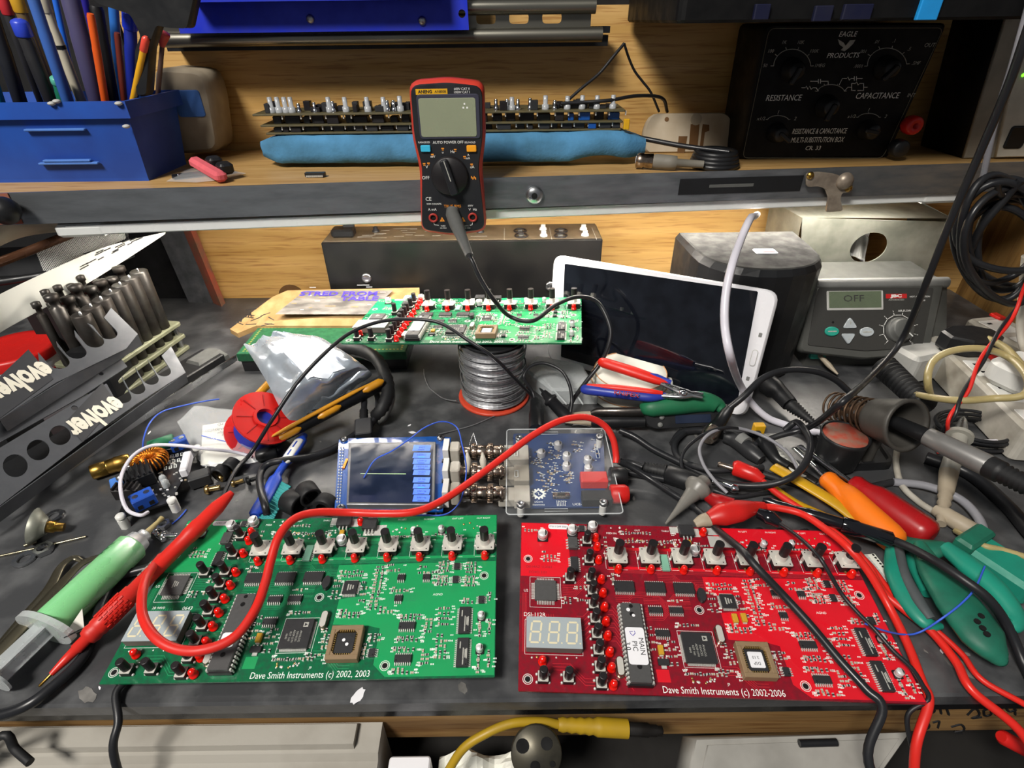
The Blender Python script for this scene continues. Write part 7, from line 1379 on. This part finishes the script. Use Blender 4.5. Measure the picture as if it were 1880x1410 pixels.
mb = MB(); mb.T = X; mb.plate([(xa, zl), (xb, zl), (xb-.002, zl+.09), (xa, zl+.09)], [circ(on(X, 848, 25)[0], on(X, 848, 25)[1], .0036, 14)], -.003, 0, 'bin_blue'); part('front_wall', mb, t, True)
mb = MB(); mb.box(((xa+xb)/2, yb_-.012, zl+.055), (xb-xa-.05, .022, .06), 'bin_blue'); part('upper_tray', mb, t, True)
for px, py in ((570, 35), (775, 38)): x, y = on(X, px, py); mb = MB(); mb.T = X @ T(x, y); mb.lathe([(.0042, 0), (.0040, .0015), (.0025, .0028), (.0001, .0032)], 'steel', 16); part('rivet', mb, t, True)
# ================================================================== tools and leads in the middle, things below the bench edge
# ---- side cutters
def lever(t, nm, pts, mat_, lab=None):
    sp_ = smooth(lp([(a, b, c) for a, b, c, _, _ in pts]), 5); n = len(sp_)-1; wr = []
    for i in range(n+1): f = i/n*(len(pts)-1); k = min(int(f), len(pts)-2); g = f-k; wr.append((pts[k][3]*(1-g)+pts[k+1][3]*g, pts[k][4]*(1-g)+pts[k+1][4]*g))
    mb = MB(); mb.tube(sp_, wr, mat_, 14, upv=(0, 0, 1)); return part(nm, mb, t, True, lab)
M('cutter_red', '#d8281c', .4, var=.06); M('cutter_blue', '#2a3a9c', .4)
t = thing('side_cutters', 'red and blue handled precision cutters resting before the tablet', 'cutters', T(*P(1180, 700)[:2]))
lever(t, 'upper_grip', [(1103, 664, .046, .004, .004), (1112, 667, .047, .0056, .005), (1160, 682, .045, .0062, .005), (1205, 697, .042, .0055, .0046), (1230, 703, .041, .003, .003)], 'cutter_red')
lever(t, 'lower_grip', [(1069, 714, .030, .003, .003), (1078, 715, .031, .0055, .005), (1130, 720, .034, .0066, .0052), (1190, 728, .036, .0058, .0048), (1222, 727, .037, .003, .003)], 'cutter_blue')
lever(t, 'lower_grip_top', [(1078, 708, .0345, .002, .002), (1130, 712, .0385, .0035, .003), (1190, 719, .0405, .003, .003), (1216, 722, .0400, .002, .002)], 'cutter_red', 'red upper side of the lower grip')
lever(t, 'upper_grip_side', [(1180, 687, .0455, .002, .002), (1205, 692, .0445, .0032, .003), (1232, 702, .0425, .002, .002)], 'cutter_blue', 'blue edge')
lever(t, 'jaw', [(1215, 704, .041, .003, .002), (1245, 716, .041, .005, .0026), (1262, 722, .041, .005, .003), (1290, 730, .040, .0012, .001)], 'steel'); lever(t, 'jaw', [(1215, 727, .038, .002, .002), (1250, 727, .040, .004, .0026), (1275, 723, .041, .004, .002), (1291, 723, .041, .001, .001)], 'steel')
X = frame(P(1150, 723, .0395), P(1200, 731, .0395)-P(1100, 717, .0395), (0, -.75, .66)); mb = MB(); mb.T = X; mb.text('KNIPEX', .0052, 'red_print', T(0, -.0008, .0030), sx=1.3, ext=.0012); part('lettering', mb, t, True)
c = P(1255, 719, .0445); mb = MB(); mb.T = MX.Translation(c); mb.lathe([(.0038, -.002), (.0036, .0008), (.0001, .0012)], 'chrome', 16); part('pivot', mb, t, True)
# ---- label roll block under the cutters
o = [(1056, 690), (1090, 676), (1230, 694), (1246, 735), (1150, 757), (1066, 742)]; M('roll_edge', '#c89468', .7); t = thing('label_roll', 'flat rolls of white label tape under the cutters', 'tape roll', T(*P(1150, 720)[:2]))
cc_ = P(1152, 722, .0); mb = MB()
for i, (r, z, mt_) in enumerate(((.040, .0015, 'paper'), (.040, .0105, 'paper'), (.037, .0195, 'paper'))):
    mb = MB(); mb.T = T(cc_.x+(.004 if i == 1 else 0), cc_.y, z); mb.lathe([(r-.001, 0), (r, .001), (r, .0075), (r-.001, .0085), (r*.45, .0085), (r*.45, .001)], 'paper', 36); rr = part('roll', mb, t, True); mb = MB(); mb.T = T(cc_.x, cc_.y, z+.0086); mb.torus((0, 0, 0), r-.0006, .0006, 'roll_edge', n=36, k=5); part('orange_edge', mb, rr, True, 'orange brown edge')
# ---- clear organiser box behind the rolls
o = [P(*p, 0) for p in ((962, 706), (1040, 760), (1180, 765), (1120, 700), (1000, 672))]
mb = MB(); q = [P(963, 703, .001), P(1012, 742, .001), P(1096, 742, .001), P(1066, 692, .001), P(985, 676, .001)]
mb.loft([q, [p+V((0, 0, .016)) for p in q], [p+V((0, 0, .018))+(cc_*0) for p in [sum(q, V())/5+(k-sum(q, V())/5)*.9 for k in q]]], 'clear_box' if 'clear_box' in MATS else (M('clear_box', '#d4dadc', .25, var=.05, alpha=.45, spec=.7).name), smooth=False); t = solo('organiser_box', 'clear plastic organiser box beside the solder spool', 'box', mb)
for a, b in (((985, 680), (1040, 742)), ((1030, 684), (1070, 742))): mb = MB(); mb.tube([P(*a, .0165), P(*b, .0165)], .001, 'clear_box', 6); part('rib', mb, t, True)
# ---- smart tweezer tester, green and black
t = thing('component_tester', 'green and black tweezer component tester in front of the cutters', 'tester', T(*P(1240, 765)[:2]))
lever(t, 'green_shell', [(1180, 752, .020, .006, .006), (1195, 747, .024, .011, .009), (1240, 742, .026, .011, .010), (1290, 738, .026, .0105, .010), (1318, 745, .024, .008, .007), (1326, 755, .022, .003, .003)], 'dark_green_tool')
X = frame(P(1186, 782, .010), P(1318, 777, .010)-P(1186, 782, .010), (0, -.8, .6)); q = ccw(hull_round(ons(X, [(1182, 762), (1206, 757), (1316, 752), (1322, 768), (1300, 782), (1200, 788), (1184, 780)]), .004)); mb = MB(); mb.T = X; shell(mb, q, -.008, .002, 'black_plastic', .0015); part('front_face', mb, t, True)
mb = MB(); mb.T = X; (x0, y0), (x1, y1) = on(X, 1240, 778, .002), on(X, 1305, 760, .002); mb.rbox(((x0+x1)/2, (y0+y1)/2, .0022), (x1-x0, y1-y0, .0008), 'lcd_dark', .001, .0002); part('display', mb, t, True)
for px, py in ((1215, 766), (1212, 780)): x, y = on(X, px, py, .002); mb = MB(); mb.T = X @ T(x, y); mb.lathe([(.0024, .002), (.0022, .0034), (.0001, .0036)], 'mid_grey', 14); part('button', mb, t, True)
mb = MB(); mb.T = X; x, y = on(X, 1278, 754, .002); mb.text('MS8910 SMART SMD TESTER', .0026, 'white_print', T(x, y, .0023)); part('lettering', mb, t, True)
lever(t, 'rear_arm', [(1184, 757, .018, .004, .006), (1140, 758, .016, .0042, .006), (1100, 757, .013, .004, .005), (1085, 760, .011, .002, .003)], 'dark_steel'); lever(t, 'front_arm', [(1184, 775, .012, .004, .005), (1130, 776, .010, .0045, .006), (1090, 776, .009, .004, .005), (1082, 776, .008, .002, .003)], 'black_plastic')
for y in (776, 761): lever(t, 'ivory_tip', [(1086, y, .010, .003, .0035), (1066, y-1, .009, .003, .002), (1038, y, .008, .0006, .0006)], 'cream_plastic', 'ivory tip')
# ---- leads and probes in the middle
def plug_cable(name, label, pts, r, mat_, plug, pm='black_plastic', cat='cable'):
    t = thing(name, label, cat, T(*P(plug[0][0], plug[0][1])[:2])); mb = MB(); mb.tube(smooth(lp(pts)), r, mat_, 10); part('cable', mb, t, True)
    k = lp([(a, b, c) for a, b, c, _ in plug]); mb = MB(); mb.tube(k, [p[3] for p in plug], pm, 14); part('plug', mb, t, True); return t
t = plug_cable('bnc_cable', 'black cable with bayonet plug standing right of the tester', [(1340, 748, .030), (1365, 728, .040), (1400, 695, .052), (1440, 680, .056), (1490, 681, .054), (1530, 695, .046), (1560, 720, .034), (1580, 740, .026)], .0030, 'lead_black', [(1302, 800, .010, .0072), (1306, 796, .011, .0074), (1315, 784, .014, .0074), (1318, 780, .015, .0062), (1333, 758, .024, .0052), (1342, 746, .031, .0036)])
mb = MB(); k = lp([(1298, 806, .009), (1302, 800, .010), (1311, 788, .013)]); mb.tube(k, [.0062, .0078, .0078], 'nickel', 16); part('bayonet_shell', mb, t, True)
t = plug_cable('din_cable', 'black round multi pin plug with ribbed boot before the speaker', [(1492, 775, .008), (1510, 790, .006), (1540, 800, .004)], .003, 'lead_black', [(1400, 700, .016, .0095), (1408, 703, .016, .0105), (1422, 715, .016, .0105), (1428, 718, .016, .0085), (1450, 742, .013, .0075)])
mb = MB(); a, b = P(1450, 742, .013), P(1494, 777, .008); mb.tube([a+(b-a)*(i/20) for i in range(21)], [.0072-.00018*i-(.0016 if i % 2 else 0) for i in range(21)], 'black_rubber', 14); part('ribbed_boot', mb, t, True)
t = plug_cable('mini_usb_lead', 'black mini usb plug in the rear of the clear case', [(983, 738, .014), (978, 720, .020), (968, 705, .028), (962, 690, .036), (975, 672, .042), (1000, 667, .044), (1030, 680, .040), (1045, 705, .032), (1050, 735, .022), (1047, 760, .012), (1049, 780, .006)], .0017, 'lead_black', [(985, 790, .012, .0072), (985, 760, .012, .0074), (984, 756, .012, .0060), (983, 736, .014, .0050)])
a, b = P(990, 712, .030), P(1044, 770, .008); d = b-a; t = thing('black_probe', 'black test probe leaning behind the clear case', 'test probe', MX.Translation(V((b.x, b.y, 0)))); mb = MB(); mb.tube([a, a+d*.12, a+d*.13, a+d*.32, a+d*.36, a+d*.42, a+d*.45, b], [.0006, .0016, .0032, .0046, .0072, .0072, .0058, .0062], 'black_plastic', 14); part('body', mb, t, True)
cable('black_lead', 'thick black lead running from the tester arms toward the red plugs', 'cable', [P(1138, 790, .010), P(1165, 802, .008), P(1200, 825, .005), P(1250, 850, .005), P(1300, 875, .006), P(1350, 890, .010), P(1410, 890, .018), P(1455, 875, .026), P(1480, 848, .030), P(1488, 815, .030), P(1478, 790, .028), P(1462, 775, .018), P(1440, 790, .010)], .0029, 'lead_black', n=10)
cable('black_lead', 'black lead from the clear case terminals across the red board and over the edge', 'test lead', [P(1136, 848, .018), P(1160, 858, .013), P(1195, 880, .008), P(1230, 903, .008), P(1275, 932, .010), P(1320, 975, .026), P(1362, 1010, .044), P(1388, 1040, .046), P(1440, 1095, .036), P(1490, 1150, .030), P(1540, 1210, .024), P(1590, 1265, .021), P(1620, 1302, .018), V((.188, .128, -.004)), V((.205, .100, -.030)), V((.228, .080, -.050))], .0025, 'lead_black', n=10)
cable('black_lead', 'flat black cable lying under the lead beside the clear case', 'cable', [P(1125, 862, .006), P(1180, 872, .005), P(1245, 885, .005), P(1290, 894, .005)], .0030, 'lead_black')
t = plug_cable('strain_relief_lead', 'black ribbed strain relief plug lying on the bench right of the clear case', [(1180, 858, .006), (1160, 850, .006), (1140, 846, .008)], .0026, 'lead_black', [(1222, 868, .008, .0065), (1225, 869, .008, .0085), (1268, 884, .008, .0085), (1295, 890, .008, .0065)])
mb = MB(); a, b = P(1182, 858, .007), P(1222, 867, .008); mb.tube([a+(b-a)*(i/14) for i in range(15)], [.0052+.00012*i-(.0016 if i % 2 else 0) for i in range(15)], 'black_rubber', 12); part('ribbed_boot', mb, t, True)
cable('thin_black_lead', 'thin black lead looping in front of the bayonet plug', 'wire', [P(1300, 912, .004), P(1270, 890, .006), P(1252, 858, .010), P(1255, 830, .016), P(1280, 805, .022), P(1310, 790, .026), P(1340, 785, .026), P(1370, 790, .018), P(1390, 800, .010)], .0016, 'lead_black')
cable('thin_black_lead', 'second thin black lead curling down to the grey hook probe', 'wire', [P(1335, 905, .010), P(1310, 880, .014), P(1290, 850, .018), P(1285, 820, .022), P(1305, 795, .026), P(1345, 785, .024), P(1400, 800, .018), P(1445, 830, .018), P(1470, 870, .014)], .0015, 'lead_grey')
t = thing('hook_probe', 'grey hook probe with flared collar behind the red board', 'probe', T(*P(1280, 910)[:2])); M('hook_grey', '#77756f', .45)
a, b = P(1222, 962, .006), P(1292, 884, .016); d = b-a; mb = MB(); mb.tube([a, a+d*.3, a+d*.62, a+d*.7], [.0008, .0028, .0058, .0066], 'hook_grey', 14); part('nose', mb, t, True); mb = MB(); mb.tube([a+d*.70, a+d*.80, a+d*.86, a+d*.88, a+d*1.04], [.0062, .0104, .0112, .0070, .0050], 'hook_grey', 20); part('collar', mb, t, True)
a, b = P(1308, 884, .010), P(1356, 900, .010); mb = MB(); mb.tube([a, a+(b-a)*.7, a+(b-a)*.72, a+(b-a)*.9, b], [.0030, .0028, .0036, .0036, .002], 'chrome', 12); solo('chrome_plug_tip', 'chrome jack tip lying beside the grey hook probe', 'connector', mb)
# red banana plug and its lead
t = thing('banana_plug', 'red banana plug with brass pin above the red board', 'connector', T(*P(1370, 870)[:2])); a, b = P(1318, 852, .016), P(1345, 860, .016); mb = MB(); mb.tube([a, a+(b-a)*.1, b], [.0018, .0026, .0024], 'nickel', 10); part('pin', mb, t, True)
k = lp([(1345, 858, .016), (1350, 859, .016), (1385, 872, .016), (1400, 882, .015)]); mb = MB(); mb.tube(k, [.005, .0068, .0062, .004], 'red_plastic', 14); part('shroud', mb, t, True)
mb = MB(); mb.tube(smooth(lp([(1398, 882, .015), (1430, 908, .014), (1475, 938, .014), (1520, 968, .016), (1560, 1000, .016), (1595, 1040, .012), (1620, 1085, .008), (1660, 1120, .006), (1710, 1160, .006), (1755, 1215, .006), (1785, 1268, .005)])+[V((.282, .140, -.006)), V((.292, .118, -.035)), V((.285, .100, -.060))]), .0025, 'red_cable', 12); part('cable', mb, t, True)
# red crocodile clip
t = thing('crocodile_clip', 'red sleeved crocodile clip biting the rear edge of the red board', 'clip', T(*P(1340, 945)[:2])); lever(t, 'jaw', [(1276, 962, .022, .003, .002), (1290, 956, .024, .005, .004), (1308, 952, .025, .006, .0045)], 'cream_plastic', 'worn metal jaw')
lever(t, 'sleeve', [(1302, 953, .026, .005, .005), (1325, 945, .028, .0085, .0075), (1355, 938, .028, .0085, .0075), (1385, 932, .024, .005, .0045), (1402, 930, .022, .0036, .0035)], 'red_plastic')
mb = MB(); mb.tube(smooth(lp([(1398, 930, .022), (1430, 933, .022), (1475, 945, .024), (1525, 978, .030), (1560, 1008, .032), (1595, 1050, .024), (1630, 1110, .012), (1665, 1180, .007), (1692, 1250, .006), (1705, 1290, .004)])+[V((.222, .138, -.010)), V((.222, .120, -.045)), V((.212, .104, -.070))]), .0026, 'red_cable', 12); part('cable', mb, t, True)
t = thing('crocodile_clip', 'dark red clip lying behind the crocodile clip near the grey probe', 'clip', T(*P(1330, 925)[:2])); lever(t, 'jaw', [(1286, 906, .010, .002, .002), (1300, 911, .011, .003, .003)], 'cream_plastic'); lever(t, 'sleeve', [(1298, 911, .011, .004, .004), (1320, 922, .012, .0068, .006), (1345, 930, .013, .0070, .006)], 'dark_red')
cable('red_wire', 'thinner red wire running over the bench edge at the right', 'wire', [P(1560, 1000, .006), P(1600, 1040, .005), P(1650, 1105, .004), P(1710, 1150, .004), P(1765, 1200, .004), P(1805, 1250, .004), V((.295, .148, .0)), V((.312, .130, -.020)), V((.312, .112, -.050))], .0018, 'red_cable')
# black probe and its lead over the pliers
a, b, c = P(1400, 918, .020), P(1545, 962, .022), P(1640, 992, .022); t = thing('black_probe', 'long glossy black probe lying across the yellow tweezers', 'test probe', MX.Translation(V((b.x, b.y, 0)))); M('gloss_black', '#121318', .18, coat=.5)
mb = MB(); k = [a+(b-a)*(i/10) for i in range(11)]; mb.tube(k, [.0022 if i < 1 else (.0036 if i % 2 else .003) if i < 6 else .0045 for i in range(11)], 'gloss_black', 14); part('front_barrel', mb, t, True); mb = MB(); d = c-b; mb.tube([b, b+d*.04, b+d*.3, b+d*.34, b+d*.95, c], [.0056, .0060, .0060, .0054, .0056, .0036], 'gloss_black', 16); part('rear_barrel', mb, t, True)
mb = MB(); mb.tube(smooth([c]+lp([(1670, 1005, .026), (1720, 1032, .034), (1770, 1065, .036), (1815, 1100, .032), (1850, 1150, .018), (1878, 1215, .006), (1900, 1260, .004)])), .0030, 'lead_black', 10); part('cable', mb, t, True)
lever(thing('black_clip', 'small black clip on the rear edge of the red board', 'clip', T(*P(1420, 955)[:2])), 'sleeve', [(1392, 942, .024, .004, .004), (1412, 950, .025, .006, .005), (1432, 962, .024, .003, .003)], 'gloss_black')
cable('thin_black_wire', 'thin black wire from the black clip across the red board', 'wire', [P(1432, 962, .026), P(1465, 985, .036), P(1500, 1018, .044), P(1520, 1048, .040), P(1545, 1090, .030), P(1575, 1125, .026), P(1605, 1155, .023), P(1640, 1195, .020), P(1672, 1225, .017), P(1692, 1255, .012), P(1704, 1285, .006), V((.222, .150, -.004)), V((.228, .132, -.030))], .0013, 'lead_black')
cable('blue_wire', 'thin blue wire from the red board to the green cutters', 'wire', [P(1588, 1145, .024), P(1620, 1157, .020), P(1660, 1165, .010), P(1690, 1160, .010), P(1730, 1135, .022), P(1765, 1108, .028), P(1790, 1080, .030), P(1808, 1040, .028)], .0006, 'wire_blue2', n=5)
M('cable_dark', '#232427', .5)
for i, (lab, pts, r) in enumerate((('black cable under the bayonet plug sweeping to the speaker', [(1235, 815, .004), (1250, 795, .005), (1285, 790, .005), (1330, 800, .005), (1395, 797, .005)], .0034), ('black cable behind the yellow tool', [(1260, 790, .005), (1238, 815, .006), (1250, 845, .006), (1300, 862, .012), (1345, 862, .013), (1400, 858, .010)], .0028), ('black cable running under the drivers to the iron stand', [(1400, 870, .004), (1470, 890, .003), (1560, 900, .003), (1640, 885, .003)], .003), ('short black jumper cable under the dark red clip', [(1310, 900, .003), (1350, 912, .003), (1400, 905, .003), (1440, 900, .003)], .002))): cable('black_cable', lab, 'cable', lp(pts), r, 'cable_dark')
t = thing('coax_adaptor', 'grey and black barrel adaptor lying before the tester', 'connector', T(*P(1360, 810)[:2])); lever(t, 'body', [(1330, 800, .008, .006, .006), (1352, 808, .008, .008, .007), (1380, 830, .008, .0075, .007), (1398, 845, .007, .005, .005)], 'dark_plastic'); lever(t, 'collar', [(1358, 806, .0105, .007, .007), (1370, 815, .0105, .007, .007)], 'mid_grey')
c = P(1393, 786, .006); mb = MB(); mb.rbox(c, (.010, .007, .009), 'yellow_plastic', .001); solo('yellow_tie', 'yellow cable tag by the white cord', 'tag', mb)
lever(thing('black_jack', 'black round jack plug above the component tape', 'connector', T(*P(1410, 825)[:2])), 'body', [(1396, 808, .010, .005, .005), (1410, 822, .010, .0065, .006), (1425, 842, .009, .0045, .004), (1446, 856, .007, .003, .003)], 'black_plastic')
# ---- below the bench edge
yl = .118; M('strip_white', '#a09c93', .6, hx2='#7c766c', vs=16, bump=.1, lo=.45, hi=.75)
ZL = -.100
t = thing('trunking', 'dirty white plastic trunking lying below the bench front at left', 'trunking', T(-.25, .10, ZL)); x0, x1 = -.345, Q(690, 1380, .10).x
x1 = Q(690, 1380, .15).x; ZT = -.050
mb = MB(); mb.loft([[V((x, y, z)) for y, z in ((.100, ZL), (.100, ZT-.012), (.126, ZT), (.149, ZT+.002), (.152, ZT+.006), (.1685, ZT+.008), (.1685, ZL))] for x in (x0+.012, x1)], 'strip_white', smooth=False); part('body', mb, t, True)
mb = MB(); mb.loft([[V((x, y, z)) for y, z in ((.154, ZT+.0062), (.155, ZT+.011), (.166, ZT+.012), (.168, ZT+.0082))] for x in (x0+.02, x1-.015)], 'strip_white', smooth=False); part('cover', mb, t, True)
mb = MB(); mb.rbox((x0+.006, .134, (ZL+ZT)/2), (.012, .06, ZT-ZL), 'strip_white', .004); part('end_cap', mb, t, True)
c = V((x1+.018, .140, ZL+.022)); mb = MB(); mb.T = MX.Translation(c); mb.rbox((0, 0, .0), (.026, .03, .044), 'label_white', .002, .001); t = solo('white_label_box', 'small white box with dark print beside the trunking end', 'box', mb)
a, b = Q(1025, 1330, .158), Q(1152, 1338, .157); d = b-a; L_ = d.length; t = thing('yellow_jack_lead', 'yellow cable with ribbed yellow jack plug below the bench edge', 'cable', MX.Translation(V((a.x, a.y, ZL)))); M('jack_yellow', '#a8881c', .5, var=.15)
mb = MB(); k = [a+d*(i/16) for i in range(17)]; mb.tube(k, [((.0042 if i % 2 else .0035)+.0001*i) if i < 9 else .0054 for i in range(17)], 'jack_yellow', 16); part('boot', mb, t, True)
mb = MB(); mb.tube([b, b+d*.02, b+d*.30, b+d*.32, b+d*.42, b+d*.44, b+d*.5, b+d*.52], [.0040, .0040, .0040, .0034, .0034, .0028, .0030, .001], 'dark_steel', 14); part('jack_pin', mb, t, True)
mb = MB(); mb.tube(smooth([a, Q(995, 1325, .158), Q(940, 1328, .156), Q(890, 1348, .152), Q(850, 1375, .147), Q(820, 1420, .140)], 6), .0026, 'jack_yellow', 12); part('cable', mb, t, True)
c = Q(985, 1384, .142); X = frame(c, (1, 0, 0), (0, -.55, .83)); M('disc_metal', '#5c584c', .4, .7, hx2='#3c3a34', vs=80); t = thing('metal_disc', 'dull metal disc with holes below the yellow cable', 'disc', X); mb = MB(); mb.lathe([(.0140, -.006), (.0148, -.003), (.0148, -.001), (.0140, 0), (.0001, .0002)], 'disc_metal', 32); part('plate', mb, t)
for x, y, r in ((-.008, .004, .0038), (.006, .005, .0034), (-.001, -.006, .0028), (.009, -.005, .0016)): mb = MB(); mb.prism(circ(x, y, r, 14), .0, .0006, 'hole'); part('hole', mb, t)
mb = MB(); mb.box((c.x, c.y+.015, (c.z+ZL)/2-.01), (.012, .012, c.z-ZL-.01), 'dark_steel'); part('stem', mb, t, True)
t = thing('metal_cabinet', 'grey metal cabinet front below the bench at right', 'cabinet', T(.18, .146, ZL)); X = frame(V((0, .146, -.045)), (1, 0, 0), (0, -.45, .89)); M('drawer_grey', '#9a9892', .55, hx2='#807e78', vs=30); q = ccw(ons(X, [(1262, 1425), (1276, 1358), (1672, 1344), (1612, 1430)])); mb = MB(); mb.T = X; shell(mb, q, -.030, 0, 'drawer_grey', .001); part('front', mb, t, True)
q = ccw(ons(X, [(1286, 1425), (1298, 1368), (1650, 1356), (1600, 1428)])); mb = MB(); mb.T = X; shell(mb, q, -.001, .001, 'drawer_grey', .0005); part('raised_panel', mb, t, True)
mb = MB(); mb.tube([X @ V((*on(X, 1462, 1364), .004)), X @ V((*on(X, 1530, 1362), .004))], .0022, 'black_plastic', 10); part('handle_bar', mb, t, True)
a, b = Q(1838, 1352, .150), Q(1900, 1385, .146); mb = MB(); mb.tube([a, a+(b-a)*.05, b], [.0030, .0042, .0042], 'red_plastic', 14); solo('red_tube', 'red tube end showing below the bench at the right corner', 'tube', mb)
mb = MB(); R_ = random.Random(2)
for i in range(1): mb.grid(lambda u_, v_: V((-.050+.05*u_, .125+.035*v_, ZL+.035+.012*noise.noise(V((u_*4, v_*4, 2)))+.006*math.sin(9*u_+5*v_))), 14, 12, 'paper', smooth=False)
solo('crumpled_tissue', 'crumpled white paper below the bench edge left of the disc', 'paper', mb)
a = Q(5, 1350, .150); mb = MB(); mb.tube(smooth([V((-.322, .142, -.03)), a, a+V((.006, -.004, -.008)), a+V((.018, -.01, -.010))], 5), .0024, 'black_rubber', 10); solo('cable_grommet', 'black cable boot at the lower left corner under the bench', 'cable', mb)
